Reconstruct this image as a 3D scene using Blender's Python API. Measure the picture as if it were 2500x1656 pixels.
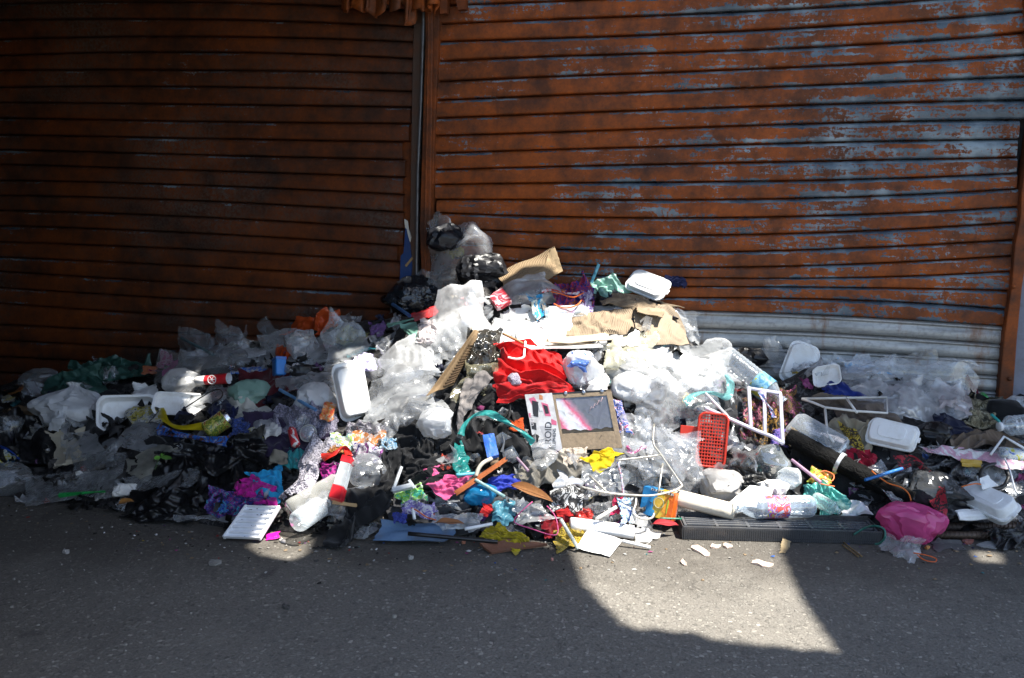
import bpy, bmesh, math, random
import numpy as np
from mathutils import Vector, Matrix

for o in list(bpy.data.objects): bpy.data.objects.remove(o)
scene = bpy.context.scene
COL = scene.collection
R = math.radians
rng = np.random.default_rng(7)
random.seed(7)

# ------------------------------------------------------------------ camera
F, CAMD, CAMH = 2200.0, 5.1, 1.38            # focal length in photo pixels, distance from the wall, eye height
YAW, PIT, ROL = R(13.6), R(8.4), R(0.9)
def _axes():
    cy, sy, cp, sp, cr, sr = math.cos(YAW), math.sin(YAW), math.cos(PIT), math.sin(PIT), math.cos(ROL), math.sin(ROL)
    r = np.array([cy, sy, 0]); fw = np.array([-sy*cp, cy*cp, -sp]); u = np.cross(r, fw)
    return cr*r+sr*u, -sr*r+cr*u, fw
AR, AU, AW = _axes()
CAM = np.array([0, -CAMD, CAMH])
cam_d = bpy.data.cameras.new('camera'); cam = bpy.data.objects.new('camera', cam_d); COL.objects.link(cam)
cam_d.sensor_width = 36; cam_d.lens = 36*F/2500; cam_d.clip_end = 500; cam_d.clip_start = 0.05
m = Matrix.Identity(4)
for i in range(3):
    m[i][0], m[i][1], m[i][2], m[i][3] = AR[i], AU[i], -AW[i], CAM[i]
cam.matrix_world = m
scene.camera = cam

# ------------------------------------------------------------------ sky, sun, exposure
SUN = np.array([0.40, -0.12, 0.90]); SUN = SUN/np.linalg.norm(SUN)       # direction towards the sun
w = bpy.data.worlds.new('World'); scene.world = w; w.use_nodes = True
nt = w.node_tree; sky = nt.nodes.new('ShaderNodeTexSky'); sky.sky_type = 'NISHITA'; sky.sun_disc = False
sky.sun_elevation = math.asin(SUN[2]); sky.sun_rotation = math.atan2(SUN[0], SUN[1])
bg = nt.nodes['Background']; bg.inputs['Strength'].default_value = 0.10
nt.links.new(sky.outputs[0], bg.inputs[0])
sd = bpy.data.lights.new('sun', 'SUN'); sd.energy = 5.0; sd.angle = R(0.6); sd.color = (1, 0.96, 0.88)
so = bpy.data.objects.new('sun', sd); COL.objects.link(so)
so.rotation_euler = Vector(SUN).to_track_quat('Z', 'Y').to_euler(); so.location = (3, -3, 8)
vs = scene.view_settings; vs.view_transform = 'Standard'; vs.look = 'None'; vs.gamma = 1; vs.use_curve_mapping = False
vs.exposure = 1.66
scene.render.resolution_x, scene.render.resolution_y = 1024, 678
scene.render.engine = 'CYCLES'
cy = scene.cycles
cy.max_bounces = 8; cy.transparent_max_bounces = 14; cy.caustics_reflective = False; cy.caustics_refractive = False

# ------------------------------------------------------------------ pixel <-> world
def ray(x, y):
    x = np.asarray(x, float)[..., None]; y = np.asarray(y, float)[..., None]
    return AW + AR*((x-1250)/F) - AU*((y-828)/F)
def wallp(x, y, Y=0.0):
    v = ray(x, y); return CAM + v*((Y-CAM[1])/v[..., 1:2])
def groundp(x, y, z=0.0):
    v = ray(x, y); return CAM + v*((z-CAM[2])/v[..., 2:3])
def proj(P):
    d = np.asarray(P, float)-CAM; wd = d@AW
    return 1250+F*(d@AR)/wd, 828-F*(d@AU)/wd
def interp(x, pts):
    a = np.array(pts, float); return np.interp(x, a[:, 0], a[:, 1])

# ------------------------------------------------------------------ object helpers
USED = {}
def tag(o, label, cat, group=None, kind=None):
    if label: o['label'] = label
    if cat: o['category'] = cat
    if group: o['group'] = group
    if kind: o['kind'] = kind
    return o
def mesh_obj(name, verts, faces, mat=None, parent=None, smooth=True, origin=None, uv=None):
    v = np.asarray(verts, float).reshape(-1, 3)
    if origin is None: origin = np.zeros(3) if parent is not None else np.array([v[:, 0].mean(), v[:, 1].mean(), v[:, 2].min()])
    me = bpy.data.meshes.new(name); me.from_pydata((v-origin).tolist(), [], [tuple(f) for f in faces])
    if smooth: me.polygons.foreach_set('use_smooth', [True]*len(me.polygons))
    if mat: me.materials.append(mat)
    if uv is not None:
        l = me.uv_layers.new(name='UVMap'); idx = np.empty(len(me.loops), np.int32); me.loops.foreach_get('vertex_index', idx)
        l.data.foreach_set('uv', np.asarray(uv, float)[idx].ravel())
    me.update()
    o = bpy.data.objects.new(name, me); COL.objects.link(o)
    if parent is not None: o.parent = parent
    o.location = origin
    return o
def empty(name, loc, label, cat, group=None, M=None):
    o = bpy.data.objects.new(name, None); COL.objects.link(o); o.empty_display_size = .05
    if M is not None: o.matrix_world = M
    else: o.location = loc
    return tag(o, label, cat, group)
def grid_faces(n, mm, wrap=False, off=0):
    f = []
    for i in range(n if wrap else n-1):
        a = i*mm+off; b = ((i+1) % n)*mm+off
        for j in range(mm-1): f.append((a+j, b+j, b+j+1, a+j+1))
    return f
def box_vf(x0, x1, y0, y1, z0, z1):
    v = [(x, y, z) for x in (x0, x1) for y in (y0, y1) for z in (z0, z1)]
    return v, [(0, 1, 3, 2), (4, 6, 7, 5), (0, 4, 5, 1), (2, 3, 7, 6), (0, 2, 6, 4), (1, 5, 7, 3)]
class MB:
    def __init__(s): s.v = []; s.f = []
    def add(s, vf, M=None):
        o = len(s.v); v, f = vf
        s.v += [tuple(M @ Vector(p)) for p in v] if M is not None else [tuple(p) for p in v]
        s.f += [tuple(i+o for i in q) for q in f]; return s
    def box(s, *a): return s.add(box_vf(*a))
    def build(s, name, mat, parent=None, smooth=False, bevel=0): 
        o = mesh_obj(name, s.v, s.f, mat, parent, smooth)
        if bevel:
            b = o.modifiers.new('bevel', 'BEVEL'); b.width = bevel; b.segments = 2; b.limit_method = 'ANGLE'
        return o
def tube_vf(pts, rad, n=8, cap=True):
    pts = [np.asarray(p, float) for p in pts]; v = []; f = []
    t0 = pts[1]-pts[0]; up = np.array([0, 0, 1.0]) if abs(t0[2]) < .9*np.linalg.norm(t0) else np.array([1.0, 0, 0])
    rads = rad if hasattr(rad, '__len__') else [rad]*len(pts)
    for i, p in enumerate(pts):
        t = pts[min(i+1, len(pts)-1)]-pts[max(i-1, 0)]; t = t/(np.linalg.norm(t)+1e-9)
        a = np.cross(up, t); a /= np.linalg.norm(a)+1e-9; b = np.cross(t, a); up = b
        for k in range(n):
            q = 2*math.pi*k/n; v.append(p+rads[i]*(a*math.cos(q)+b*math.sin(q)))
    for i in range(len(pts)-1):
        for k in range(n):
            f.append((i*n+k, i*n+(k+1) % n, (i+1)*n+(k+1) % n, (i+1)*n+k))
    if cap: f.append(tuple(range(n-1, -1, -1))); f.append(tuple((len(pts)-1)*n+k for k in range(n)))
    return [tuple(p) for p in v], f
def smooth_poly(pts, k=6):
    P = [np.asarray(p, float) for p in pts]; out = []
    for i in range(len(P)-1):
        p0, p1, p2, p3 = P[max(i-1, 0)], P[i], P[i+1], P[min(i+2, len(P)-1)]
        for j in range(k):
            t = j/k; out.append(.5*((2*p1)+(-p0+p2)*t+(2*p0-5*p1+4*p2-p3)*t*t+(-p0+3*p1-3*p2+p3)*t**3))
    out.append(P[-1]); return out
def lathe_vf(prof, n=20, caps=(True, True)):
    v = []; f = []
    for (r, z) in prof:
        for k in range(n): q = 2*math.pi*k/n; v.append((r*math.cos(q), r*math.sin(q), z))
    for i in range(len(prof)-1):
        for k in range(n): f.append((i*n+k, i*n+(k+1) % n, (i+1)*n+(k+1) % n, (i+1)*n+k))
    if caps[0]: f.append(tuple(range(n-1, -1, -1)))
    if caps[1]: f.append(tuple((len(prof)-1)*n+k for k in range(n)))
    return v, f
def rrect(hw, hd, r, z, k=4):
    r = min(r, hw*.98, hd*.98); out = []
    for cx, cy_, a in ((hw-r, hd-r, 0), (-hw+r, hd-r, 90), (-hw+r, -hd+r, 180), (hw-r, -hd+r, 270)):
        for j in range(k+1):
            q = R(a+90*j/k); out.append((cx+r*math.cos(q), cy_+r*math.sin(q), z))
    return out
def loft_vf(rings, caps=(True, True)):
    n = len(rings[0]); v = [p for r_ in rings for p in r_]; f = []
    for i in range(len(rings)-1):
        for k in range(n): f.append((i*n+k, i*n+(k+1) % n, (i+1)*n+(k+1) % n, (i+1)*n+k))
    if caps[0]: f.append(tuple(range(n-1, -1, -1)))
    if caps[1]: f.append(tuple((len(rings)-1)*n+k for k in range(n)))
    return v, f

# ------------------------------------------------------------------ materials
MATS = {}
class NT:
    def __init__(s, name):
        s.m = bpy.data.materials.new(name); s.m.use_nodes = True; s.t = s.m.node_tree; s.t.nodes.clear()
        s.out = s.n('ShaderNodeOutputMaterial')
    def n(s, typ, ins=None, **kw):
        nd = s.t.nodes.new(typ)
        for k, v in kw.items(): setattr(nd, k, v)
        for k, v in (ins or {}).items(): s.set(nd, k, v)
        return nd
    def set(s, nd, k, v):
        if isinstance(v, bpy.types.NodeSocket): s.t.links.new(v, nd.inputs[k])
        else:
            if isinstance(v, (tuple, list)) and len(v) == 3 and nd.inputs[k].type == 'RGBA': v = (*v, 1)
            nd.inputs[k].default_value = v
    def pos(s, scale=(1, 1, 1), obj=False):
        c = s.n('ShaderNodeTexCoord'); src = c.outputs['Object'] if obj else s.n('ShaderNodeNewGeometry').outputs['Position']
        mp = s.n('ShaderNodeMapping', {'Vector': src, 'Scale': scale}); return mp.outputs[0]
    def noise(s, vec, scale, detail=4, rough=.55, dist=0):
        return s.n('ShaderNodeTexNoise', {'Vector': vec, 'Scale': scale, 'Detail': detail, 'Roughness': rough, 'Distortion': dist}).outputs['Fac']
    def ramp(s, fac, stops, interp='LINEAR'):
        r = s.n('ShaderNodeValToRGB', {'Fac': fac}); e = r.color_ramp; e.interpolation = interp
        while len(e.elements) < len(stops): e.elements.new(.5)
        for el, (p, c) in zip(e.elements, stops): el.position = p; el.color = (*c, 1) if len(c) == 3 else c
        return r.outputs[0]
    def rng(s, fac, a, b, c=0, d=1):
        return s.n('ShaderNodeMapRange', {0: fac, 1: a, 2: b, 3: c, 4: d}).outputs[0]
    def math(s, op, a, b=0): return s.n('ShaderNodeMath', {0: a, 1: b}, operation=op).outputs[0]
    def mix(s, fac, a, b):
        x = s.n('ShaderNodeMix', data_type='RGBA'); s.set(x, 0, fac); s.set(x, 6, a); s.set(x, 7, b); return x.outputs[2]
    def bump(s, h, strength=.3, dist=.005):
        return s.n('ShaderNodeBump', {'Height': h, 'Strength': strength, 'Distance': dist}).outputs[0]
    def bsdf(s, **k):
        p = s.n('ShaderNodeBsdfPrincipled')
        names = {'color': 'Base Color', 'rough': 'Roughness', 'metal': 'Metallic', 'spec': 'Specular IOR Level', 'normal': 'Normal', 'coat': 'Coat Weight', 'sheen': 'Sheen Weight'}
        for a, v in k.items(): s.set(p, names[a], v)
        return p.outputs[0]
    def done(s, sh): s.t.links.new(sh, s.out.inputs[0]); return s.m
def cached(fn):
    def g(*a, **k):
        key = (fn.__name__, a, tuple(sorted(k.items())))
        if key not in MATS: MATS[key] = fn(*a, **k)
        return MATS[key]
    return g
def V3(c, k): return tuple(x*k for x in c)
def crease(t, sc=22, st=.5, obj=True):
    """ridged noise: thin raised crease lines with flat ground between"""
    p = t.pos(obj=obj)
    def ridge(n_): return t.math('POWER', t.math('SUBTRACT', 1, t.math('ABSOLUTE', t.math('SUBTRACT', t.math('MULTIPLY', n_, 2), 1))), 3.0)
    a = ridge(t.noise(p, sc*.55, 1, .5, .6)); b = ridge(t.noise(p, sc*1.5, 1, .5, .4)); c = t.noise(p, sc*4, 2)
    return t.bump(t.math('ADD', t.math('ADD', a, t.math('MULTIPLY', b, .45)), t.math('MULTIPLY', c, .06)), st*.6, .010)
@cached
def film(tint=(.84, .86, .88), op=.24, rough=.17, cr=.25, sc=14):
    t = NT('clear_plastic_film'); nrm = crease(t, sc, cr)
    lw = t.n('ShaderNodeLayerWeight', {'Blend': .35, 'Normal': nrm}).outputs['Facing']
    nz = t.noise(t.pos(obj=True), 14, 4)
    fac = t.math('ADD', t.math('MULTIPLY', lw, .42), t.rng(nz, .3, .75, op*.5, op*1.5))
    fac = t.math('MINIMUM', fac, .97)
    body = t.bsdf(color=tint, rough=rough, spec=.8, normal=nrm)
    tl = t.n('ShaderNodeBsdfTranslucent', {'Color': tint}).outputs[0]
    gl = t.n('ShaderNodeBsdfGlossy', {'Color': (1, 1, 1), 'Roughness': rough, 'Normal': nrm}).outputs[0]
    b2 = t.n('ShaderNodeMixShader', {0: .35, 1: body, 2: tl}).outputs[0]
    b3 = t.n('ShaderNodeMixShader', {0: .13, 1: b2, 2: gl}).outputs[0]
    tr = t.n('ShaderNodeBsdfTransparent', {'Color': tuple(.75+.25*x for x in tint)}).outputs[0]
    return t.done(t.n('ShaderNodeMixShader', {0: fac, 1: tr, 2: b3}).outputs[0])
@cached
def tplas(color, op=.8, rough=.25, cr=.4, sc=20):
    t = NT('thin_coloured_plastic'); nrm = crease(t, sc, cr)
    nz = t.noise(t.pos(obj=True), 9, 3); c = t.mix(t.rng(nz, .35, .7), V3(color, .75), color)
    body = t.bsdf(color=c, rough=rough, spec=.6, normal=nrm)
    tl = t.n('ShaderNodeBsdfTranslucent', {'Color': c}).outputs[0]
    b2 = t.n('ShaderNodeMixShader', {0: .3, 1: body, 2: tl}).outputs[0]
    tr = t.n('ShaderNodeBsdfTransparent', {'Color': tuple(.5+.5*x for x in color)}).outputs[0]
    return t.done(t.n('ShaderNodeMixShader', {0: op, 1: tr, 2: b2}).outputs[0])
@cached
def plas(color, rough=.3, cr=.35, sc=24, spec=.55):
    t = NT('crumpled_plastic'); nz = t.noise(t.pos(obj=True), 12, 4)
    return t.done(t.bsdf(color=t.mix(t.rng(nz, .3, .7), V3(color, .75), V3(color, 1.1)), rough=t.rng(nz, .3, .7, rough*.8, rough*1.3), spec=spec, normal=crease(t, sc, cr)))
@cached
def cloth(color, rough=.9, weave=420, dirt=.35):
    t = NT('cloth'); p = t.pos(obj=True); nz = t.noise(p, 16, 5); n2 = t.noise(p, weave, 2)
    c = t.mix(t.rng(nz, .38, .75, 0, dirt), color, V3(color, .55)); c = t.mix(t.rng(n2, .3, .7, 0, .25), c, V3(color, 1.25))
    h = t.math('ADD', t.math('MULTIPLY', n2, .25), t.noise(p, 60, 3))
    return t.done(t.bsdf(color=c, rough=rough, spec=.2, sheen=.15, normal=t.bump(h, .35, .006)))
@cached
def paper(color=(.78, .77, .74), dirt=.25, rough=.75):
    t = NT('paper'); p = t.pos(obj=True); nz = t.noise(p, 11, 6, .65)
    c = t.mix(t.rng(nz, .45, .75, 0, dirt), color, V3((.42, .36, .27), .9))
    return t.done(t.bsdf(color=c, rough=rough, spec=.3, normal=t.bump(t.noise(p, 40, 4), .25, .006)))
@cached
def multi(cols, sc=30, rough=.6, stretch=(1, 1, 1), gloss=False, dist=1.5):
    t = NT('printed_pattern'); p = t.pos(stretch, obj=True)
    nz = t.noise(p, sc, 3, .6, dist); k = len(cols)
    c = t.ramp(nz, [(.30+.40*i/k, cc) for i, cc in enumerate(cols)], 'CONSTANT')
    n2 = t.noise(p, sc*9, 2); c = t.mix(t.rng(n2, .3, .7, 0, .3), c, (.1, .09, .09))
    nr = crease(t, 26, .4) if gloss else t.bump(n2, .4, .004)
    return t.done(t.bsdf(color=c, rough=rough, spec=.5 if gloss else .2, normal=nr))
@cached
def solid(color, rough=.4, metal=0.0, dirt=.25, spec=.5, dc=(.12, .10, .08), bump=.15):
    t = NT('solid_plastic'); p = t.pos(obj=True); nz = t.noise(p, 14, 6, .65); n2 = t.noise(p, 90, 4)
    c = t.mix(t.rng(nz, .48, .78, 0, dirt), color, dc)
    return t.done(t.bsdf(color=c, rough=t.rng(n2, .3, .7, rough*.8, min(1, rough*1.25)), metal=metal, spec=spec, normal=t.bump(n2, bump, .003)))
@cached
def foam():
    t = NT('white_foam'); p = t.pos(obj=True); vo = t.n('ShaderNodeTexVoronoi', {'Vector': p, 'Scale': 330}).outputs['Distance']
    nz = t.noise(p, 12, 6, .7); c = t.mix(t.rng(nz, .47, .78, 0, .5), (.78, .78, .77), (.42, .36, .26))
    return t.done(t.bsdf(color=c, rough=.45, spec=.4, normal=t.bump(vo, .12, .002)))
@cached
def pet(tint=(.82, .88, .92), op=.22, rough=.06):
    t = NT('clear_bottle_plastic'); nrm = crease(t, 18, .12)
    lw = t.n('ShaderNodeLayerWeight', {'Blend': .45, 'Normal': nrm}).outputs['Facing']
    fac = t.math('MINIMUM', t.math('ADD', t.math('MULTIPLY', lw, .7), op), .95)
    b = t.bsdf(color=tint, rough=rough, spec=.9, normal=nrm)
    gl = t.n('ShaderNodeBsdfGlossy', {'Color': (1, 1, 1), 'Roughness': rough, 'Normal': nrm}).outputs[0]
    b = t.n('ShaderNodeMixShader', {0: .35, 1: b, 2: gl}).outputs[0]
    tr = t.n('ShaderNodeBsdfTransparent', {'Color': tuple(.8+.2*x for x in tint)}).outputs[0]
    return t.done(t.n('ShaderNodeMixShader', {0: fac, 1: tr, 2: b}).outputs[0])
@cached
def kraft(color=(.42, .31, .20), stripes=0):
    t = NT('corrugated_cardboard'); tc = t.n('ShaderNodeTexCoord'); p = t.pos(obj=True); nz = t.noise(p, 10, 6, .6)
    c = t.mix(t.rng(nz, .4, .75, 0, .5), color, V3(color, .55))
    h = t.noise(p, 50, 4)
    if stripes:
        sx = t.n('ShaderNodeSeparateXYZ', {0: tc.outputs['UV']}).outputs[0]
        wv = t.math('SINE', t.math('MULTIPLY', sx, stripes*6.283)); h = t.math('ADD', h, t.math('MULTIPLY', wv, .5))
    return t.done(t.bsdf(color=c, rough=.85, spec=.2, normal=t.bump(h, .6, .004)))
@cached
def knit(c1, c2, sc=120):
    t = NT('knitted_fabric'); p = t.pos(obj=True); vo = t.n('ShaderNodeTexVoronoi', {'Vector': p, 'Scale': sc}).outputs['Distance']
    nz = t.noise(p, sc*.35, 3, .6, 2)
    return t.done(t.bsdf(color=t.mix(t.rng(nz, .4, .6), c1, c2), rough=.8, spec=.3, sheen=.2, normal=t.bump(vo, .9, .01)))
@cached
def steel(color=(.36, .37, .38), rough=.4):
    return solid(color, rough, 1.0, .5, .5, (.16, .10, .06))

# ================================================================== the setting
@cached
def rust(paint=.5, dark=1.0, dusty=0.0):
    t = NT('rusted_painted_steel'); p = t.pos(); big = t.noise(t.pos((.8, 1, 1.6)), 1.6, 4)
    st = t.noise(t.pos((.7, 1, 8)), 2.6, 8, .68); fine = t.noise(p, 62, 5, .7); mid = t.noise(p, 7, 6, .7)
    c = t.ramp(t.math('ADD', t.math('MULTIPLY', mid, .6), t.math('MULTIPLY', big, .45)),
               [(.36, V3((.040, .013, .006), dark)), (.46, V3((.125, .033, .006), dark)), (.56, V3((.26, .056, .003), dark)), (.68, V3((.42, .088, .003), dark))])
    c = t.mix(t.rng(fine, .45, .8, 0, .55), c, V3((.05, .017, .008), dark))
    run = t.noise(t.pos((7, 1, .25)), 2.2, 5, .6); c = t.mix(t.rng(run, .58, .75, 0, .5), c, V3((.05, .016, .008), dark))
    x = t.n('ShaderNodeSeparateXYZ', {0: t.n('ShaderNodeNewGeometry').outputs['Position']})
    bias = t.rng(x.outputs[0], -1.8, 1.4, -.01, .085)
    msk = t.math('ADD', t.math('ADD', t.math('MULTIPLY', st, .50), t.math('MULTIPLY', fine, .32)), t.math('ADD', t.math('MULTIPLY', mid, .32), bias))
    msk = t.math('ADD', msk, t.math('MULTIPLY', t.math('SUBTRACT', t.noise(t.pos((1, 1, 1.3)), 1.1, 3), .5), .30))
    sv = t.n('ShaderNodeSeparateXYZ', {0: t.n('ShaderNodeTexCoord').outputs['UV']}).outputs[1]      # place across the slat: extra paint on the shoulder, partly standing for its sky-lit line
    msk = t.math('ADD', msk, t.ramp(sv, [(.05, (0, 0, 0)), (.09, (.085,)*3), (.17, (.085,)*3), (.24, (0, 0, 0)), (.70, (0, 0, 0)), (.86, (.03,)*3)]))
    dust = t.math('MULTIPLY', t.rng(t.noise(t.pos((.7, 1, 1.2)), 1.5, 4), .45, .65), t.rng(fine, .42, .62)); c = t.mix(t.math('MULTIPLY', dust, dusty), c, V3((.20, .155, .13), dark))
    pm = t.rng(msk, .745-paint*.32, .775-paint*.32)
    pc = t.ramp(t.noise(p, 5, 4), [(.32, (.03, .046, .066)), (.5, (.085, .118, .15)), (.68, (.25, .31, .35))])
    pc = t.mix(t.rng(t.noise(t.pos((1, 1, 4)), 24, 4), .5, .75, 0, .6), pc, (.12, .13, .15))
    col = t.mix(pm, c, pc); ro = t.rng(pm, 0, 1, .7, .24)
    h = t.math('ADD', t.math('MULTIPLY', fine, .4), t.math('MULTIPLY', pm, .35))
    return t.done(t.bsdf(color=col, rough=ro, spec=.45, normal=t.bump(h, .5, .003)))
@cached
def galv():
    t = NT('galvanised_steel'); p = t.pos(); st = t.noise(t.pos((1, 1, 9)), 3, 7, .65); f = t.noise(p, 55, 4)
    c = t.ramp(st, [(.3, (.18, .18, .18)), (.5, (.36, .355, .34)), (.7, (.47, .46, .44))])
    c = t.mix(t.rng(f, .5, .75, 0, .45), c, (.16, .15, .14))
    rs = t.noise(t.pos((3, 1, 1)), 2.2, 6, .7); c = t.mix(t.rng(rs, .55, .68, 0, .8), c, (.20, .085, .03))
    return t.done(t.bsdf(color=c, rough=t.rng(f, .3, .7, .38, .6), metal=.35, spec=.5, normal=t.bump(f, .2, .002)))

def asphalt():
    t = NT('asphalt'); p = t.pos()
    wv = t.n('ShaderNodeVectorMath', {0: p, 1: t.n('ShaderNodeVectorMath', {0: t.n('ShaderNodeTexNoise', {'Vector': p, 'Scale': 45}).outputs['Color'], 1: (.012, .012, 0)}, operation='MULTIPLY').outputs[0]}, operation='ADD').outputs[0]
    v1 = t.n('ShaderNodeTexVoronoi', {'Vector': wv, 'Scale': 78}); v2 = t.n('ShaderNodeTexVoronoi', {'Vector': wv, 'Scale': 150}); e = t.n('ShaderNodeTexVoronoi', {'Vector': wv, 'Scale': 78}, feature='DISTANCE_TO_EDGE')
    sep = t.n('ShaderNodeSeparateColor', {0: v1.outputs['Color']})
    base = t.ramp(t.noise(p, 120, 5, .7), [(.3, (.092, .083, .072)), (.7, (.215, .198, .172))])
    stone = t.ramp(sep.outputs[0], [(0, (.10, .092, .08)), (.5, (.175, .163, .142)), (.9, (.24, .223, .192)), (1, (.37, .34, .295))])
    isst = t.math('MULTIPLY', t.rng(sep.outputs[1], .50, .54), t.rng(e.outputs['Distance'], .04, .14))
    c = t.mix(isst, base, stone)
    big = t.noise(p, 1.1, 6, .6); c = t.mix(t.rng(big, .42, .72, 0, .35), c, (.075, .07, .064))
    stn = t.noise(t.pos((1, 1, 1)), 3.1, 5, .6, .8); c = t.mix(t.rng(stn, .64, .72, 0, .55), c, (.045, .042, .04))
    ck = t.n('ShaderNodeTexVoronoi', {'Vector': t.n('ShaderNodeVectorMath', {0: p, 1: t.n('ShaderNodeVectorMath', {0: t.n('ShaderNodeTexNoise', {'Vector': p, 'Scale': 3.5, 'Detail': 5}).outputs['Color'], 1: (.5, .5, 0)}, operation='MULTIPLY').outputs[0]}, operation='ADD').outputs[0], 'Scale': .55}, feature='DISTANCE_TO_EDGE').outputs['Distance']
    crk = t.math('MULTIPLY', t.rng(ck, .0, .006, 1, 0), t.rng(t.noise(p, 2.2, 3), .5, .6)); c = t.mix(t.math('MULTIPLY', crk, .7), c, (.03, .028, .025))
    yy = t.n('ShaderNodeSeparateXYZ', {0: p}).outputs[1]; xx_ = t.n('ShaderNodeSeparateXYZ', {0: p}).outputs[0]
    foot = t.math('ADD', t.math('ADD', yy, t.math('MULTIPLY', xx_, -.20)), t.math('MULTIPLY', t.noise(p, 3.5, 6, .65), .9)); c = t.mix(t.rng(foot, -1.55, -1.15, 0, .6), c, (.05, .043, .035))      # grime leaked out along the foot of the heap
    wet = t.noise(p, .75, 5, .55, 1.2); c = t.mix(t.rng(wet, .58, .66, 0, .3), c, (.06, .054, .046)); pale = t.noise(t.pos((1, 1, 1)), 2.1, 6, .7); c = t.mix(t.rng(pale, .55, .7, 0, .35), c, (.22, .20, .17))
    h = t.math('ADD', t.math('MULTIPLY', isst, .55), t.math('ADD', t.math('MULTIPLY', t.noise(p, 170, 4, .7), .5), t.math('MULTIPLY', v2.outputs['Distance'], -.35)))
    return t.done(t.bsdf(color=c, rough=.82, spec=.35, normal=t.bump(h, .7, .007)))
gm = asphalt()
def ground_z(x, y): return 0.0
mesh_obj('ground', [(-60, -60, 0), (60, -60, 0), (60, 12, 0), (-60, 12, 0)], [(0, 1, 2, 3)], gm, origin=np.zeros(3))['kind'] = 'structure'

# building front behind the shutters
bw = solid((.045, .045, .05), .9); wt = solid((.20, .21, .26), .85, dirt=.6)
def wallbox(name, x0, x1, y0, y1, z0, z1, mat, label, cat):
    return tag(MB().box(x0, x1, y0, y1, z0, z1).build(name, mat), label, cat)
wallbox('backing_wall', -7.5, 1.62, .09, .3, -.02, 4.6, bw, 'dark unlit wall inside the shop behind the rusty shutters', 'wall')

LXS = [100, 600, 900]
LL = [[-36, -36, -22], [6, 7, 19], [47, 49, 60], [93, 90, 98], [132, 128, 138], [171, 172, 177], [212, 213, 220], [251, 256, 260], [290, 298, 301], [331, 340, 345], [368, 381, 388],
      [404, 420, 430], [442, 457, 471], [479, 496, 513], [516, 536, 554], [554, 576, 595], [594, 616, 634], [632, 657, 675], [669, 699, 715], [709, 738, 753], [748, 778, 791], [798, 820, 832],
      [836, 860, 873], [876, 901, 914], [915, 942, 955], [953, 983, 996], [985, 1022, 1036]]
RXS = [1160, 1600, 2000, 2400]
RL = [[-36, -56, -80, -115], [10, -8, -30, -62], [55, 37, 18, -13], [99, 84, 65, 37], [145, 129, 114, 88], [195, 177, 161, 140], [241, 223, 207, 191], [285, 268, 255, 246], [329, 314, 301, 293], [371, 358, 348, 341],
      [412, 401, 393, 386], [449, 445, 440, 427], [487, 488, 483, 466], [523, 532, 527, 510], [560, 574, 568, 548], [596, 615, 609, 590], [630, 652, 648, 629], [662, 676, 679, 666], [690, 698, 701, 708], [722, 726, 730, 751], [757, 757, 770, 794]]
GL = [[757, 757, 770, 794], [798, 800, 813, 838], [838, 841, 855, 878], [878, 882, 894, 916], [917, 921, 933, 954], [955, 960, 972, 992], [994, 1000, 1010, 1030], [1034, 1042, 1050, 1070], [1074, 1084, 1092, 1112]]
def line_fn(xs, ys, deg):
    P = wallp(np.array(xs), np.array(ys)); X, Z = P[:, 0], P[:, 2]
    co = np.polyfit(X, Z, deg)
    return lambda x: np.polyval(co, x)
PROF = [(0, .030), (.03, .026), (.045, .008), (.075, .002), (.12, -.003), (.18, -.0070), (.25, -.0098), (.33, -.0115), (.45, -.0125), (.65, -.013), (.85, -.0125), (.93, -.0115), (.955, -.006), (.965, .012), (1.0, .030)]
PROFG = [(0, .012), (.03, .006), (.08, -.008), (.14, -.012), (.2, -.008), (.24, .0), (.3, -.002), (.5, -.009), (.7, -.012), (.88, -.009), (.95, -.002), (.98, .006), (1, .014)]
def noise1(x, k, s): return sum(math.sin(x*f*k+s*1.7+f)*a for f, a in ((1, .5), (2.3, .3), (5.1, .2)))
def shutter(name, label, lines, xs, deg, xl, xr, mat, prof, seed, nx=72, ywarp=.008):
    root = empty(name, ((xl(1.2)+xr(1.2))/2, 0, 0), label, 'shutter', 'steel roller shutters of the shop front')
    fns = [line_fn(xs, l, deg) for l in lines]
    for k in range(len(lines)-1):
        za = fns[k](np.array([-3.5 if xs[0] < 500 else 0]))[0]
        a, b = xl(za), xr(za); b += .014*math.sin(k*12.9+seed)*(seed < 5)
        if k in (9, 15) and seed == 1: b -= .03
        X = np.linspace(a, b, nx); t0 = fns[k](X); t1 = fns[k+1](X)
        V = np.zeros((nx, len(prof), 3))
        for j, (s, d) in enumerate(prof):
            V[:, j, 0] = X; V[:, j, 2] = t0+(t1-t0)*s
            wob = np.array([ywarp*noise1(x, 1.6, seed+za)+.003*noise1(x, 7, k*3.1+seed) for x in X])
            V[:, j, 1] = d+wob
        V -= np.array(root.location)
        mesh_obj('slat', V, [f[::-1] for f in grid_faces(nx, len(prof))], mat, root, origin=np.array([0, 0, 0.]), uv=[(x/(nx-1), p[0]) for x in range(nx) for p in prof])
    return root
def edge(pts):
    P = [wallp(x, y) for x, y in pts]; Z = [p[2] for p in P]; X = [p[0] for p in P]
    return lambda z: float(np.interp(z, Z[::-1], X[::-1]))
le = edge([(1014, 60), (1006, 200), (1000, 330), (990, 420), (990, 520), (983, 590), (975, 680), (962, 760), (955, 900)])
ls = shutter('roller_shutter', 'dark rusty brown roller shutter in deep shade, left of the central rail', LL, LXS, 2, lambda z: -6.6, le, rust(.19, .46, .85), PROF, 1)  # rust darkened here: the curtain's deeper shade is put into its colour
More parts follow.
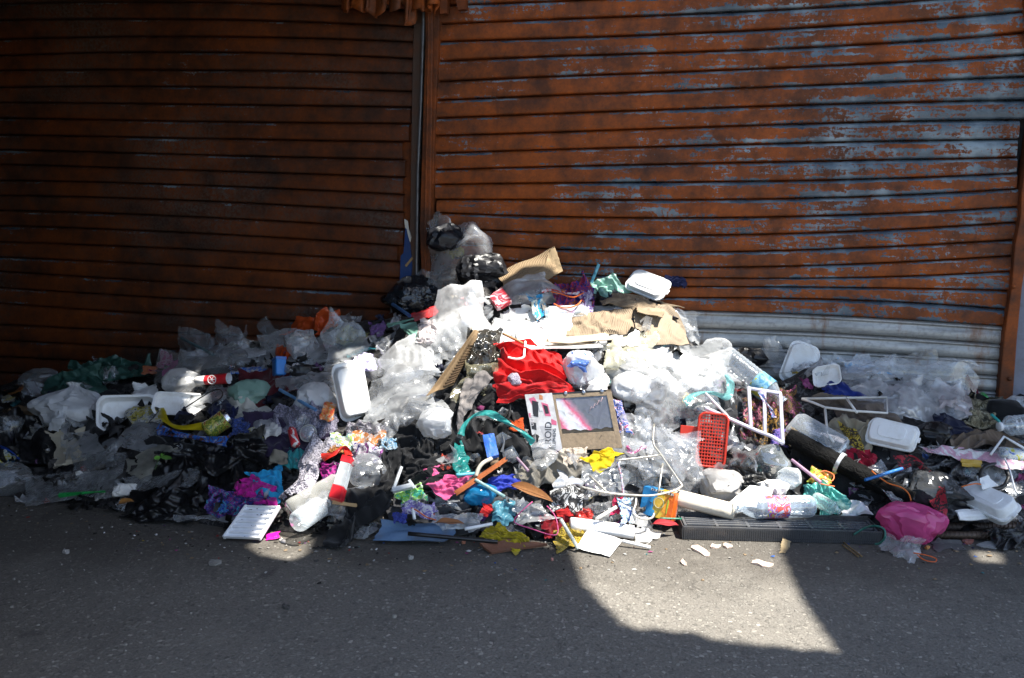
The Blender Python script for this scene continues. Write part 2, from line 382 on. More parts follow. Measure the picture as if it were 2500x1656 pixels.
re_l = edge([(1072, 0), (1076, 100), (1070, 190), (1066, 260), (1062, 350), (1064, 440), (1070, 500), (1078, 560), (1080, 700), (1085, 800)])
re_r = edge([(2520, 0), (2510, 250), (2492, 320), (2484, 480), (2490, 540), (2475, 600), (2465, 680), (2456, 750), (2446, 830), (2440, 900), (2430, 1000)])
rs_ = shutter('roller_shutter', 'orange rusted roller shutter with flaking blue-grey paint, right of the central rail', RL, RXS, 3, re_l, re_r, rust(.285, 1.0, .0), PROF, 2)
gs = shutter('roller_shutter', 'bare grey galvanised shutter slats below the orange rusted curtain', GL, RXS, 3, re_l, re_r, galv(), PROFG, 6, ywarp=.006)

def strip(px, Y0, Y1, mat, name, parent, bevel=.003):
    """vertical member following pixel pairs (xl, xr, y) on the plane Y0, with depth to Y1"""
    v = []; f = []
    for (a, b, y) in px:
        A, B = wallp(a, y, Y0), wallp(b, y, Y0); z = (A[2]+B[2])/2
        v += [(A[0], Y0, z), (B[0], Y0, z), (B[0], Y1, z), (A[0], Y1, z)]
    n = len(px)
    for i in range(n-1):
        for k in range(4): f.append((i*4+k, i*4+(k+1) % 4, i*4+4+(k+1) % 4, i*4+4+k))
    f += [(3, 2, 1, 0), tuple((n-1)*4+k for k in range(4))]
    o = mesh_obj(name, v, [q[::-1] for q in f], mat, parent, smooth=False)
    b = o.modifiers.new('bevel', 'BEVEL'); b.width = bevel; b.segments = 2; b.limit_method = 'ANGLE'
    return o
root = empty('guide_rail', (0, 0, 0), 'central guide rail of dark and rusty steel channels between the two shutters', 'rail')
dk = solid((.075, .045, .032), .5, .1, .9, dc=(.10, .032, .010)); ru = rust(.02, .8)
strip([(1011, 1036, -60), (1010, 1034, 40), (1006, 1032, 200), (1003, 1026, 400), (1000, 1018, 600), (996, 1016, 700), (990, 1012, 1050)], -.02, .08, dk, 'dark_channel', root)
strip([(968, 1010, -60), (966, 1008, 300), (962, 1004, 560), (955, 1000, 760), (950, 996, 1050)], .045, .06, ru, 'back_plate', root)
strip([(1030, 1037, -60), (1029, 1036, 60), (1024, 1030, 240), (1016, 1022, 420), (1012, 1018, 700), (1008, 1014, 1050)], -.05, -.018, solid((.16, .16, .17), .45, .5, .7, dc=(.05, .03, .02)), 'bright_edge', root, .006)
strip([(1037, 1056, -60), (1038, 1056, 100), (1032, 1054, 300), (1024, 1050, 560), (1030, 1050, 700), (1032, 1052, 1060)], -.075, .08, ru, 'rusty_channel', root, .006)
strip([(1057, 1074, -60), (1057, 1072, 60), (1055, 1066, 200), (1052, 1060, 330), (1051, 1058, 450)], -.045, .06, ru, 'outer_flange', root)
strip([(1043, 1047, -60), (1043, 1047, 100), (1040, 1044, 300), (1034, 1039, 560), (1036, 1041, 700), (1040, 1044, 1060)], -.088, -.074, ru, 'rib', root, .004)
root = empty('guide_rail', (0, 0, 0), 'rusty orange steel guide rail at the right end of the shutter', 'rail')
strip([(2500, 2570, -60), (2520, 2560, 300), (2494, 2530, 470), (2492, 2520, 530), (2478, 2512, 600), (2470, 2496, 700), (2452, 2484, 820), (2438, 2474, 960), (2428, 2462, 1200)], -.06, .06, rust(-.05, .8), 'channel', root, .006)
b0 = [wallp(2474, 700, -.066), wallp(2465, 925, -.066)]
for q in b0:
    vf = lathe_vf([(.011, 0), (.012, .004), (.009, .010), (.003, .012)], 10)
    MB().add(vf, Matrix.Translation(Vector(q)) @ Matrix.Rotation(R(90), 4, 'X')).build('bolt', ru, root, True)
tag(MB().box(1.44, 3.2, -.03, .35, -.02, 4.6).build('plastered_wall', wt), 'blue-grey plastered wall beyond the right guide rail', 'wall')
# pale board and dark plate seen through the gap beside the rail
P = [wallp(1058, 175, .05), wallp(1072, 175, .05), wallp(1074, 470, .05), wallp(1058, 470, .05)]
tag(mesh_obj('backing_board', [tuple(p) for p in P]+[tuple(p+np.array([0, .02, 0])) for p in P], [(0, 3, 2, 1), (4, 5, 6, 7), (0, 1, 5, 4), (1, 2, 6, 5), (2, 3, 7, 6), (3, 0, 4, 7)], solid((.5, .30, .14), .8), smooth=False), 'narrow tan board showing through the gap right of the central rail', 'board')
# torn blue board
def extrude_poly(name, pts, Y, th, mat, parent=None):
    P = [wallp(x, y, Y) for x, y in pts]; n = len(P); v = [tuple(p) for p in P]+[tuple(p+np.array([0, th, 0])) for p in P]
    f = [tuple(range(n))[::-1], tuple(range(n, 2*n))]+[(i, (i+1) % n, n+(i+1) % n, n+i) for i in range(n)]
    return mesh_obj(name, v, f, mat, parent, smooth=False)
bb = empty('blue_board', (0, 0, 0), 'torn dark blue painted board with white chipped edge beside the central rail', 'board')
extrude_poly('panel', [(990, 545), (1002, 600), (1006, 650), (1000, 720), (974, 740), (978, 625), (985, 618), (988, 580)], -.028, .008, solid((.012, .045, .16), .5), bb)
extrude_poly('chipped_edge', [(987, 535), (995, 540), (998, 560), (1004, 580), (1001, 592), (996, 575), (993, 560), (989, 556)], -.032, .006, paper((.6, .58, .52)), bb)
extrude_poly('splinter', [(988, 648), (1006, 627), (1008, 633), (992, 652)], -.036, .006, kraft((.36, .24, .12)), bb)
# rusty corrugated valance at the top
n = 90; V = np.zeros((n, 8, 3)); zt = wallp(1000, -80, -.2)[2]
for i in range(n):
    px = 838+(1075-838)*i/(n-1)+10*math.sin(i*.9)
    yb = 24+16*math.sin(i*.42+.6)+8*math.sin(i*.23)+(18 if 20 < i < 30 or 58 < i < 74 else 0)-(10 if i < 6 else 0)
    A = wallp(px, yb, -.12-.03*math.sin(i*.55)-.012*math.sin(i*1.3))
    for j in range(8):
        s = j/7; V[i, j] = (A[0], A[1]-.03*(1-s)**2-.01*math.sin(i*.55)*s, A[2]+(zt-A[2])*s)
V2 = V+np.array([0, .012, 0]); allv = np.concatenate([V.reshape(-1, 3), V2.reshape(-1, 3)]); fs = grid_faces(n, 8)+[q[::-1] for q in grid_faces(n, 8, off=n*8)]+[(i*8, n*8+i*8, n*8+(i+1)*8, (i+1)*8) for i in range(n-1)]
vl = empty('metal_valance', (0, 0, 0), 'rusty crumpled sheet metal valance hanging above the central rail', 'valance')
mesh_obj('sheet', allv, fs, rust(-.1, .95), vl)
extrude_poly('bracket', [(1072, -60), (1138, -60), (1136, 22), (1118, 24), (1112, -2), (1092, -4), (1090, 32), (1074, 34)], -.10, .05, rust(-.1, .65), vl)

# ================================================================== the heap as a height field
HX0, HY0, HS = -6.2, -3.2, .0125
NX, NY = int(8.8/HS), int(3.26/HS)
gx = HX0+HS*np.arange(NX); gy = HY0+HS*np.arange(NY)
front_px = [(-400, 1190), (0, 1222), (300, 1262), (540, 1300), (800, 1318), (1000, 1312), (1250, 1322), (1450, 1318), (1700, 1285), (2000, 1270), (2150, 1300), (2300, 1305), (2500, 1300), (2900, 1300)]
fp = np.array([groundp(x, y) for x, y in front_px])
ridge_px = [(-400, 950), (0, 950), (150, 925), (250, 890), (400, 895), (480, 860), (640, 840), (760, 812), (900, 775), (1000, 745), (1100, 700), (1200, 690), (1350, 705), (1550, 735), (1640, 760), (1720, 850), (1850, 895), (1950, 905), (2100, 905), (2250, 930), (2400, 965), (2500, 985), (2900, 1010)]
rY = [(-400, -.6), (0, -.6), (480, -.55), (900, -.40), (1150, -.36), (1600, -.36), (1720, -.33), (2500, -.22), (2900, -.2)]
rp = np.array([wallp(x, y, interp(x, rY)) for x, y in ridge_px])
YF = np.interp(gx, fp[:, 0], fp[:, 1])[:, None]; YR = np.interp(gx, rp[:, 0], rp[:, 1])[:, None]; HR = np.interp(gx, rp[:, 0], rp[:, 2])[:, None]
T_ = (gy[None, :]-YF)/(YR-YF); tc = np.clip(T_, 0, 1)
Hh = HR*(.62*tc+.38*(1-(1-tc)**2.2))
Hh = np.where(T_ > 1, HR*(1-.35*np.clip((gy[None, :]-YR)/.4, 0, 1)), Hh)
def lowres(nx, ny, k, r):
    a = r.standard_normal((max(2, int(nx*HS*k)+2), max(2, int(ny*HS*k)+2)))
    return upsample(a, nx, ny)
def upsample(a, nx, ny):
    def ax(a, n, axis):
        m_ = a.shape[axis]; t = np.linspace(0, m_-1.0001, n); i = t.astype(int); f = t-i; f = f*f*(3-2*f)
        sh = [1]*a.ndim; sh[axis] = n; f = f.reshape(sh)
        return np.take(a, i, axis)*(1-f)+np.take(a, i+1, axis)*f
    return ax(ax(a, nx, 0), ny, 1)
lump = sum(lowres(NX, NY, k, rng)*s for k, s in ((2.5, .030), (6, .022), (14, .009)))
Hh = np.where(T_ > 0, np.maximum(Hh+lump*np.clip(tc*5, 0, 1), 0), 0)
HF = Hh.copy()
BASE = Hh.copy()
def hlook(x, y, H=None):
    H = HF if H is None else H
    u = np.clip((x-HX0)/HS, 0, NX-1.001); v = np.clip((y-HY0)/HS, 0, NY-1.001)
    i = u.astype(int); j = v.astype(int); a = u-i; b = v-j
    return H[i, j]*(1-a)*(1-b)+H[i+1, j]*a*(1-b)+H[i, j+1]*(1-a)*b+H[i+1, j+1]*a*b
# depth map of the heap as seen from the camera, at 1/8 of the photo's size
DS = 10; PADX = 24
dxs = np.arange(-PADX, 251+PADX)*DS; dys = np.arange(48, 168)*DS
def depth_map():
    X, Y = np.meshgrid(dxs, dys); r = ray(X, Y)
    tw = (-.03-CAM[1])/r[..., 1]; tg = np.where(r[..., 2] < -1e-4, -CAM[2]/np.minimum(r[..., 2], -1e-4), 99); tmax = np.minimum(tw, tg)
    best = tmax.copy(); found = np.zeros(X.shape, bool)
    for s in np.linspace(2.9, 7.2, 200):
        P = CAM+r*s; ok = (~found) & (s < tmax); hit = ok & (P[..., 2] < hlook(P[..., 0], P[..., 1]))
        best[hit] = s-.010; found |= hit
    return best
def dlook(px, py):
    u = np.clip((np.asarray(px, float)-dxs[0])/DS, 0, len(dxs)-1.001); v = np.clip((np.asarray(py, float)-dys[0])/DS, 0, len(dys)-1.001)
    i = u.astype(int); j = v.astype(int); a = u-i; b = v-j
    return DM[j, i]*(1-a)*(1-b)+DM[j, i+1]*a*(1-b)+DM[j+1, i]*(1-a)*b+DM[j+1, i+1]*a*b
DM = depth_map()
def at(px, py, lift=0.0):
    """point on the heap's surface under a photo position, moved `lift` metres towards the eye"""
    d = float(dlook(px, py))-lift
    return CAM+ray(px, py)*d
def raise_field(P, lim=.09):
    global HF
    P = P.reshape(-1, 3); i = np.round((P[:, 0]-HX0)/HS).astype(int); j = np.round((P[:, 1]-HY0)/HS).astype(int)
    ok = (i > 0) & (i < NX-1) & (j > 0) & (j < NY-1); np.maximum.at(HNEW, (i[ok], j[ok]), P[ok, 2])

# the mound itself: packed rubbish, mostly hidden
mi, mj = np.arange(0, NX, 3), np.arange(int(.9/HS), NY, 3)
XX, YY = np.meshgrid(gx[mi], gy[mj], indexing='ij'); ZZ = Hh[np.ix_(mi, mj)]-.035
keep = ZZ > -.02
idx = -np.ones(ZZ.shape, int); idx[keep] = np.arange(keep.sum()); mv = np.stack([XX[keep], YY[keep], ZZ[keep]], 1)
mf = [(idx[a, b], idx[a+1, b], idx[a+1, b+1], idx[a, b+1]) for a in range(len(mi)-1) for b in range(len(mj)-1) if min(idx[a, b], idx[a+1, b], idx[a+1, b+1], idx[a, b+1]) >= 0]
mo = mesh_obj('rubbish_mound', mv, mf, multi(((.01, .01, .011), (.03, .028, .026), (.012, .012, .013), (.10, .095, .09), (.02, .02, .02)), 14))
tag(mo, 'dark packed rubbish deep inside the heap', 'rubbish', kind='stuff')

# ------------------------------------------------------------------ tarpaulins over the street (above the picture): unseen shade casters, their gaps cut to fit the sun patches
HALF_LIT = [[(1052, 700), (1190, 690), (1225, 770), (1400, 775), (1480, 800), (1545, 765), (1600, 752), (1692, 765), (1705, 845), (1800, 880), (1850, 940), (1925, 955), (1925, 1090), (1950, 1160), (2135, 1205), (2140, 1262), (1900, 1300),
        (1905, 1355), (1958, 1470), (2040, 1590), (1900, 1578), (1790, 1570), (1690, 1545), (1600, 1537), (1520, 1527), (1470, 1470), (1430, 1430), (1395, 1340), (1300, 1335), (1210, 1295), (1050, 1290), (940, 1265), (880, 1250), (770, 1290), (745, 1350), (715, 1368), (640, 1355), (610, 1335), (675, 1250),
        (720, 1180), (790, 1080), (810, 1010), (816, 880), (890, 876), (935, 835), (1040, 830), (1035, 750)]]
LIT = [[(1052, 700), (1190, 690), (1225, 770), (1400, 775), (1480, 800), (1545, 765), (1600, 752), (1692, 765), (1705, 845), (1770, 880), (1750, 960), (1640, 1010), (1560, 940), (1500, 905), (1465, 940), (1400, 945), (1380, 965), (1215, 965), (1200, 900), (1100, 880), (1060, 930), (960, 930), (930, 880), (940, 835), (1040, 830), (1035, 750)],
       [(816, 880), (905, 876), (905, 990), (880, 1022), (815, 1000)], [(1035, 1000), (1108, 1000), (1108, 1068), (1035, 1068)],
       [(1370, 1292), (1560, 1275), (1690, 1235), (1780, 1190), (1990, 1185), (2135, 1205), (2140, 1262), (1900, 1300), (1905, 1355), (1958, 1470), (2040, 1590), (1985, 1579), (1960, 1588), (1900, 1571), (1860, 1577), (1790, 1556), (1740, 1561), (1690, 1539), (1640, 1545), (1600, 1530), (1560, 1538), (1520, 1518), (1502, 1490), (1472, 1474), (1456, 1444), (1430, 1428), (1412, 1380), (1395, 1340)],
       [(610, 1335), (675, 1250), (750, 1180), (830, 1180), (800, 1250), (770, 1290), (745, 1350), (715, 1368), (640, 1355)],
       [(2375, 1345), (2440, 1350), (2445, 1374), (2390, 1372)], [(2425, 1172), (2470, 1165), (2480, 1260), (2452, 1262)], [(2120, 1225), (2200, 1215), (2250, 1240), (2225, 1290), (2122, 1275)],
       [(402, 905), (470, 905), (478, 950), (500, 985), (470, 1003), (420, 960)], [(335, 945), (365, 950), (360, 975), (335, 970)]]
def in_poly(x, y, poly):
    c = np.zeros(x.shape, bool); n = len(poly)
    for i in range(n):
        x1, y1 = poly[i]; x2, y2 = poly[(i+1) % n]
        if y1 == y2: continue
        c ^= ((y1 > y) != (y2 > y)) & (x < (x2-x1)*(y-y1)/(y2-y1)+x1)
    return c
TZ = 4.4; CS = .0125
tx = np.arange(-1.6, 3.6, CS); ty = np.arange(-3.6, -.2, CS)
GX, GY = np.meshgrid(tx+CS/2, ty+CS/2, indexing='ij')
zz = np.full(GX.shape, -1.0); HX = np.zeros(GX.shape); HYY = np.zeros(GX.shape); fnd = np.zeros(GX.shape, bool); inwall = np.zeros(GX.shape, bool)
for z in np.arange(3.0, -.02, -.012):
    k = (TZ-z)/SUN[2]; x = GX-SUN[0]*k; y = GY-SUN[1]*k
    inwall |= (~fnd) & (y > -.04); hit = (~fnd) & ((z <= hlook(x, y)) | (z <= .001)); HX[hit] = x[hit]; HYY[hit] = y[hit]; zz[hit] = z; fnd |= hit
qx, qy = proj(np.stack([HX, HYY, np.maximum(zz, 0)], -1))
hole = np.zeros(GX.shape, bool)
half_lit = np.zeros(GX.shape, bool)
for pl in HALF_LIT: half_lit |= in_poly(qx, qy, pl)
hole = half_lit & ((np.add.outer(np.arange(GX.shape[0]), np.arange(GX.shape[1])) % 2) == 0)      # alternate cells left open, added to let about half of the sun through
for pl in LIT: hole |= in_poly(qx, qy, pl)
hole &= ~inwall
tv = []; tf = []; vid = {}
def tvert(i, j):
    if (i, j) not in vid: vid[(i, j)] = len(tv); tv.append((tx[0]+i*CS, ty[0]+j*CS, TZ))
    return vid[(i, j)]
nxt, nyt = GX.shape
for i in range(nxt):
    j = 0
    while j < nyt:                                   # run-length strips keep the sheet light
        if hole[i, j]: j += 1; continue
        k = j
        while k < nyt and not hole[i, k]: k += 1
        tf.append((tvert(i, j), tvert(i+1, j), tvert(i+1, k), tvert(i, k))); j = k
ex, ey = tx[0]+nxt*CS, ty[0]+nyt*CS
def quad(a, b, c, d, z=TZ):
    o = len(tv); tv.extend([(a, c, z), (b, c, z), (b, d, z), (a, d, z)]); tf.append((o, o+1, o+2, o+3))
TFRONT = -3.85
quad(-1.72, tx[0], TFRONT, .1); quad(-9, -1.72, TFRONT-1.2, .1, 2.82); quad(ex, 5.0, TFRONT, .1); quad(tx[0], ex, TFRONT, ty[0]); quad(tx[0], ex, ey, .1)  # left part hangs lower and reaches further out, shaped to darken that side
mesh_obj('unseen_awning', tv, tf, cloth((.07, .08, .10)), smooth=False, origin=np.zeros(3))['kind'] = 'structure'
# unseen dark panel added left of the picture to darken that side
sx0, sy0, sx1, sy1 = -5.05, .1, -1.85, -3.7
mesh_obj('left_shade_panel', [(sx0, sy0, 0), (sx1, sy1, 0), (sx1, sy1, 2.81), (sx0, sy0, 2.81)], [(0, 1, 2, 3)], cloth((.03, .03, .035)), smooth=False, origin=np.zeros(3))['kind'] = 'structure'

# ================================================================== crumpling: a small position-based cloth solver on batches of grids
def ncons(A, B, r, k):
    d = B-A; l = np.sqrt((d*d).sum(-1, keepdims=True))+1e-9; c = d*((l-r)/l*k); A += c; B -= c
def relax(P, T, cf, wrap, iters, katt, kb, grav, coll):
    e0 = lambda A, B: np.sqrt(((B-A)**2).sum(-1, keepdims=True)); cu, cv = cf; cm = np.sqrt((cu**2+cv**2)/2)
    e = lambda A, B: e0(A, B)*cm
    n = P.shape[1]
    ru0, ru1 = e0(T[:, 0:-1:2], T[:, 1::2])*cu, e0(T[:, 1:-1:2], T[:, 2::2])*cu
    rv0, rv1 = e0(T[:, :, 0:-1:2], T[:, :, 1::2])*cv, e0(T[:, :, 1:-1:2], T[:, :, 2::2])*cv
    rs1, rs2 = e(T[:, :-1, :-1], T[:, 1:, 1:]), e(T[:, 1:, :-1], T[:, :-1, 1:])
    rb1, rb2 = e0(T[:, :-2], T[:, 2:])*cu, e0(T[:, :, :-2], T[:, :, 2:])*cv
    if wrap: rw = e0(T[:, -1:], T[:, :1])*cu
    for it in range(iters):
        P[..., 2] -= grav; P += (T-P)*katt
        ncons(P[:, 0:-1:2], P[:, 1::2], ru0, .5); ncons(P[:, 1:-1:2], P[:, 2::2], ru1, .5)
        ncons(P[:, :, 0:-1:2], P[:, :, 1::2], rv0, .5); ncons(P[:, :, 1:-1:2], P[:, :, 2::2], rv1, .5)
        if wrap: ncons(P[:, -1:], P[:, :1], rw, .5)
        for (sa, sb, r_) in (((slice(None), slice(None, -1), slice(None, -1)), (slice(None), slice(1, None), slice(1, None)), rs1), ((slice(None), slice(1, None), slice(None, -1)), (slice(None), slice(None, -1), slice(1, None)), rs2)):
            A, B = P[sa], P[sb]; d = B-A; l = np.sqrt((d*d).sum(-1, keepdims=True))+1e-9; c = d*((l-r_)/l*.12); P[sa] += c; P[sb] -= c
        for (sa, sb, r_) in (((slice(None), slice(None, -2)), (slice(None), slice(2, None)), rb1), ((slice(None), slice(None), slice(None, -2)), (slice(None), slice(None), slice(2, None)), rb2)):
            A, B = P[sa], P[sb]; d = B-A; l = np.sqrt((d*d).sum(-1, keepdims=True))+1e-9; c = d*(np.minimum(l-r_, 0)/l*kb[:, None, None, None]); P[sa] += c; P[sb] -= c
        if coll and it % 3 == 2:
            h = hlook(P[..., 0], P[..., 1])+.004; z = P[..., 2]; np.copyto(z, np.where(z < h, z+(h-z)*.8, z))
    return P
def fieldnoise(n, mm, wrap, octs, r):
    out = np.zeros((n, mm, 3))
    for k, s in octs:
        ku, kv = k if isinstance(k, tuple) else (k, k)
        a = r.standard_normal((ku+2, kv+2, 3)); k = ku
        if wrap: a = r.standard_normal((ku+1, kv+2, 3)); a[-1] = a[0]; out += upsample(np.concatenate([a, a[:1]])[:k+1], n+1, mm)[:n]*s
        else: out += upsample(a, n, mm)*s
    return out
QUEUE = {0: [], 1: [], 2: [], 3: []}
def B(x0, y0, x1, y1, rot=0):
    cx, cy_ = (x0+x1)/2, (y0+y1)/2; q = []
    for x, y in ((x0, y0), (x1, y0), (x1, y1), (x0, y1)):
        dx, dy = x-cx, y-cy_; c, s = math.cos(R(rot)), math.sin(R(rot)); q.append((cx+dx*c-dy*s, cy_+dx*s+dy*c))
    return q
def S(name, cat, label, quad, mat, c=1.22, lim=.10, L=1, n=0, lift=.012, rag=.10, kb=.05, katt=.04, bulge=1.0):
    QUEUE[L].append(('sheet', dict(name=name, cat=cat, label=label, quad=quad, mat=mat, c=c, lim=lim, n=n, lift=lift, rag=rag, kb=kb, katt=katt, bulge=bulge)))
def G(name, cat, label, box, mat, c=1.18, L=1, n=0, depth=.75, tilt=25, rot=0, neck=0, lift=0.0, kb=.03, sq=.75):
    QUEUE[L].append(('bag', dict(name=name, cat=cat, label=label, box=box, mat=mat, c=c, n=n, depth=depth, tilt=tilt, rot=rot, neck=neck, lift=lift, kb=kb, sq=sq)))
def Q(fn, L=2): QUEUE[L].append(('rigid', fn))
def frame(px, py, lift=0., tilt=30, yaw=0, roll=0):
    """axes of a thing whose face looks back at the street: tilt = leaning back, roll = turn within the face"""
    h = CAM-at(px, py); h[2] = 0; h /= np.linalg.norm(h)
    nrm = Matrix.Rotation(R(yaw), 3, 'Z') @ Vector(h); right = Vector((0, 0, 1)).cross(nrm); right.normalize()
    nn = nrm*math.cos(R(tilt))+Vector((0, 0, 1))*math.sin(R(tilt)); up = nn.cross(right)
    q = Matrix.Rotation(R(-roll), 3, nn); right = q @ right; up = q @ up
    Mx = Matrix.Identity(4); p = at(px, py, lift)
    for i in range(3): Mx[i][0], Mx[i][1], Mx[i][2], Mx[i][3] = right[i], up[i], nn[i], p[i]
    return Mx
def mpp(px, py): return float(dlook(px, py))/F
def sheet_target(d, n, r):
    u, v = np.meshgrid(np.linspace(0, 1, n), np.linspace(0, 1, n), indexing='ij'); q = np.array(d['quad'], float)
    if d['facet']: jt = r.uniform(-.36, .36, (2, n, n))/(n-1); jt[:, [0, -1]] *= .3; jt[:, :, [0, -1]] *= .3; u = u+jt[0]; v = v+jt[1]
    px = ((1-u)*(1-v))[..., None]*q[0]+(u*(1-v))[..., None]*q[1]+(u*v)[..., None]*q[2]+((1-u)*v)[..., None]*q[3]
    size = np.sqrt(abs(np.cross(q[2]-q[0], q[3]-q[1]))/2)
    px = px+fieldnoise(n, n, False, ((2, .7), (4, .45)), r)[..., :2]*d['rag']*size
    c0 = q.mean(0); d0 = float(dlook(c0[0], c0[1])); dd = np.clip(dlook(px[..., 0], px[..., 1]), d0-d['lim'], d0+d['lim'])-d['lift']
    T = CAM+ray(px[..., 0], px[..., 1])*dd[..., None]; sz = size*d0/F
    N = (CAM-T[n//2, n//2]); N /= np.linalg.norm(N); N = N*.65+np.array([0, 0, .6]); k = min((d['c']-1)/.3, 1.5)
    dome = (1-(2*u-1)**4)*(1-(2*v-1)**4)
    if d['facet']:                                            # straight creases, as film and paper take them
        f = np.zeros_like(u)
        for j in range(9):
            a = r.uniform(0, math.pi); p0 = r.uniform(.1, .9, 2); f += r.choice((-1, 1))*r.uniform(.4, 1)*np.abs((u-p0[0])*math.cos(a)+(v-p0[1])*math.sin(a))
        f -= f.mean(); h = (.20*f*(.35+.65*dome)*k+.10*dome*min(k, .8)*d['bulge'])*sz
    else:                                                     # long rounded folds, as cloth takes them
        a = r.uniform(0, math.pi); K = r.uniform(2.6, 5.0); nz = fieldnoise(n, n, False, ((2, .55), (4, .3)), r)
        ph = ((u-.5)*math.cos(a)+(v-.5)*math.sin(a))*K*math.pi+nz[..., 0]*1.5; amp = np.clip(.7+.5*nz[..., 1], .15, 1.4)
        f = (1-np.abs(np.sin(ph)))**.8; a2 = a+r.uniform(.6, 1.2); ph2 = ((u-.5)*math.cos(a2)+(v-.5)*math.sin(a2))*K*1.7*math.pi+nz[..., 2]*1.6
        f = f*amp+.35*(1-np.abs(np.sin(ph2)))*np.clip(.4-nz[..., 1], 0, 1); h = (.21*(f-.35)*(.4+.6*dome)*k+.10*dome*d['bulge'])*sz
    T = T+N*h[..., None]
    return T, sz
def bag_target(d, n, r):
    x0, y0, x1, y1 = d['box']; cx, cy_ = (x0+x1)/2, (y0+y1)/2; s = mpp(cx, cy_); a, b = (x1-x0)/2*s, (y1-y0)/2*s; dep = min(a, b)*d['depth']
    Mx = np.array(frame(cx, cy_, dep*.35+d['lift'], d['tilt'], 0, d['rot']))
    th = np.linspace(0, 2*math.pi, n, endpoint=False)[:, None]; ph = np.linspace(.02, 1, n)[None, :]*math.pi
    jt = r.uniform(-.34, .34, (2, n, n)); jt[:, :, [0, -1]] = 0; th = th+jt[0]*2*math.pi/n; ph = np.clip(ph+jt[1]*math.pi/n, .01, math.pi)
    rad = np.sin(ph)**d['sq']; yy = -np.cos(ph)
    if d['neck']:
        k = np.clip((ph/math.pi-.80)/.20, 0, 1); rad = np.where(k > 0, rad*(1-k)+k*(.10+.24*np.clip((k-.5)*2, 0, 1)), rad); yy = yy+k*d['neck']
    e = .8; cc, ss = np.cos(th), np.sin(th); cc = np.sign(cc)*np.abs(cc)**e; ss = np.sign(ss)*np.abs(ss)**e
    nz = fieldnoise(n, n, True, ((3, .10), (6, .08)), r)
    f = np.zeros_like(th); D3 = np.stack([rad*cc, yy*np.ones_like(cc), rad*ss], -1)
    for j in range(26):
        q = r.standard_normal(3); q /= np.linalg.norm(q); f += r.choice((-1, 1))*r.uniform(.3, 1)*np.abs(D3@q-r.uniform(-.7, .7))
    f = 1+.125*(f-f.mean())*min((d['c']-1)/.2, 1.4)
    pl = 1+.05*np.sin(th*r.integers(7, 12)+nz[..., 1]*9)*np.clip(-np.cos(ph), 0, 1)*(1 if d['neck'] else .4); rad = rad*f*pl
    X = a*rad*cc*(1+nz[..., 0]); Y = b*yy+b*nz[..., 1]*rad; Z = dep*rad*ss*(1+nz[..., 2])
    T = np.stack([X, Y, Z], -1)@Mx[:3, :3].T+Mx[:3, 3]
    return T, (a+b)
GROUPS = {'bag': 'plastic bags in the rubbish heap', 'film': 'pieces of clear plastic film in the heap', 'cloth': 'discarded clothes and rags in the heap', 'wrapper': 'printed wrappers in the heap', 'paper': 'waste paper in the heap', 'foam box': 'white foam takeaway boxes', 'straw': 'drinking straws', 'bottle': 'plastic drink bottles', 'cardboard': 'torn cardboard pieces', 'leaf': 'fallen leaves', 'bark chip': 'pale chips on the asphalt', 'cup': 'disposable cups', 'string': 'loose strings and cords', 'rod': 'loose rods and sticks', 'tray': 'plastic trays'}
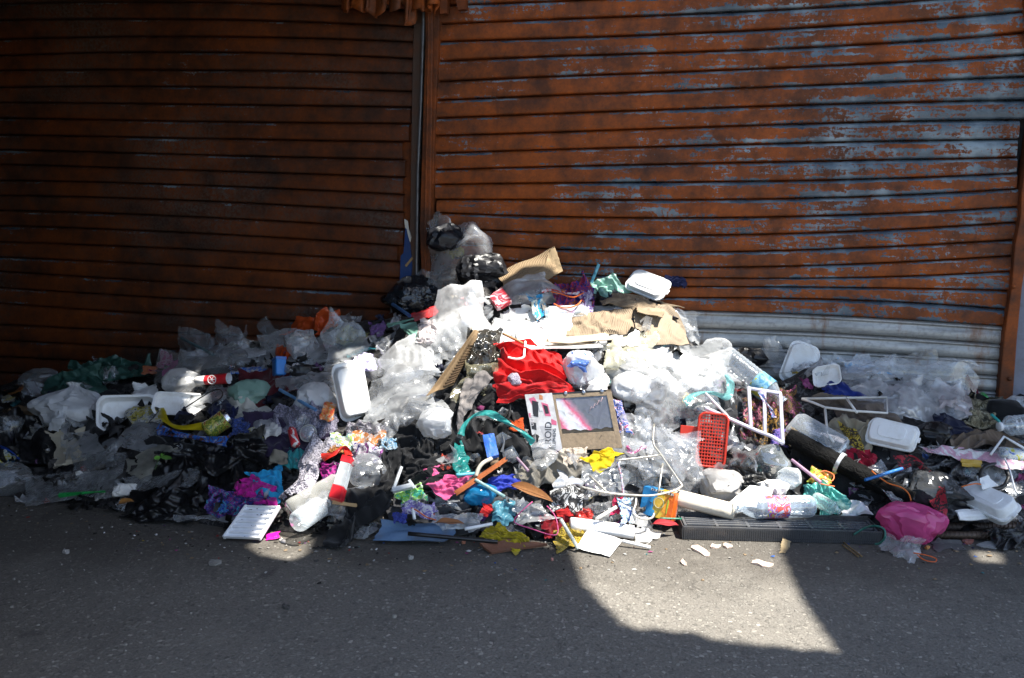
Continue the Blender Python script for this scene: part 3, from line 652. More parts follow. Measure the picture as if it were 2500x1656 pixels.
def run_layer(L):
    """lays one layer of the heap: sheets that overlap in it go down one after the other, each on top of what lies there"""
    global HF, DM, HNEW
    r = np.random.default_rng(100+L); subs = []
    for kind, d in QUEUE[L]:
        if kind == 'rigid': continue
        q = np.array(d['quad']) if kind == 'sheet' else np.array(d['box']).reshape(2, 2)
        x0, y0, x1, y1 = q[:, 0].min(), q[:, 1].min(), q[:, 0].max(), q[:, 1].max(); ext = max(x1-x0, y1-y0); lev = 0
        for bx_, lv in subs:
            if bx_[0] < x1-6 and x0+6 < bx_[2] and bx_[1] < y1-6 and y0+6 < bx_[3]: lev = max(lev, lv+1)
        subs.append(((x0, y0, x1, y1), lev)); d['lev'] = lev
        soft = (kind == 'sheet' and d['cat'] == 'bag' and d['mat'].name.startswith(('crump', 'thin'))) or d['cat'] in ('cloth', 'tarpaulin', 'cardboard', 'peel', 'pompom', 'hat', 'mat', 'ribbon'); d['facet'] = not soft
        n = d['n'] or (24 if ext < 60 else 34 if ext < 120 else 46 if ext < 190 else 58)
        d['nn'] = n if soft else int(n*.8)//2*2
    for lev in range(max([l for _, l in subs]+[0])+1):
        HNEW = HF.copy(); batches = {}
        for kind, d in QUEUE[L]:
            if kind != 'rigid' and d['lev'] == lev: batches.setdefault((kind, d['nn']), []).append(d)
        for (kind, n), ds in batches.items():
            Ts, Ps, cs, kbs, ka = [], [], [], [], []
            for d in ds:
                T, size = (sheet_target if kind == 'sheet' else bag_target)(d, n, r)
                ce = 1+(d['c']-1)*.40; ex = math.sqrt(max(ce**2-1, .02)); fl = r.random() < .5
                if kind == 'bag': oc = (((9, 2), .05), ((5, 4), .05), ((8, 8), .02)); a_ = (1+(ce-1)*1.4, 1+(ce-1)*.6)
                elif d['facet']: oc = ((2, .10), (4, .06)); a_ = (1+(ce-1)*1.25, 1+(ce-1)*.8)
                else: oc = (((5, 2), .10), ((9, 3), .05), ((3, 3), .08)); a_ = (1+(ce-1)*1.6, 1+(ce-1)*.35)
                if fl and kind == 'sheet': a_ = a_[::-1]; oc = tuple((k[::-1] if isinstance(k, tuple) else k, w_) for k, w_ in oc)
                nz = fieldnoise(n, n, kind == 'bag', oc, r)*size*ex*.55
                Ts.append(T); Ps.append(T+nz); cs.append(a_); kbs.append(d['kb']); ka.append(d.get('katt', .03))
            T = np.array(Ts); P = np.array(Ps)
            P = relax(P, T, (np.array(cs)[:, 0, None, None, None], np.array(cs)[:, 1, None, None, None]), kind == 'bag', 64, np.array(ka)[:, None, None, None], np.array(kbs), .0007 if kind == 'sheet' else 0., kind == 'sheet')
            uu, vv = np.meshgrid(np.linspace(0, 1, n), np.linspace(0, 1, n), indexing='ij'); uv = np.stack([uu, vv], -1).reshape(-1, 2)
            fc = grid_faces(n, n, kind == 'bag')
            for k, d in enumerate(ds):
                V = P[k]; V[..., 2] = np.maximum(V[..., 2], .003)
                if kind == 'sheet':
                    for _ in range(2 if not d['facet'] else 5 if n > 38 else 2): V[1:-1, 1:-1] = V[1:-1, 1:-1]*.5+(V[:-2, 1:-1]+V[2:, 1:-1]+V[1:-1, :-2]+V[1:-1, 2:])*.125
                o = mesh_obj(d['name'], V, fc, d['mat'], uv=uv)
                if d['facet']: o.data.set_sharp_from_angle(angle=R(34))
                tag(o, d['label'], d['cat'], GROUPS.get(d['cat']))
                mid = (V[1:, 1:]+V[:-1, :-1]+V[1:, :-1]+V[:-1, 1:])/4
                raise_field(V); raise_field(mid)
        settle()
    HNEW = HF.copy(); known = set(COL.objects.keys())
    for kind, fn in QUEUE[L]:
        if kind == 'rigid': fn()
    bpy.context.view_layer.update()
    for o in COL.objects:
        if o.name in known or o.type != 'MESH': continue
        v = np.empty(len(o.data.vertices)*3); o.data.vertices.foreach_get('co', v); M_ = np.array(o.matrix_world)
        raise_field(v.reshape(-1, 3)@M_[:3, :3].T+M_[:3, 3])
    settle()
def settle():
    global HF, DM
    HF = np.maximum(np.minimum(HF+.8*(HNEW-HF), BASE+.17), BASE)
    for _ in range(2): HF[2:-2, 2:-2] = (HF[2:-2, 2:-2]*2+HF[:-4, 2:-2]+HF[4:, 2:-2]+HF[2:-2, :-4]+HF[2:-2, 4:])/6
    DM = depth_map()

# ================================================================== builders of rigid things
WHITE = solid((.78, .78, .78), .4, dirt=.3)
def root_at(name, label, cat, Mx): return empty(name, None, label, cat, GROUPS.get(cat), Mx)
def foam_box(label, px, py, w, h, tilt, yaw=0, roll=0, lift=.02, mode='closed', th=.07, L=2):
    def fn():
        Mx = frame(px, py, lift, tilt, yaw, roll); s = mpp(px, py); W, H = w*s/2, h*s/2; t = th/2; r_ = min(W, H)*.40
        o = root_at('foam_box', label, 'foam box', Mx)
        def shell(zs, name, Mloc=None, inner=True, dent=0):
            k = min(W, H)
            rg = [rrect(W*.80, H*.78, r_, zs*t*1.0), rrect(W*.84, H*.82, r_, zs*t*.93), rrect(W*.92, H*.90, r_*1.1, zs*t*.12), rrect(W*.935, H*.915, r_*1.1, zs*.006), rrect(W, H, r_*1.2, zs*.005), rrect(W*1.005, H*1.005, r_*1.2, zs*.002), rrect(W*.995, H*.995, r_*1.2, zs*.0008)]
            if inner: rg += [rrect(W*.90, H*.88, r_*1.1, zs*.001), rrect(W*.885, H*.865, r_*1.1, zs*t*.14), rrect(W*.81, H*.79, r_, zs*t*.86), rrect(W*.76, H*.74, r_, zs*t*.93)]
            v, f = loft_vf(rg); f = f if zs < 0 else [q[::-1] for q in f]
            v = [(x*(1+.02*math.sin(9*y/H+px)), y*(1+.02*math.sin(7*x/W+py)), z+.003*math.sin(8*x/W+py)) for x, y, z in v]
            ob = MB().add((v, f), Mloc).build(name, foam(), o, True)
            b = ob.modifiers.new('smooth_edges', 'BEVEL'); b.width = .0025; b.segments = 2; b.limit_method = 'ANGLE'
            return ob
        if mode == 'closed':
            shell(-1, 'base', inner=False); ld = shell(1, 'lid', inner=False)
            MB().box(W*.98, W*1.09, -H*.2, H*.2, .0005, .005).build('tab', foam(), ld, bevel=.002)
            pv = loft_vf([rrect(W*.55, H*.52, r_*.8, t*1.0), rrect(W*.53, H*.50, r_*.8, t*1.0+.004)]); MB().add((pv[0], pv[1])).build('raised_panel', foam(), ld, bevel=.002)
        elif mode == 'open':
            shell(-1, 'base')
            Ml = Matrix.Translation((0, H, 0)) @ Matrix.Rotation(R(68), 4, 'X') @ Matrix.Translation((0, H, 0))
            shell(-1, 'lid', Ml)
        elif mode == 'tray': shell(-1, 'base')
        elif mode == 'back': shell(1, 'base', inner=False)
    Q(fn, L)
def clear_lid_box(label, px, py, w, h, tilt, yaw, roll, lift=.02, th=.05, L=2, mat=None):
    def fn():
        Mx = frame(px, py, lift, tilt, yaw, roll); s = mpp(px, py); W, H = w*s/2, h*s/2; t = th; r_ = min(W, H)*.3
        o = root_at('clear_container', label, 'container', Mx)
        rg = [rrect(W*.8, H*.75, r_, t), rrect(W*.84, H*.8, r_, t*.94), rrect(W*.93, H*.9, r_, .008), rrect(W, H, r_*1.2, .004), rrect(W, H, r_*1.2, 0)]
        v, f = loft_vf(rg, (True, False)); MB().add((v, f)).build('lid', mat or pet(op=.28), o, True)
        rr = rrect(W, H, r_*1.2, .001); MB().add(tube_vf([np.array(p) for p in rr+rr[:1]], .0025, 6, False)).build('rim', film(op=.7), o, True)
    Q(fn, L)
def line_frame(a, b):
    a, b = np.asarray(a, float), np.asarray(b, float); z = Vector(b-a); ln = z.length
    q = z.to_track_quat('Z', 'Y').to_matrix().to_4x4(); q.translation = Vector(a); return q, ln
def bottle(label, pa, pb, rad, lifts=(.03, .03), label_at=None, lmat=None, cap=None, tint=(.82, .88, .92), L=2, ribs=10, op=.2, neck=True):
    def fn():
        A, Bq = at(*pa, lifts[0]), at(*pb, lifts[1]); rr = rad*mpp(*pb)
        A[2] = max(A[2], rr*.9); Bq[2] = max(Bq[2], rr*.98)
        Mx, ln = line_frame(Bq, A); o = root_at('plastic_bottle', label, 'bottle', Mx)
        pr = [(.25*rr, .006), (.8*rr, 0), (.97*rr, .012), (rr, .03)]; body = ln*(.70 if neck else .93); k = ribs*4
        for i in range(k+1):
            z = .035+(body-.035)*i/k; q = 1-.035*(.5-.5*math.cos(2*math.pi*i/4)); lab = label_at and label_at[0]*ln < z < label_at[1]*ln
            pr.append((rr*(.985 if lab else q), z))
        if neck: pr += [(rr*.97, body+.01), (rr*.85, body+ln*.08), (rr*.6, body+ln*.15), (rr*.40, body+ln*.19), (rr*.38, ln*.945), (rr*.46, ln*.95), (rr*.46, ln*.955), (rr*.37, ln*.96), (rr*.37, ln)]
        else: pr += [(rr, ln*.95), (rr*.9, ln*.97), (rr*.9, ln)]
        bd = MB().add(lathe_vf(pr, 24, (True, False))).build('body', pet(tint, op), o, True)
        if label_at:
            p2 = [(rr*1.004, label_at[0]*ln), (rr*1.008, label_at[0]*ln+.004), (rr*1.008, label_at[1]*ln-.004), (rr*1.004, label_at[1]*ln)]
            MB().add(lathe_vf(p2, 24, (False, False))).build('label_band', lmat, bd, True)
        if cap: 
            c = [(rr*.44, ln*.955), (rr*.46, ln*.96), (rr*.46, ln*1.02), (rr*.40, ln*1.03), (.001, ln*1.03)]
            MB().add(lathe_vf(c, 20)).build('cap', cap, o, True)
        else:
            pts = [(rr*.40*math.cos(q), rr*.40*math.sin(q), ln*.985) for q in np.linspace(0, 6.2832, 17)]
            MB().add(tube_vf(pts, rr*.05, 6, False)).build('neck_thread', pet(tint, .5), bd, True)
    Q(fn, L)
def straw(label, a, b, rad, mat, lifts=(.03, .05), name='drinking_straw', cat='straw', L=3, bend=.0, stripe=None):
    def fn():
        A, Bq = at(*a, lifts[0]), at(*b, lifts[1]); A[2] = max(A[2], .006); Bq[2] = max(Bq[2], .006)
        pts = [A+(Bq-A)*t+np.array([0, 0, bend*math.sin(math.pi*t)]) for t in np.linspace(0, 1, 7)]; rr = rad*mpp(*a)
        hollow = cat == 'straw'; v, f = tube_vf(pts, rr, 10, not hollow)
        o = mesh_obj(name, v, f, mat); tag(o, label, cat, GROUPS.get(cat))
    Q(fn, L)
def wire(name, cat, label, paths, rad, mat, L=3, k=5, parts=None):
    """bent wire: each path is [(px, py, lift), ...]"""
    def fn():
        P = [[at(x, y, l) for x, y, l in p] for p in paths]
        for p in P:
            for q in p: q[2] = max(q[2], .004)
        s = mpp(paths[0][0][0], paths[0][0][1])
        if len(P) == 1:
            v, f = tube_vf(smooth_poly(P[0], k) if k > 1 else P[0], rad*s, 8); o = mesh_obj(name, v, f, mat); tag(o, label, cat, GROUPS.get(cat)); return
        o = empty(name, P[0][0], label, cat, GROUPS.get(cat))
        for i, p in enumerate(P):
            v, f = tube_vf(smooth_poly(p, k) if k > 1 else p, rad*s, 8); mesh_obj((parts or ['wire']*len(P))[i], np.array(v)-P[0][0], f, mat, o)
    Q(fn, L)
def board(name, cat, label, quad, mat, th=.004, lifts=(.02,)*4, L=2, warp=.008, n=14, flute=None):
    """stiff sheet with thickness: corners given as photo positions with lifts towards the eye"""
    def fn():
        C_ = [at(x, y, l) for (x, y), l in zip(quad, lifts)]
        for q in C_: q[2] = max(q[2], .004)
        u, v = np.meshgrid(np.linspace(0, 1, n), np.linspace(0, 1, n), indexing='ij'); u = u[..., None]; v = v[..., None]
        T = C_[0]*(1-u)*(1-v)+C_[1]*u*(1-v)+C_[2]*u*v+C_[3]*(1-u)*v
        nr = np.cross(C_[1]-C_[0], C_[3]-C_[0]); nr /= np.linalg.norm(nr); nr = nr if nr@(CAM-C_[0]) > 0 else -nr
        r = np.random.default_rng(int(quad[0][0]*7+quad[0][1])); T = T+nr*(upsample(r.standard_normal((4, 4)), n, n)[..., None]*warp)
        e = upsample(r.standard_normal((9, 9, 2)), n, n)*.012*np.linalg.norm(C_[1]-C_[0]); T = T+(C_[1]-C_[0])/np.linalg.norm(C_[1]-C_[0])*e[..., :1]
        Bk = T-nr*th; V = np.concatenate([T.reshape(-1, 3), Bk.reshape(-1, 3)]); f = grid_faces(n, n)+[q[::-1] for q in grid_faces(n, n, off=n*n)]
        rim = [i*n for i in range(n)]+[(n-1)*n+j for j in range(1, n)]+[i*n+n-1 for i in range(n-2, -1, -1)]+[j for j in range(n-2, 0, -1)]
        f += [(rim[i], rim[(i+1) % len(rim)], rim[(i+1) % len(rim)]+n*n, rim[i]+n*n) for i in range(len(rim))]
        uu, vv = np.meshgrid(np.linspace(0, 1, n), np.linspace(0, 1, n), indexing='ij'); uv = np.stack([uu, vv], -1).reshape(-1, 2)
        o = mesh_obj(name, V, f, mat, smooth=False, uv=np.concatenate([uv, uv])); tag(o, label, cat, GROUPS.get(cat))
        if flute:                                      # exposed corrugation ridges as real geometry
            (u0, v0, u1, v1, k) = flute; org = o.location; mb = MB()
            P_ = lambda a, b: C_[0]*(1-a)*(1-b)+C_[1]*a*(1-b)+C_[2]*a*b+C_[3]*(1-a)*b+nr*.004
            for i in range(k):
                b = v0+(v1-v0)*i/(k-1); mb.add(tube_vf([P_(u0, b)-np.array(org), P_(u1, b)-np.array(org)], .0035, 6))
            mb.build('flutes', kraft((.13, .085, .05)), o, True)['kind'] = 'stuff'
    Q(fn, L)
def ribbon(name, cat, label, path, width, mat, L=3, tw=.6):
    def fn():
        P = smooth_poly([at(x, y, l) for x, y, l in path], 8); s = mpp(path[0][0], path[0][1]); V = []
        r = random.Random(path[0][0])
        for i, p in enumerate(P):
            t = P[min(i+1, len(P)-1)]-P[max(i-1, 0)]; t /= np.linalg.norm(t)+1e-9; vw = CAM-p; vw /= np.linalg.norm(vw); a = np.cross(t, vw); a /= np.linalg.norm(a); b = np.cross(a, t)
            q = tw*math.sin(i*.33+path[0][1]); ax = a*math.cos(q)+b*math.sin(q); wd = width*s*(.75+.35*math.sin(i*.21+2))
            for j in range(5): e = (j/4-.5); V.append(p+ax*e*wd+b*.006*math.cos(e*6+i*.5))
        o = mesh_obj(name, V, grid_faces(len(P), 5), mat); tag(o, label, cat, GROUPS.get(cat))
    Q(fn, L)
def text_part(txt, Mloc, size, mat, parent, name='lettering', cond=1.0):
    cu = bpy.data.curves.new(name, 'FONT'); cu.body = txt; cu.size = size; cu.extrude = .0004; cu.align_x = 'CENTER'; cu.align_y = 'CENTER'
    ob = bpy.data.objects.new(name, cu); COL.objects.link(ob); dg = bpy.context.evaluated_depsgraph_get(); me = bpy.data.meshes.new_from_object(ob.evaluated_get(dg))
    bpy.data.objects.remove(ob); me.materials.clear(); me.materials.append(mat); o = bpy.data.objects.new(name, me); COL.objects.link(o); o.parent = parent; o.matrix_local = Mloc @ Matrix.Scale(cond, 4, (1, 0, 0)); return o
def leaf(label, a, b, wd, color, lifts=(.02, .02), L=3, curl=.012):
    def fn():
        A, Bq = at(*a, lifts[0]), at(*b, lifts[1]); A[2] = max(A[2], .006); Bq[2] = max(Bq[2], .006); t = Bq-A; ln = np.linalg.norm(t); t /= ln; vw = (CAM-A); vw /= np.linalg.norm(vw); vw = vw*.6+np.array([0, 0, .8]); s = np.cross(t, vw); s /= np.linalg.norm(s); nn = np.cross(s, t); nn = nn if nn[2] > 0 else -nn
        V = []; w_ = wd*mpp(*a)/2
        for i in range(13):
            q = i/12; ww = w_*math.sin(math.pi*q**.8)**.8+.0006
            for j in range(5): e = j/2-1; V.append(A+t*ln*q+s*e*ww+nn*(curl*abs(e)**1.5*math.sin(3*q+.4)+.004*math.sin(9*q)*abs(e)+.008*math.sin(2.5*q)))
        o = mesh_obj('leaf', V, grid_faces(13, 5), cloth(color, .7, 200, .5)); tag(o, label, 'leaf', GROUPS['leaf'])
        vv, ff = tube_vf([A+t*ln*q+nn*(.008*math.sin(2.5*q)+.0012) for q in np.linspace(-.08, .97, 10)], .0012, 5); org = np.array(o.location)
        mesh_obj('midrib', np.array(vv)-org, ff, solid(V3(color, .6), .7), o)
    Q(fn, L)

# ================================================================== the rubbish, thing by thing (positions are places in the photo, cast onto the heap)
BLK = plas((.010, .010, .011), .34, .4, 20, .4); BLKC = cloth((.010, .010, .011)); NAVY = cloth((.008, .012, .05))
CL = film(); CLG = film((.68, .70, .72), .30); CLW = film((.84, .85, .86), .42, .2); CLD = film((.42, .43, .44), .22, .12); CLO = film((.50, .46, .30), .40); WET = film((.55, .57, .58), .28, .08, .7, 60)
WBAG = tplas((.80, .81, .83), .86); GREENW = plas((.028, .085, .065), .5, .3, 40)
# ---- layer 0: broad sheets low in the heap
for nm, ct, lb, q, mt, kw in [
 ('cloth', 'cloth', 'wide black cloth under the foam boxes at the left of the heap', B(60, 960, 330, 1110), BLKC, {}),
 ('plastic_bag', 'bag', 'slack black bag lying under clear film at the far left edge', B(-60, 1000, 130, 1180), BLK, {}),
 ('cloth', 'cloth', 'black cloth behind the green seedling and the big bin bag', B(360, 1060, 560, 1180), BLKC, {}),
 ('plastic_film', 'film', 'dull grey film spread under the red drink cup', B(380, 880, 640, 1010), CLD, {}),
 ('cloth', 'cloth', 'dark maroon cloth beside the blue snack wrapper strip', B(590, 890, 720, 1000), cloth((.07, .008, .012)), {}),
 ('cloth', 'cloth', 'dark violet cloth under the grey sequinned fabric', B(600, 1000, 800, 1120), cloth((.03, .02, .05)), {}),
 ('plastic_film', 'film', 'crumpled grey film under the orange bag', B(640, 800, 830, 930), CLG, {}),
 ('plastic_film', 'film', 'wrinkled clear film right of the upright foam box', B(880, 880, 1060, 1050), CL, {}),
 ('cloth', 'cloth', 'black cloth filling the hollow under the teal ribbon', [(1100, 970), (1300, 980), (1310, 1140), (1090, 1160)], BLKC, dict(c=1.3)),
 ('cloth', 'cloth', 'charcoal cloth behind the red cloth, below the white board', B(1180, 850, 1400, 990), cloth((.02, .02, .022)), {}),
 ('paper', 'paper', 'torn white paper sheets heaped above the red cloth', B(1225, 760, 1420, 850), paper((.82, .81, .78), .15), dict(c=1.4)),
 ('plastic_film', 'film', 'clear film layer under the cardboard sheets near the shutter', B(1330, 740, 1560, 840), CLW, {}),
 ('plastic_film', 'film', 'dense crinkled film at the sunlit centre right', B(1470, 800, 1760, 960), tplas((.50, .50, .49), .93), dict(c=1.35)),
 ('cloth', 'cloth', 'black patterned cloth behind the white plastic rack', B(1790, 960, 1950, 1100), multi(((.01, .01, .012), (.012, .012, .014), (.20, .10, .02), (.01, .01, .01), (.45, .10, .22), (.012, .012, .014)), 34), dict(c=1.3)),
 ('cloth', 'cloth', 'dark grey cloth behind the red basket', B(1740, 960, 1830, 1080), cloth((.03, .03, .033)), {}),
 ('plastic_film', 'film', 'dim grey film against the galvanised slats at right', B(2050, 870, 2380, 1000), CLG, {}),
 ('cloth', 'cloth', 'dark olive cloth by the right guide rail', B(2330, 955, 2460, 1050), cloth((.05, .045, .03)), {}),
 ('cloth', 'cloth', 'black cloth under the burnt beam', B(1900, 1090, 2200, 1240), BLKC, {}),
 ('plastic_bag', 'bag', 'slack dark grey bag between burnt beam and foam box', B(2160, 1120, 2360, 1260), plas((.03, .03, .032), .3), {}),
 ('plastic_film', 'film', 'clear film hanging under the wire hanger', B(1440, 1080, 1700, 1220), CLG, dict(c=1.35)),
 ('cloth', 'cloth', 'dark grey rag low at the front centre', B(960, 1170, 1250, 1290), cloth((.05, .05, .055)), {}),
 ('plastic_film', 'film', 'clear wrinkled film low at the right edge', B(2360, 1080, 2540, 1220), CLG, {}),
]: S(nm, ct, lb, q, mt, L=0, **kw)

# ---- left part
S('tarpaulin', 'tarpaulin', 'dark green woven tarpaulin lump at the back left of the heap', [(168, 905), (215, 868), (385, 876), (345, 965)], GREENW, 1.35, L=1, lift=.05)
S('tarpaulin', 'tarpaulin', 'dark green tarpaulin fold hanging down left of the white knotted bag', B(110, 900, 250, 985, -20), GREENW, 1.3, L=1, lift=.03)
G('plastic_bag', 'bag', 'dim clear bag left of the green tarpaulin', (62, 900, 145, 985), CLD, L=1)
S('snack_wrapper', 'wrapper', 'crushed orange snack wrapper at the far left back', B(18, 942, 62, 968, -15), multi(((.55, .10, .01), (.65, .25, .02), (.35, .03, .01)), 30, .35, gloss=True), 1.3, L=2)
S('snack_wrapper', 'wrapper', 'small yellow and white wrapper under the orange one at far left', B(4, 966, 36, 980), multi(((.6, .5, .1), (.6, .6, .55)), 30, .4, gloss=True), 1.2, L=2)
board('cardboard', 'cardboard', 'bent brown cardboard flap at the left end of the heap', [(28, 995), (80, 988), (122, 1006), (88, 1030)], kraft((.24, .16, .09)), .004, (.03, .06, .03, .02), 1, .02)
G('plastic_film', 'film', 'crumpled bluish clear film at the left frame edge', (-25, 1015, 60, 1070), CLD, L=1)
S('snack_wrapper', 'wrapper', 'yellow printed packet at the left frame edge', B(-25, 1092, 42, 1132, 25), multi(((.55, .50, .04), (.6, .6, .5), (.02, .15, .3)), 26, .35, gloss=True), 1.15, L=2)
ribbon('strap', 'strap', 'blue plastic strap beside the yellow packet at left', [(-20, 1085, .02), (20, 1098, .03), (48, 1122, .02)], 9, plas((.02, .07, .35), .3), 2)
G('plastic_bag', 'bag', 'dusty clear bag on the ground at the left frame edge', (-40, 1130, 72, 1215), CLD, L=2)
G('plastic_bag', 'bag', 'white translucent knotted carrier bag with blue print beside open foam box', (124, 950, 250, 1050), WBAG, 1.2, L=2, neck=.28, tilt=25, lift=.02)
S('plastic_bag', 'bag', 'white slack bag handle strip hanging left of the knotted bag', [(135, 985), (165, 975), (150, 1050), (118, 1050)], WBAG, 1.15, L=2, lift=.03)
foam_box('open white foam box facing out beside the knotted white bag', 312, 1008, 140, 92, 30, 0, 4, .04, 'tray', .10)
S('paper', 'paper', 'crumpled white paper above the open foam box', B(322, 936, 385, 988, 12), paper(), 1.45, L=2, lift=.04)
S('snack_wrapper', 'wrapper', 'pink magenta pointed packet behind the foam tray', [(392, 846), (420, 862), (434, 905), (380, 910)], multi(((.55, .03, .20), (.65, .35, .42), (.45, .02, .12)), 22, .4, gloss=True), 1.12, L=2, lim=.05, lift=.04)
S('snack_wrapper', 'wrapper', 'bright pink flat wrapper piece beside the pointed pink packet', B(400, 882, 436, 912), plas((.6, .05, .32), .35), 1.12, L=2, lift=.04)
S('cloth', 'cloth', 'small orange rag beside the green tarpaulin', B(346, 892, 382, 912), cloth((.55, .12, .01)), 1.3, L=2, lift=.05)
foam_box('white foam tray half covered by clear film below the red cup', 445, 985, 136, 66, 45, 0, 8, .04, 'tray', .06)
G('plastic_bag', 'bag', 'puffed frosted bag shining behind the foam tray', (396, 900, 482, 962), CLW, 1.08, L=2, lift=.03, depth=.9)
S('plastic_film', 'film', 'clear film wrapper stretched over the foam tray', [(425, 950), (570, 925), (560, 1000), (440, 1002)], CL, 1.12, L=3, lift=.02, lim=.06)
for i, (q, lb) in enumerate([(B(440, 800, 520, 890), 'crumpled clear film with pale straw stuck in it'), (B(505, 790, 600, 880, 15), 'glossy clear film ball at the top left ridge'), (B(540, 830, 640, 905, -10), 'crumpled clear film right of the ridge ball, above blue strip'), (B(440, 850, 560, 915), 'wrinkled clear film just behind the red cup')]):
    S('plastic_film', 'film', lb, q, CL if i % 2 else CLG, 1.5, L=1+i % 2, lift=.06, lim=.10)
S('plastic_film', 'film', 'stiff pointed clear film standing at the left ridge', [(550, 798), (572, 800), (600, 850), (560, 860)], CL, 1.06, L=2, lim=.03, lift=.06)
straw('pale teal straw poking from clear film at the left ridge', (443, 826), (520, 866), 3.2, tplas((.35, .6, .62), .85), (.10, .08))
def red_cup():
    A, Bq = at(480, 930, .08), at(560, 924, .08); rr = 16*mpp(520, 926); Mx, ln = line_frame(A, Bq); o = root_at('paper_cup', 'crushed red and white drink cup lying on clear film', 'cup', Mx)
    sq = lambda vf: ([(x, y*.8, z) for x, y, z in vf[0]], vf[1])
    MB().add(sq(lathe_vf([(rr*.82, 0), (rr*.84, ln*.28)], 22, (True, False)))).build('white_base', paper((.7, .68, .66)), o, True)
    rw = MB().add(sq(lathe_vf([(rr*.842, ln*.28), (rr*1.0, ln*.97)], 22, (False, False)))).build('red_wall', solid((.55, .012, .02), .4), o, True)
    MB().add(sq(lathe_vf([(rr*1.0, ln*.97), (rr*1.06, ln*.985), (rr*1.04, ln), (rr*.98, ln*.99), (rr*.9, ln*.6)], 22, (False, False)))).build('rim', paper((.75, .74, .72)), o, True)
    d = np.array(Mx.to_3x3().inverted() @ Vector(CAM-A)); d[2] = 0; d /= np.linalg.norm(d); s = np.cross((0, 0, 1), d)
    for k in range(1):
        c = d*rr*.98+np.array([0, 0, ln*.55]); pts = [c+s*rr*.62*math.cos(q)+np.array([0, 0, 1])*rr*.62*math.sin(q) for q in np.linspace(0, 6.283, 25)]
        MB().add(tube_vf(pts, .0022, 5, False)).build('ring_emblem', WHITE, rw, True)
        for a in (.5, 1.6, 2.6): MB().add(tube_vf([c+(s*math.cos(a)+np.array([0, 0, 1])*math.sin(a))*rr*.6*t for t in (-1, 0, 1)], .0016, 5)).build('emblem_stroke', WHITE, rw, True)
Q(red_cup, 3)
S('plastic_bag', 'bag', 'white torn bag scrap like a glove on the ridge left of the stiff film', B(604, 838, 642, 872, -20), WBAG, 1.35, L=2, lift=.05)
S('snack_wrapper', 'wrapper', 'bright blue twisted wrapper strip above the maroon cloth', B(562, 888, 645, 908, 4), multi(((.02, .12, .55), (.03, .2, .7), (.6, .6, .6), (.3, .03, .03)), 26, .35, gloss=True), 1.25, L=3, lift=.05)
G('plastic_bag', 'bag', 'small crumpled pale green bag left of the blue straw', (574, 928, 652, 1000), tplas((.34, .55, .46), .8), 1.2, L=2, tilt=30)
S('cloth', 'cloth', 'dirty cream cloth under the pale green bag', B(555, 975, 650, 1035, 20), cloth((.42, .40, .35)), 1.3, L=2)
wire('wire_hook', 'wire', 'thin bent black wire hook across the foam tray', [[(443, 1002, .10), (500, 965, .11), (529, 951, .11), (543, 958, .10), (539, 972, .09), (518, 986, .07)]], 1.6, solid((.01, .01, .01), .4))
S('cloth', 'cloth', 'small navy rag beside the drink can', B(508, 975, 575, 1025, 25), NAVY, 1.35, L=2, lift=.04)
def can():
    A, Bq = at(503, 1056, .05), at(560, 1016, .06); rr = 24*mpp(530, 1036); Mx, ln = line_frame(A, Bq); o = root_at('drink_can', 'yellow and green drink can with bare metal end', 'can', Mx)
    pr = [(rr*.75, 0), (rr*.92, ln*.05), (rr, ln*.1), (rr, ln*.85)]; pr = pr[:3]+[(rr*(1-.05*math.sin(3*q)), ln*(.1+.75*q)) for q in np.linspace(.1, 1, 8)]
    MB().add(lathe_vf(pr, 24, (True, False))).build('body', multi(((.38, .34, .02), (.10, .16, .02), (.45, .42, .08), (.30, .06, .02)), 30, .25, gloss=True), o, True)
    en = MB().add(lathe_vf([(pr[-1][0]*1.001, ln*.85), (rr*.86, ln*.96), (rr*.88, ln), (rr*.80, ln*.99), (rr*.78, ln*.94), (.001, ln*.94)], 24, (False, False))).build('end', steel((.7, .7, .7), .25), o, True)
    MB().add(loft_vf([rrect(.006, .010, .005, ln*.945), rrect(.006, .010, .005, ln*.96)])).build('pull_tab', steel((.7, .7, .7), .3), en)
Q(can, 2)
ribbon('snack_wrapper', 'wrapper', 'long curved yellow wrapper strip above the blue one', [(392, 1004, .06), (408, 1030, .07), (440, 1044, .06), (504, 1040, .05)], 22, plas((.55, .42, .01), .35), 3)
ribbon('snack_wrapper', 'wrapper', 'flat blue chocolate wrapper with brown picture at the left', [(384, 1048, .06), (430, 1060, .06), (500, 1072, .06), (555, 1078, .06)], 26, multi(((.01, .10, .5), (.02, .2, .65), (.16, .05, .02), (.02, .15, .6), (.4, .4, .45)), 16, .3, gloss=True), 3, .25)
S('plastic_film', 'film', 'printed yellow and black film scrap on the open foam box', B(310, 988, 396, 1026, -4), multi(((.02, .02, .02), (.5, .42, .02), (.5, .5, .48), (.02, .02, .03)), 20, .3, gloss=True), 1.2, L=3, lift=.06)
S('plastic_film', 'film', 'stiff grey clear film leaning below the open foam box', [(330, 1010), (398, 1015), (375, 1105), (258, 1092)], CLG, 1.05, L=2, lift=.05, kb=.2)
S('tray', 'tray', 'dirty cream moulded tray with dents at left', [(118, 1048), (198, 1044), (206, 1140), (132, 1146)], paper((.45, .40, .30), .4), 1.1, L=2, lift=.03, kb=.3)
S('plastic_film', 'film', 'clear film flap over the cream moulded tray', [(145, 1060), (225, 1042), (262, 1095), (160, 1112)], CLG, 1.06, L=3, lift=.03)
S('plastic_film', 'film', 'speckled clear film in front of the cream tray', B(175, 1098, 300, 1175, -6), WET, 1.14, L=2, lift=.03)
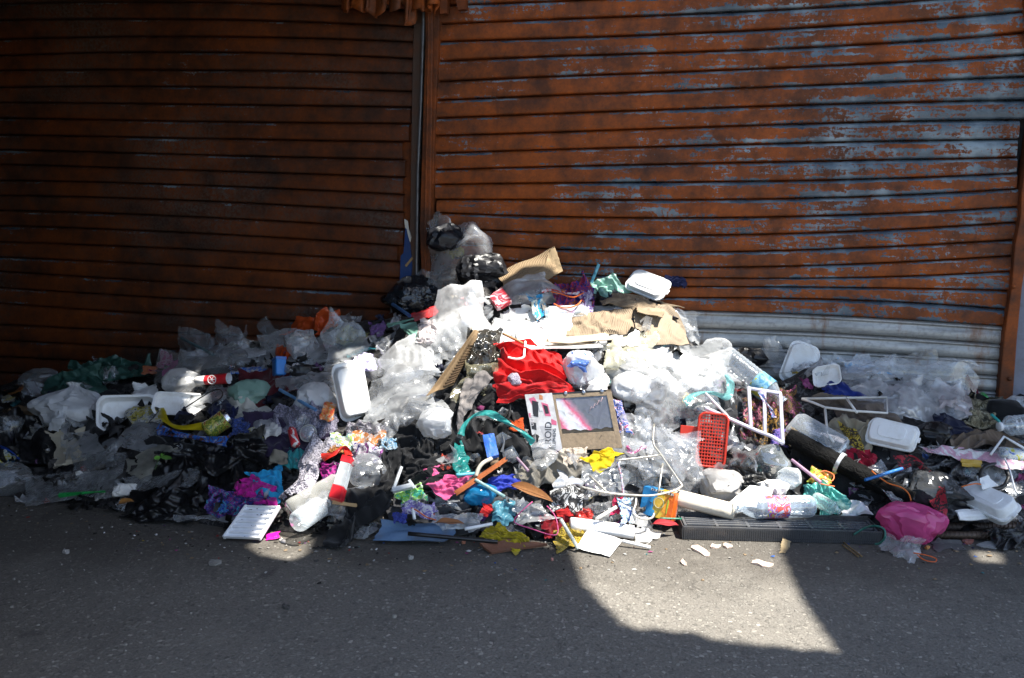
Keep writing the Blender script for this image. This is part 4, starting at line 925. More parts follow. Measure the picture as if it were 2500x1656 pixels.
S('plastic_bag', 'bag', 'clear bag holding cream paste below the seedling', [(300, 1105), (430, 1075), (465, 1100), (350, 1178)], film((.62, .60, .50), .45), 1.14, L=2, lift=.04)
def seedling():
    o = empty('seedling', at(384, 1146, .04), 'small green seedling with fresh leaves on dark cloth', 'plant'); b = np.array(o.location); lm = cloth((.10, .26, .03), .5, 200)
    pts = [at(*p) for p in ((379, 1147, .04), (385, 1128, .06), (392, 1116, .07))]; v, f = tube_vf(smooth_poly(pts), .0016, 6); mesh_obj('stem', np.array(v)-b, f, solid((.06, .12, .03), .6), o)
    for a, c, w_ in (((392, 1118, .07), (376, 1122, .08), 12), ((392, 1117, .07), (420, 1122, .08), 11), ((393, 1116, .07), (402, 1105, .07), 9)):
        A, C_ = at(*a), at(*c); t = C_-A; ln = np.linalg.norm(t); t /= ln; s = np.cross(t, np.array([.1, -.7, .7])); s /= np.linalg.norm(s); V = []
        for i in range(9):
            q = i/8; ww = w_*mpp(390, 1120)/2*math.sin(math.pi*q)**.7+.0004
            for j in range(5): e = j/2-1; V.append(A+t*ln*q+s*e*ww+np.array([0, 0, .004*abs(e)]))
        mesh_obj('leaf', np.array(V)-b, grid_faces(9, 5), lm, o)
Q(seedling, 3)
S('plastic_film', 'film', 'large wet clear film flat on the asphalt at front left', [(52, 1152), (290, 1140), (300, 1205), (66, 1232)], WET, 1.08, L=2, lift=.02, rag=.05)
S('plastic_film', 'film', 'dark wet film with droplets beside the bin bag', [(300, 1165), (500, 1132), (505, 1165), (330, 1205)], WET, 1.12, L=3, lift=.02)
G('paper', 'paper', 'crumpled off-white tissue at the front left edge', (275, 1182, 338, 1212), paper((.62, .6, .56), .5), 1.3, L=3, lift=.005)
ribbon('plastic_strip', 'wrapper', 'bright green plastic strip under the wet film at front left', [(143, 1210, .01), (200, 1204, .012), (257, 1200, .012)], 12, plas((.02, .35, .08), .3), 3, .3)
leaf('dry orange leaf on the asphalt left of the black bin bag', (290, 1232), (328, 1226), 18, (.32, .14, .03), (.012, .012))
S('plastic_bag', 'bag', 'big black bin bag spread along the front left', [(420, 1105), (640, 1060), (600, 1215), (320, 1262)], BLK, 1.38, L=2, lift=.05, n=72, rag=.12)
S('plastic_bag', 'bag', 'black bag end lying on the asphalt beside the flat clear plastic', [(330, 1195), (500, 1180), (480, 1268), (300, 1262)], BLK, 1.35, L=2, lift=.03, n=60)
S('plastic_bag', 'bag', 'black plastic fold rising above the big bin bag', [(470, 1075), (640, 1062), (660, 1120), (480, 1150)], BLK, 1.35, L=2, lift=.06, n=54)
S('cloth', 'cloth', 'turquoise cloth knot above the magenta cloth', B(612, 1135, 692, 1215, -12), cloth((.02, .26, .48)), 1.4, L=2, lift=.04)
S('cloth', 'cloth', 'magenta cloth twisted in front of the turquoise knot', [(580, 1165), (640, 1158), (690, 1235), (640, 1250)], cloth((.42, .01, .22)), 1.35, L=3, lift=.03)
S('cloth', 'cloth', 'magenta cloth end at the left of the purple scraps', B(572, 1170, 625, 1205, 15), cloth((.42, .01, .22)), 1.35, L=3, lift=.03)
S('cloth', 'cloth', 'dark purple and blue patterned rag behind the white tray', B(505, 1190, 650, 1255), multi(((.015, .01, .03), (.05, .01, .10), (.02, .04, .25), (.25, .02, .14), (.02, .25, .4), (.015, .01, .02)), 34), 1.4, L=2, lift=.02)
S('cloth', 'cloth', 'shiny royal blue rag scrap on the ground near the bin bag', B(522, 1218, 560, 1248, 20), knit((.01, .04, .35), (.02, .3, .5)), 1.35, L=3)
S('plastic_film', 'film', 'thin flat clear plastic on the asphalt left of the white tray', [(418, 1256), (590, 1250), (580, 1272), (425, 1270)], CLG, 1.03, L=2, lift=.006)
def seg_tray():
    q = [at(x, y, l) for x, y, l in ((600, 1238, .05), (684, 1240, .05), (636, 1318, .012), (546, 1314, .012))]
    for p in q: p[2] = max(p[2], .012)
    o = empty('compartment_tray', q[3], 'white ribbed compartment tray lying on the asphalt at front', 'tray', GROUPS['tray']); b = np.array(o.location)
    nr = np.cross(q[1]-q[0], q[3]-q[0]); nr /= np.linalg.norm(nr); nr = nr if nr[2] > 0 else -nr
    P_ = lambda u, v, h=0: q[0]*(1-u)*(1-v)+q[1]*u*(1-v)+q[2]*u*v+q[3]*(1-u)*v+nr*h-b
    def slab(u0, u1, v0, v1, h0, h1, name, mat):
        v = [P_(u, v_, h) for u in (u0, u1) for v_ in (v0, v1) for h in (h0, h1)]; f = box_vf(0, 1, 0, 1, 0, 1)[1]
        ob = mesh_obj(name, v, f, mat, o, smooth=False); bm = ob.modifiers.new('bevel', 'BEVEL'); bm.width = .0015; bm.segments = 2
    m_ = solid((.74, .75, .78), .4, dirt=.2); slab(.02, .98, .01, .99, -.004, 0, 'floor', m_)
    for i in range(7): v_ = i/6; slab(.04, .96, max(0, v_-.022), min(1, v_+.022), -.002, .013 if 0 < i < 6 else .015, 'divider' if 0 < i < 6 else 'end_wall', m_)
    slab(-.01, .05, -.01, 1.01, -.006, .017, 'side_wall', m_); slab(.95, 1.01, -.01, 1.01, -.006, .017, 'side_wall', m_)
    r = random.Random(4)
    for i in range(22):
        u, v_ = r.uniform(.12, .88), (r.randrange(6)+r.uniform(.25, .8))/6; s = r.uniform(.01, .035)
        slab(u, u+s*1.6, v_, v_+s*.6, .0002, .002, 'crumb', solid((.04, .03, .02), .8))
Q(seg_tray, 3)

# ---- middle left
S('plastic_bag', 'bag', 'orange-red plastic bag at the ridge right of the stiff clear film', [(690, 818), (722, 766), (822, 758), (826, 832)], tplas((.85, .13, .03), .95), 1.35, L=1, lift=.12, lim=.05, bulge=2)
S('plastic_bag', 'bag', 'orange bag corner low at the left of the dark film roll', B(672, 838, 704, 885, 10), tplas((.75, .10, .02), .9), 1.3, L=2, lift=.03)
S('plastic_film', 'film', 'stiff grey clear film fin standing left of the orange bag', [(626, 790), (652, 768), (702, 822), (650, 860)], CLG, 1.04, L=2, lim=.03, lift=.06, kb=.2)
G('plastic_film', 'film', 'rolled crinkled clear film with a dark hollow below the orange bag', (698, 806, 786, 900), CLG, 1.3, L=2, lift=.03)
S('plastic_film', 'film', 'tall triangular sheet of shiny clear film above the upright foam box', [(822, 750), (900, 820), (866, 925), (752, 915)], film((.8, .82, .84), .32), 1.16, L=3, lift=.08, lim=.06, kb=.12, n=48)
S('plastic_bag', 'bag', 'torn teal plastic inside the tall clear film', [(822, 808), (860, 830), (915, 850), (850, 868)], tplas((.10, .42, .48), .8), 1.3, L=2, lift=.05)
S('plastic_bag', 'bag', 'pale yellow plastic scrap inside the tall clear film', B(828, 796, 890, 836, 10), tplas((.62, .62, .28), .6), 1.25, L=2, lift=.06)
S('cloth', 'cloth', 'pale lavender rag right above the upright foam box', B(852, 866, 916, 906, -15), cloth((.52, .46, .72)), 1.35, L=3, lift=.04)
S('cloth', 'cloth', 'small purple rosette of cloth on the ridge', B(902, 782, 938, 816), cloth((.14, .07, .20)), 1.5, L=2, lift=.05)
S('plastic_bag', 'bag', 'mint green torn bag handle left of the big white bag', [(975, 782), (1028, 790), (1015, 830), (990, 812)], tplas((.35, .68, .55), .75), 1.15, L=3, lift=.05)
ribbon('plastic_strip', 'bag', 'mint green plastic strip leading to the torn handle', [(945, 795, .04), (975, 788, .05), (1010, 778, .05)], 12, tplas((.35, .68, .55), .75), 3)
G('plastic_bag', 'bag', 'small shiny black bag knot left of the upright foam box', (708, 892, 762, 932), BLK, 1.2, L=2, lift=.03)
def blue_box():
    Mx = frame(681, 898, .05, 20, 20, 8); s = mpp(681, 898); o = root_at('blue_container', 'bright blue plastic container stuck upright left of the black knot', 'container', Mx)
    MB().add(loft_vf([rrect(12*s, 20*s, .01, -.03), rrect(13*s, 21*s, .012, .03), rrect(11*s, 19*s, .01, .036)])).build('body', solid((.02, .17, .5), .35), o, True, .002)
    MB().add(loft_vf([rrect(13.6*s, 4*s, .006, -.032), rrect(13.6*s, 4*s, .006, .037)]), Matrix.Translation((0, 21*s, 0))).build('lid', solid((.02, .10, .36), .35), o, True, .002)
Q(blue_box, 2)
S('plastic_film', 'film', 'grey translucent film streak left of the upright foam box', [(675, 910), (815, 905), (820, 945), (690, 958)], CLG, 1.25, L=2, lift=.04)
straw('light blue straw above the white speckled bag', (683, 952), (771, 1001), 4, tplas((.22, .45, .75), .9), (.07, .10))
G('plastic_bag', 'bag', 'white speckled bag wad left of the upright foam box', (728, 935, 822, 1020), WBAG, 1.25, L=2, lift=.03)
S('snack_wrapper', 'wrapper', 'red and orange chip packet under the upright foam box', B(786, 978, 818, 1018, 10), multi(((.6, .05, .02), (.65, .25, .05), (.5, .45, .4)), 34, .35, gloss=True), 1.15, L=3, lift=.06)
foam_box('white foam box standing upright on its end in full sun', 858, 955, 78, 138, 12, 14, -8, .10, 'back', .12, 3)
S('plastic_bag', 'bag', 'bright white carrier bag in the sun left of the big clear bag', [(940, 842), (1050, 828), (1075, 915), (930, 935)], film((.86, .87, .88), .46, .18), 1.24, L=2, lift=.06, n=54, bulge=2.5)
S('plastic_film', 'film', 'long clear film bag below the bright white bag', [(905, 915), (1070, 900), (1075, 1030), (900, 1045)], CL, 1.28, L=2, lift=.05, n=54)
S('plastic_film', 'film', 'spiky torn clear film right of the upright foam box', [(905, 985), (1000, 1000), (960, 1060), (910, 1050)], CL, 1.35, L=3, lift=.04)
S('cloth', 'cloth', 'grey lavender sequinned cloth left of the upright foam box', B(672, 985, 822, 1048, 8), knit((.10, .09, .13), (.38, .35, .45), 170), 1.35, L=2, lift=.03)
S('cloth', 'cloth', 'crinkled silver scarf hanging down to the clear jar', [(762, 1052), (822, 1075), (752, 1212), (688, 1205)], knit((.14, .13, .16), (.55, .52, .58), 120), 1.35, L=3, lift=.05, n=54)
S('cloth', 'cloth', 'black and white striped rag below the upright foam box', B(846, 1020, 945, 1064, 6), multi(((.01, .01, .01), (.6, .58, .62), (.012, .012, .012), (.45, .42, .5), (.01, .01, .01)), 40, stretch=(1, 1, 3)), 1.35, L=2, lift=.03)
S('snack_wrapper', 'wrapper', 'small white and yellow wrapper left of the silver scarf', B(610, 1042, 642, 1066), multi(((.6, .6, .55), (.55, .5, .05)), 30, .4, gloss=True), 1.25, L=3)
S('cloth', 'cloth', 'dirty white cloth slipper shape beside the grey sequinned cloth', B(640, 1028, 682, 1058, -15), cloth((.55, .53, .5)), 1.3, L=3, lift=.04)
S('plastic_film', 'film', 'white film scraps right of the drink can', B(612, 995, 664, 1045), CLW, 1.4, L=2, lift=.03)
straw('red and white tube end left of the clear lid disc', (712, 1050), (722, 1086), 11, multi(((.55, .03, .04), (.7, .68, .66)), 14, .35), (.05, .05), 'tube', 'tube')
def lid_disc():
    Mx = frame(752, 1058, .05, 25, -20, 0); s = mpp(752, 1058); o = root_at('round_cover', 'clear round cup lid with a rim above the silver scarf', 'lid', Mx)
    MB().add(lathe_vf([(.002, .006), (17*s, .006), (18*s, .0), (20*s, -.002)], 26, (False, False))).build('disc', pet(op=.3), o, True)
    MB().add(tube_vf([(20*s*math.cos(q), 20*s*math.sin(q), 0) for q in np.linspace(0, 6.283, 33)], .003, 6, False)).build('rim', solid((.35, .36, .33), .3), o, True)
Q(lid_disc, 3)
PARTY = ((.55, .6, .1), (.6, .6, .55), (.05, .42, .4), (.65, .63, .6), (.35, .03, .3), (.6, .2, .04))
for i, (q, lb, cols) in enumerate([(B(805, 1055, 880, 1095, 5), 'green and white party wrapper right of the silver scarf', ((.35, .55, .08), (.65, .65, .6), (.05, .4, .35))), (B(868, 1048, 945, 1090, -5), 'white and orange printed wrapper beside the light blue beads', ((.7, .68, .66), (.6, .2, .04), (.65, .65, .62))),
    (B(860, 1080, 940, 1118, 8), 'purple and white wrapper above the clear bag ball', ((.25, .02, .25), (.65, .62, .64), (.04, .03, .2))), (B(782, 1118, 842, 1165), 'purple and pink rag left of the red clear box', ((.06, .01, .08), (.45, .02, .25), (.03, .02, .1)))]):
    S('snack_wrapper' if i < 3 else 'cloth', 'wrapper' if i < 3 else 'cloth', lb, q, multi(cols, 24, .4, gloss=i < 3), 1.35, L=2, lift=.04)
S('cloth', 'cloth', 'small burnt-orange scrunchie beside the party wrappers', B(800, 1080, 836, 1102), knit((.30, .11, .02), (.5, .22, .05)), 1.5, L=3, lift=.05)
ribbon('plastic_strip', 'wrapper', 'folded red plastic strip above the red clear box', [(786, 1118, .05), (815, 1108, .06), (840, 1093, .07), (852, 1112, .06)], 20, plas((.6, .03, .02), .3), 3)
def red_case():
    o = empty('clear_case', at(816, 1218, .06), 'long clear plastic case with red ends leaning on the jar', 'case'); b = np.array(o.location)
    q = [at(x, y, l) for x, y, l in ((836, 1110, .10), (860, 1116, .10), (831, 1222, .09), (803, 1214, .09))]; nr = np.cross(q[1]-q[0], q[3]-q[0]); nr /= np.linalg.norm(nr); nr = nr if nr@(CAM-q[0]) > 0 else -nr
    P_ = lambda u, v, h: q[0]*(1-u)*(1-v)+q[1]*u*(1-v)+q[2]*u*v+q[3]*(1-u)*v+nr*h-b
    for nm, v0, v1, e, mt in (('clear_middle', .16, .70, 0, pet(op=.3)), ('red_end', .0, .16, .002, plas((.5, .02, .03), .3, .1)), ('red_end', .70, 1, .002, plas((.5, .02, .03), .3, .1))):
        v = [P_(u, w_, h) for u in (0-e*8, 1+e*8) for w_ in (v0, v1) for h in (-.025-e, .002+e)]; ob = mesh_obj(nm, v, box_vf(0, 1, 0, 1, 0, 1)[1], mt, o, smooth=False); bm = ob.modifiers.new('bevel', 'BEVEL'); bm.width = .003; bm.segments = 2
Q(red_case, 3)
G('plastic_bag', 'bag', 'round crumpled clear bag ball right of the red clear box', (846, 1108, 938, 1186), CLG, 1.25, L=2, lift=.03)
bottle('wide clear plastic jar lying open at the front', (835, 1190), (712, 1262), 42, (.02, .05), tint=(.70, .70, .66), ribs=3, op=.22, neck=False, L=2)
bottle('small clear bottle sticking out of the wide jar', (800, 1225), (722, 1278), 27, (.03, .10), ribs=6, L=3)
S('plastic_film', 'film', 'clear film tail hanging from the wide jar', [(790, 1190), (900, 1180), (860, 1272), (780, 1250)], CLG, 1.2, L=3, lift=.03)
board('ice_stick', 'rod', 'flat wooden ice-cream stick across the film tail', [(812, 1222), (871, 1230), (870, 1238), (811, 1230)], kraft((.55, .36, .18)), .003, (.07,)*4, 3, .001, 6)
S('cloth', 'cloth', 'long black cloth draped from the heap down to the asphalt', [(930, 1165), (985, 1185), (885, 1330), (770, 1328)], BLKC, 1.5, L=3, lift=.04, n=60, rag=.22)
S('cloth', 'cloth', 'black cloth strip left of the black shirt', B(930, 1060, 972, 1200), BLKC, 1.3, L=2, lift=.04)
S('cloth', 'cloth', 'crumpled black shirt left of the teal sheet', B(968, 1035, 1060, 1160), BLKC, 1.4, L=2, lift=.05, n=54)
S('cloth', 'cloth', 'coiled black cloth below the black shirt', B(990, 1115, 1106, 1178), BLKC, 1.5, L=2, lift=.05)
S('cloth', 'cloth', 'light blue beaded scrap left of the black shirt', B(926, 1060, 968, 1088), knit((.05, .3, .55), (.6, .65, .65), 200), 1.3, L=3, lift=.04)
G('plastic_bag', 'bag', 'small bright white bag on the black shirt', (1034, 998, 1110, 1070), WBAG, 1.28, L=3, lift=.03, neck=.15)
S('cloth', 'cloth', 'shiny dark blue knitted scrap right of the drink can', B(560, 1014, 612, 1056), knit((.01, .02, .10), (.03, .08, .35), 200), 1.4, L=2, lift=.04)
S('cloth', 'cloth', 'teal knotted rag left of the silver scarf', B(698, 1085, 742, 1136, 15), cloth((.03, .25, .26)), 1.4, L=2, lift=.03)
board('cardboard', 'cardboard', 'small grey-tan card left of the teal rag', [(660, 1104), (700, 1102), (702, 1130), (655, 1134)], kraft((.20, .18, .14)), .003, (.04,)*4, 2, .01)

# ---- centre and top
S('plastic_bag', 'bag', 'tall grey clear bag leaning on the central rail at the top of the heap', [(1050, 540), (1180, 548), (1212, 690), (1052, 695)], film((.62, .64, .68), .34), 1.35, L=1, lift=.07, n=56, lim=.04, bulge=2.5, rag=.07)
S('plastic_film', 'film', 'pointed clear film tip above the black bundle at the rail', [(1052, 515), (1095, 520), (1128, 590), (1052, 590)], CLG, 1.12, L=2, lim=.04, lift=.10)
G('plastic_bag', 'bag', 'black bag bundle tied at the top beside the central rail', (1054, 545, 1135, 610), plas((.012, .013, .017), .36, .4, 20, .35), 1.3, L=2, lift=.10, tilt=15)
S('cloth', 'cloth', 'mustard yellow scrap under the black bundle at the rail', B(1095, 590, 1130, 622, -20), cloth((.35, .30, .05)), 1.2, L=3, lift=.05, lim=.04)
G('plastic_bag', 'bag', 'black bag bulging below the grey bag, left of the cardboard flap', (1120, 622, 1234, 722), plas((.012, .012, .014), .38, .4, 18, .3), 1.22, L=2, lift=.11, tilt=20, n=54)
G('plastic_bag', 'bag', 'dark smoky bag low at the foot of the central rail', (1060, 645, 1140, 700), CLD, 1.2, L=1, lift=.03)
board('cardboard', 'cardboard', 'flat brown cardboard flap standing against the shutter', [(1215, 668), (1354, 604), (1372, 660), (1240, 720)], kraft((.26, .185, .11), 40), .005, (.10, .10, .10, .10), 1, .004)
board('cardboard', 'cardboard', 'narrow cardboard end folded down beside the standing flap', [(1341, 612), (1355, 605), (1373, 661), (1318, 692)], kraft((.40, .29, .17)), .005, (.12,)*4, 1, .003, 8)
S('plastic_bag', 'bag', 'large puffed clear bag right of the black bulging bag', [(1222, 668), (1330, 655), (1388, 755), (1212, 765)], film((.76, .78, .81), .42, .15), 1.3, L=2, lift=.07, n=54, lim=.06, bulge=2.5)
board('carton', 'carton', 'pink and red printed carton inside the puffed clear bag', [(1196, 722), (1225, 700), (1250, 735), (1215, 752)], multi(((.6, .35, .38), (.45, .02, .04), (.62, .45, .46)), 12, .5), .02, (.09,)*4, 2, .002, 6)
G('plastic_bag', 'bag', 'glossy dark bag in clear film at the left of the summit', (962, 672, 1075, 778), plas((.012, .014, .018), .16, .6, 26), 1.22, L=1, lift=.04, n=48)
S('plastic_film', 'film', 'clear film over the glossy dark bag', B(975, 668, 1070, 730, -6), film((.7, .72, .75), .2, .1), 1.2, L=2, lift=.05, lim=.06)
S('cloth', 'cloth', 'bright red rag below the glossy dark bag', [(1000, 762), (1062, 738), (1068, 775), (1010, 785)], cloth((.42, .012, .015)), 1.2, L=2, lift=.06)
straw('sky blue straw left of the glossy dark bag', (947, 735), (1000, 771), 4, tplas((.18, .40, .75), .9), (.10, .12))
S('plastic_film', 'film', 'narrow twisted clear film hanging beside the blue board', [(964, 690), (984, 690), (978, 785), (952, 785)], CLG, 1.3, L=2, lim=.05, lift=.06)
S('plastic_bag', 'bag', 'tall white clear bag at the sunlit summit of the heap', [(1072, 684), (1180, 686), (1226, 882), (1042, 885)], film((.90, .91, .92), .50, .15, .3, 14), 1.2, L=2, lift=.09, n=60, lim=.05, bulge=3, rag=.06)
S('plastic_film', 'film', 'clear film skirt at the foot of the summit bag', [(1035, 800), (1120, 780), (1110, 880), (1045, 880)], CL, 1.35, L=3, lift=.04)
S('plastic_bag', 'bag', 'white and red striped bag scrap left of the summit bag', B(1020, 770, 1062, 830, 10), tplas((.75, .68, .68), .85), 1.3, L=3, lift=.05)
S('food_wrapper', 'wrapper', 'tan food wrapper stuck on the summit bag', B(1148, 765, 1178, 798), multi(((.5, .35, .15), (.6, .5, .35), (.35, .2, .08)), 30), 1.4, L=3, lift=.03)
board('cardboard', 'cardboard', 'folded cardboard with open corrugation below the summit bag', [(1157, 806), (1170, 815), (1108, 938), (1040, 968)], kraft((.20, .135, .075)), .005, (.10, .09, .07, .10), 2, .008, 14, (.55, .25, .98, .95, 15))
S('plastic_bag', 'bag', 'shiny black film bag right of the folded cardboard', [(1140, 790), (1228, 800), (1222, 880), (1135, 890)], plas((.03, .027, .022), .15, .7, 30), 1.4, L=3, lift=.09)
S('cloth', 'cloth', 'black draped fabric between folded cardboard and red garment', [(1108, 900), (1225, 890), (1215, 985), (1085, 1000)], BLKC, 1.45, L=2, lift=.05)
S('plastic_film', 'film', 'olive brown clear film below the shiny black film bag', [(1130, 880), (1228, 868), (1220, 930), (1104, 975)], CLO, 1.3, L=3, lift=.05)
S('cloth', 'cloth', 'grey cloth strip hanging below the olive film', [(1135, 915), (1215, 905), (1160, 975), (1112, 1030)], cloth((.20, .18, .17)), 1.15, L=3, lift=.06)
S('cloth', 'cloth', 'narrow dark grey strap hanging beside the black hollow', [(1118, 980), (1135, 985), (1128, 1065), (1112, 1060)], cloth((.12, .11, .11)), 1.1, L=3, lift=.05)
S('cloth', 'cloth', 'bright red crumpled garment in full sun at the centre', [(1216, 828), (1370, 850), (1388, 940), (1212, 968)], cloth((.50, .010, .010), dirt=.2), 1.32, L=3, lift=.05, n=72, bulge=2, rag=.07)
S('cloth', 'cloth', 'lower red fold of the garment above the toy box', [(1215, 930), (1385, 925), (1375, 962), (1215, 970)], cloth((.42, .01, .012)), 1.3, L=3, lift=.03)
G('pompom', 'pompom', 'small pale lavender woolly pompom on the red garment', (1240, 912, 1272, 942), knit((.6, .5, .62), (.72, .65, .75), 260), 1.4, L=3, lift=.03, n=22)
wire('drawstring', 'string', 'white drawstring lying on the red garment', [[(1283, 832, .06), (1280, 860, .06), (1278, 872, .06), (1262, 877, .06), (1240, 873, .055)]], 2.6, cloth((.75, .72, .66)))
board('white_board', 'board', 'white flat board jutting out above the red garment', [(1285, 834), (1440, 836), (1472, 845), (1282, 850)], solid((.78, .76, .72), .5), .008, (.04, .04, .14, .14), 2, .002)
S('paper', 'paper', 'white sheets of paper piled on the jutting board', [(1250, 775), (1395, 790), (1410, 835), (1270, 838)], paper((.80, .79, .76), .12), 1.45, L=3, lift=.05)
S('plastic_film', 'film', 'blank white film scraps left of the paper pile', B(1205, 780, 1300, 832), CLW, 1.45, L=2, lift=.06)
board('cardboard', 'cardboard', 'thin cream cardboard edge on top of the jutting board', [(1330, 824), (1480, 812), (1495, 833), (1340, 840)], kraft((.45, .37, .27)), .004, (.06, .05, .07, .08), 3, .012)
straw('short brown stick left of the jutting board', (1228, 815), (1276, 838), 3, kraft((.3, .17, .08)), (.10, .10), 'stick', 'rod')
G('plastic_bag', 'bag', 'white carrier bag with blue print right of the red garment', (1374, 856, 1462, 942), WBAG, 1.25, L=3, lift=.05, depth=.6)
S('plastic_bag', 'bag', 'blue printed patch of carrier plastic above the white bag', B(1392, 858, 1440, 892, 15), tplas((.10, .22, .62), .9), 1.2, L=3, lift=.10, lim=.03)
S('paper', 'paper', 'pale grey paper point below the white carrier bag', [(1440, 920), (1480, 905), (1486, 960), (1430, 955)], paper((.6, .58, .56)), 1.1, L=3, lift=.03)
S('cloth', 'cloth', 'turquoise tie-dyed rag above the paper pile', [(1292, 715), (1325, 712), (1340, 765), (1308, 770)], multi(((.02, .25, .5), (.5, .55, .5), (.03, .32, .6), (.02, .2, .45)), 12), 1.3, L=2, lift=.07)
S('cloth', 'cloth', 'navy and crimson bundle with orange threads near the shutter', B(1352, 678, 1444, 760, -6), multi(((.01, .02, .16), (.01, .02, .2), (.35, .02, .05), (.015, .02, .2), (.55, .15, .02), (.2, .02, .15)), 16), 1.45, L=2, lift=.06)
S('cloth', 'cloth', 'purple and white braided loop right of the navy bundle', B(1418, 705, 1446, 760), multi(((.2, .1, .4), (.6, .55, .65), (.1, .05, .25)), 40), 1.4, L=3, lift=.06)
wire('thread_tangle', 'string', 'tangled orange and red threads on the navy bundle', [[(1345, 712, .09), (1370, 718, .10), (1400, 726, .10), (1425, 715, .10)], [(1352, 742, .09), (1380, 752, .10), (1415, 740, .10), (1432, 700, .09)]], 1.6, cloth((.6, .12, .02)), parts=['thread', 'thread'])
ribbon('ribbon', 'ribbon', 'red and white ribbon across the navy bundle', [(1322, 712, .08), (1350, 708, .10), (1380, 716, .10), (1415, 716, .10)], 8, multi(((.6, .03, .03), (.65, .6, .65)), 30), 3)
S('plastic_bag', 'bag', 'pale mint green bag beside the tilted foam box', [(1432, 690), (1495, 662), (1532, 700), (1450, 738)], tplas((.38, .66, .56), .85), 1.28, L=2, lift=.07)
straw('blue straw standing in the mint green bag near the shutter', (1444, 690), (1462, 645), 4, tplas((.12, .35, .5), .9), (.10, .10))
foam_box('closed white foam box tilted at the right of the summit', 1582, 696, 104, 66, 42, -10, 22, .07, 'closed', .055)
S('cloth', 'cloth', 'small navy rag behind the tilted foam box', B(1625, 670, 1674, 692, 5), NAVY, 1.3, L=2, lift=.05, lim=.05)
clear_lid_box('flat clear lid left of the crumpled cardboard', 1382, 762, 100, 34, 55, 0, -6, .06, .02)
S('cardboard', 'cardboard', 'crumpled ribbed cardboard sheet below the navy bundle', [(1400, 760), (1535, 738), (1552, 800), (1372, 838)], kraft((.27, .205, .14), 42), 1.12, L=3, lift=.05, n=60, kb=.25, rag=.05)
S('cardboard', 'cardboard', 'broad ribbed cardboard sheet leaning near the shutter', [(1545, 742), (1640, 738), (1690, 835), (1560, 838)], kraft((.29, .23, .165), 34), 1.05, L=3, lift=.05, n=48, kb=.3, rag=.04)
board('cardboard', 'cardboard', 'small folded cardboard flap on the broad leaning sheet', [(1552, 745), (1626, 742), (1618, 775), (1560, 765)], kraft((.24, .18, .12)), .004, (.08, .08, .11, .09), 3, .006)
S('cardboard', 'cardboard', 'dark ribbed cardboard strip under the tilted foam box', [(1460, 728), (1560, 715), (1680, 740), (1560, 752)], kraft((.24, .18, .12), 30), 1.1, L=1, lift=.06, kb=.2)
S('plastic_film', 'film', 'clear film bag right of the leaning cardboard', [(1636, 745), (1700, 750), (1712, 840), (1660, 840)], CL, 1.22, L=1, lift=.05, lim=.06)
S('plastic_film', 'film', 'olive tinted film in the sun below the crumpled cardboard', [(1470, 830), (1590, 800), (1600, 880), (1475, 905)], film((.75, .72, .55), .5), 1.4, L=3, lift=.05, n=48)
S('paper', 'paper', 'white pointed paper scrap in front of the crumpled cardboard', [(1548, 795), (1562, 808), (1560, 835), (1515, 838)], paper((.82, .8, .76), .1), 1.1, L=3, lift=.05)
S('plastic_film', 'film', 'sunlit clear film crest below the leaning cardboard', [(1575, 845), (1740, 840), (1780, 900), (1590, 930)], CLW, 1.45, L=3, lift=.05, n=60)
S('plastic_film', 'film', 'big cascade of clear film left of the red basket', [(1560, 930), (1720, 920), (1725, 1080), (1530, 1060)], film((.76, .77, .79), .32, .12), 1.42, L=2, lift=.07, n=72)
S('plastic_film', 'film', 'clear film tail hanging below the cascade', [(1600, 1040), (1700, 1060), (1720, 1160), (1630, 1170)], CL, 1.35, L=3, lift=.05, n=54)
S('plastic_film', 'film', 'clear film wad right of the toy box', B(1520, 1005, 1590, 1090), CLW, 1.35, L=2, lift=.05)
S('plastic_film', 'film', 'shiny clear film on top of the cascade near the bottle', [(1660, 860), (1780, 850), (1780, 960), (1670, 960)], CL, 1.4, L=3, lift=.06, n=48)
G('foam_bowl', 'bowl', 'dented white foam bowl turned down above the toy box', (1500, 906, 1584, 984), foam(), 1.08, L=2, depth=.6, tilt=30, rot=20, lift=.02)
S('cloth', 'cloth', 'lavender and blue printed rag at the right of the toy box', [(1490, 968), (1515, 972), (1545, 1050), (1512, 1048)], multi(((.45, .38, .62), (.06, .12, .4), (.6, .55, .65), (.5, .05, .2)), 22), 1.25, L=2, lift=.05)
ribbon('plastic_strip', 'bag', 'aqua plastic band curling over the film near the bottle', [(1672, 985, .08), (1700, 962, .09), (1740, 960, .09), (1775, 968, .08), (1784, 940, .08), (1772, 915, .07)], 20, tplas((.3, .72, .70), .85), 3)
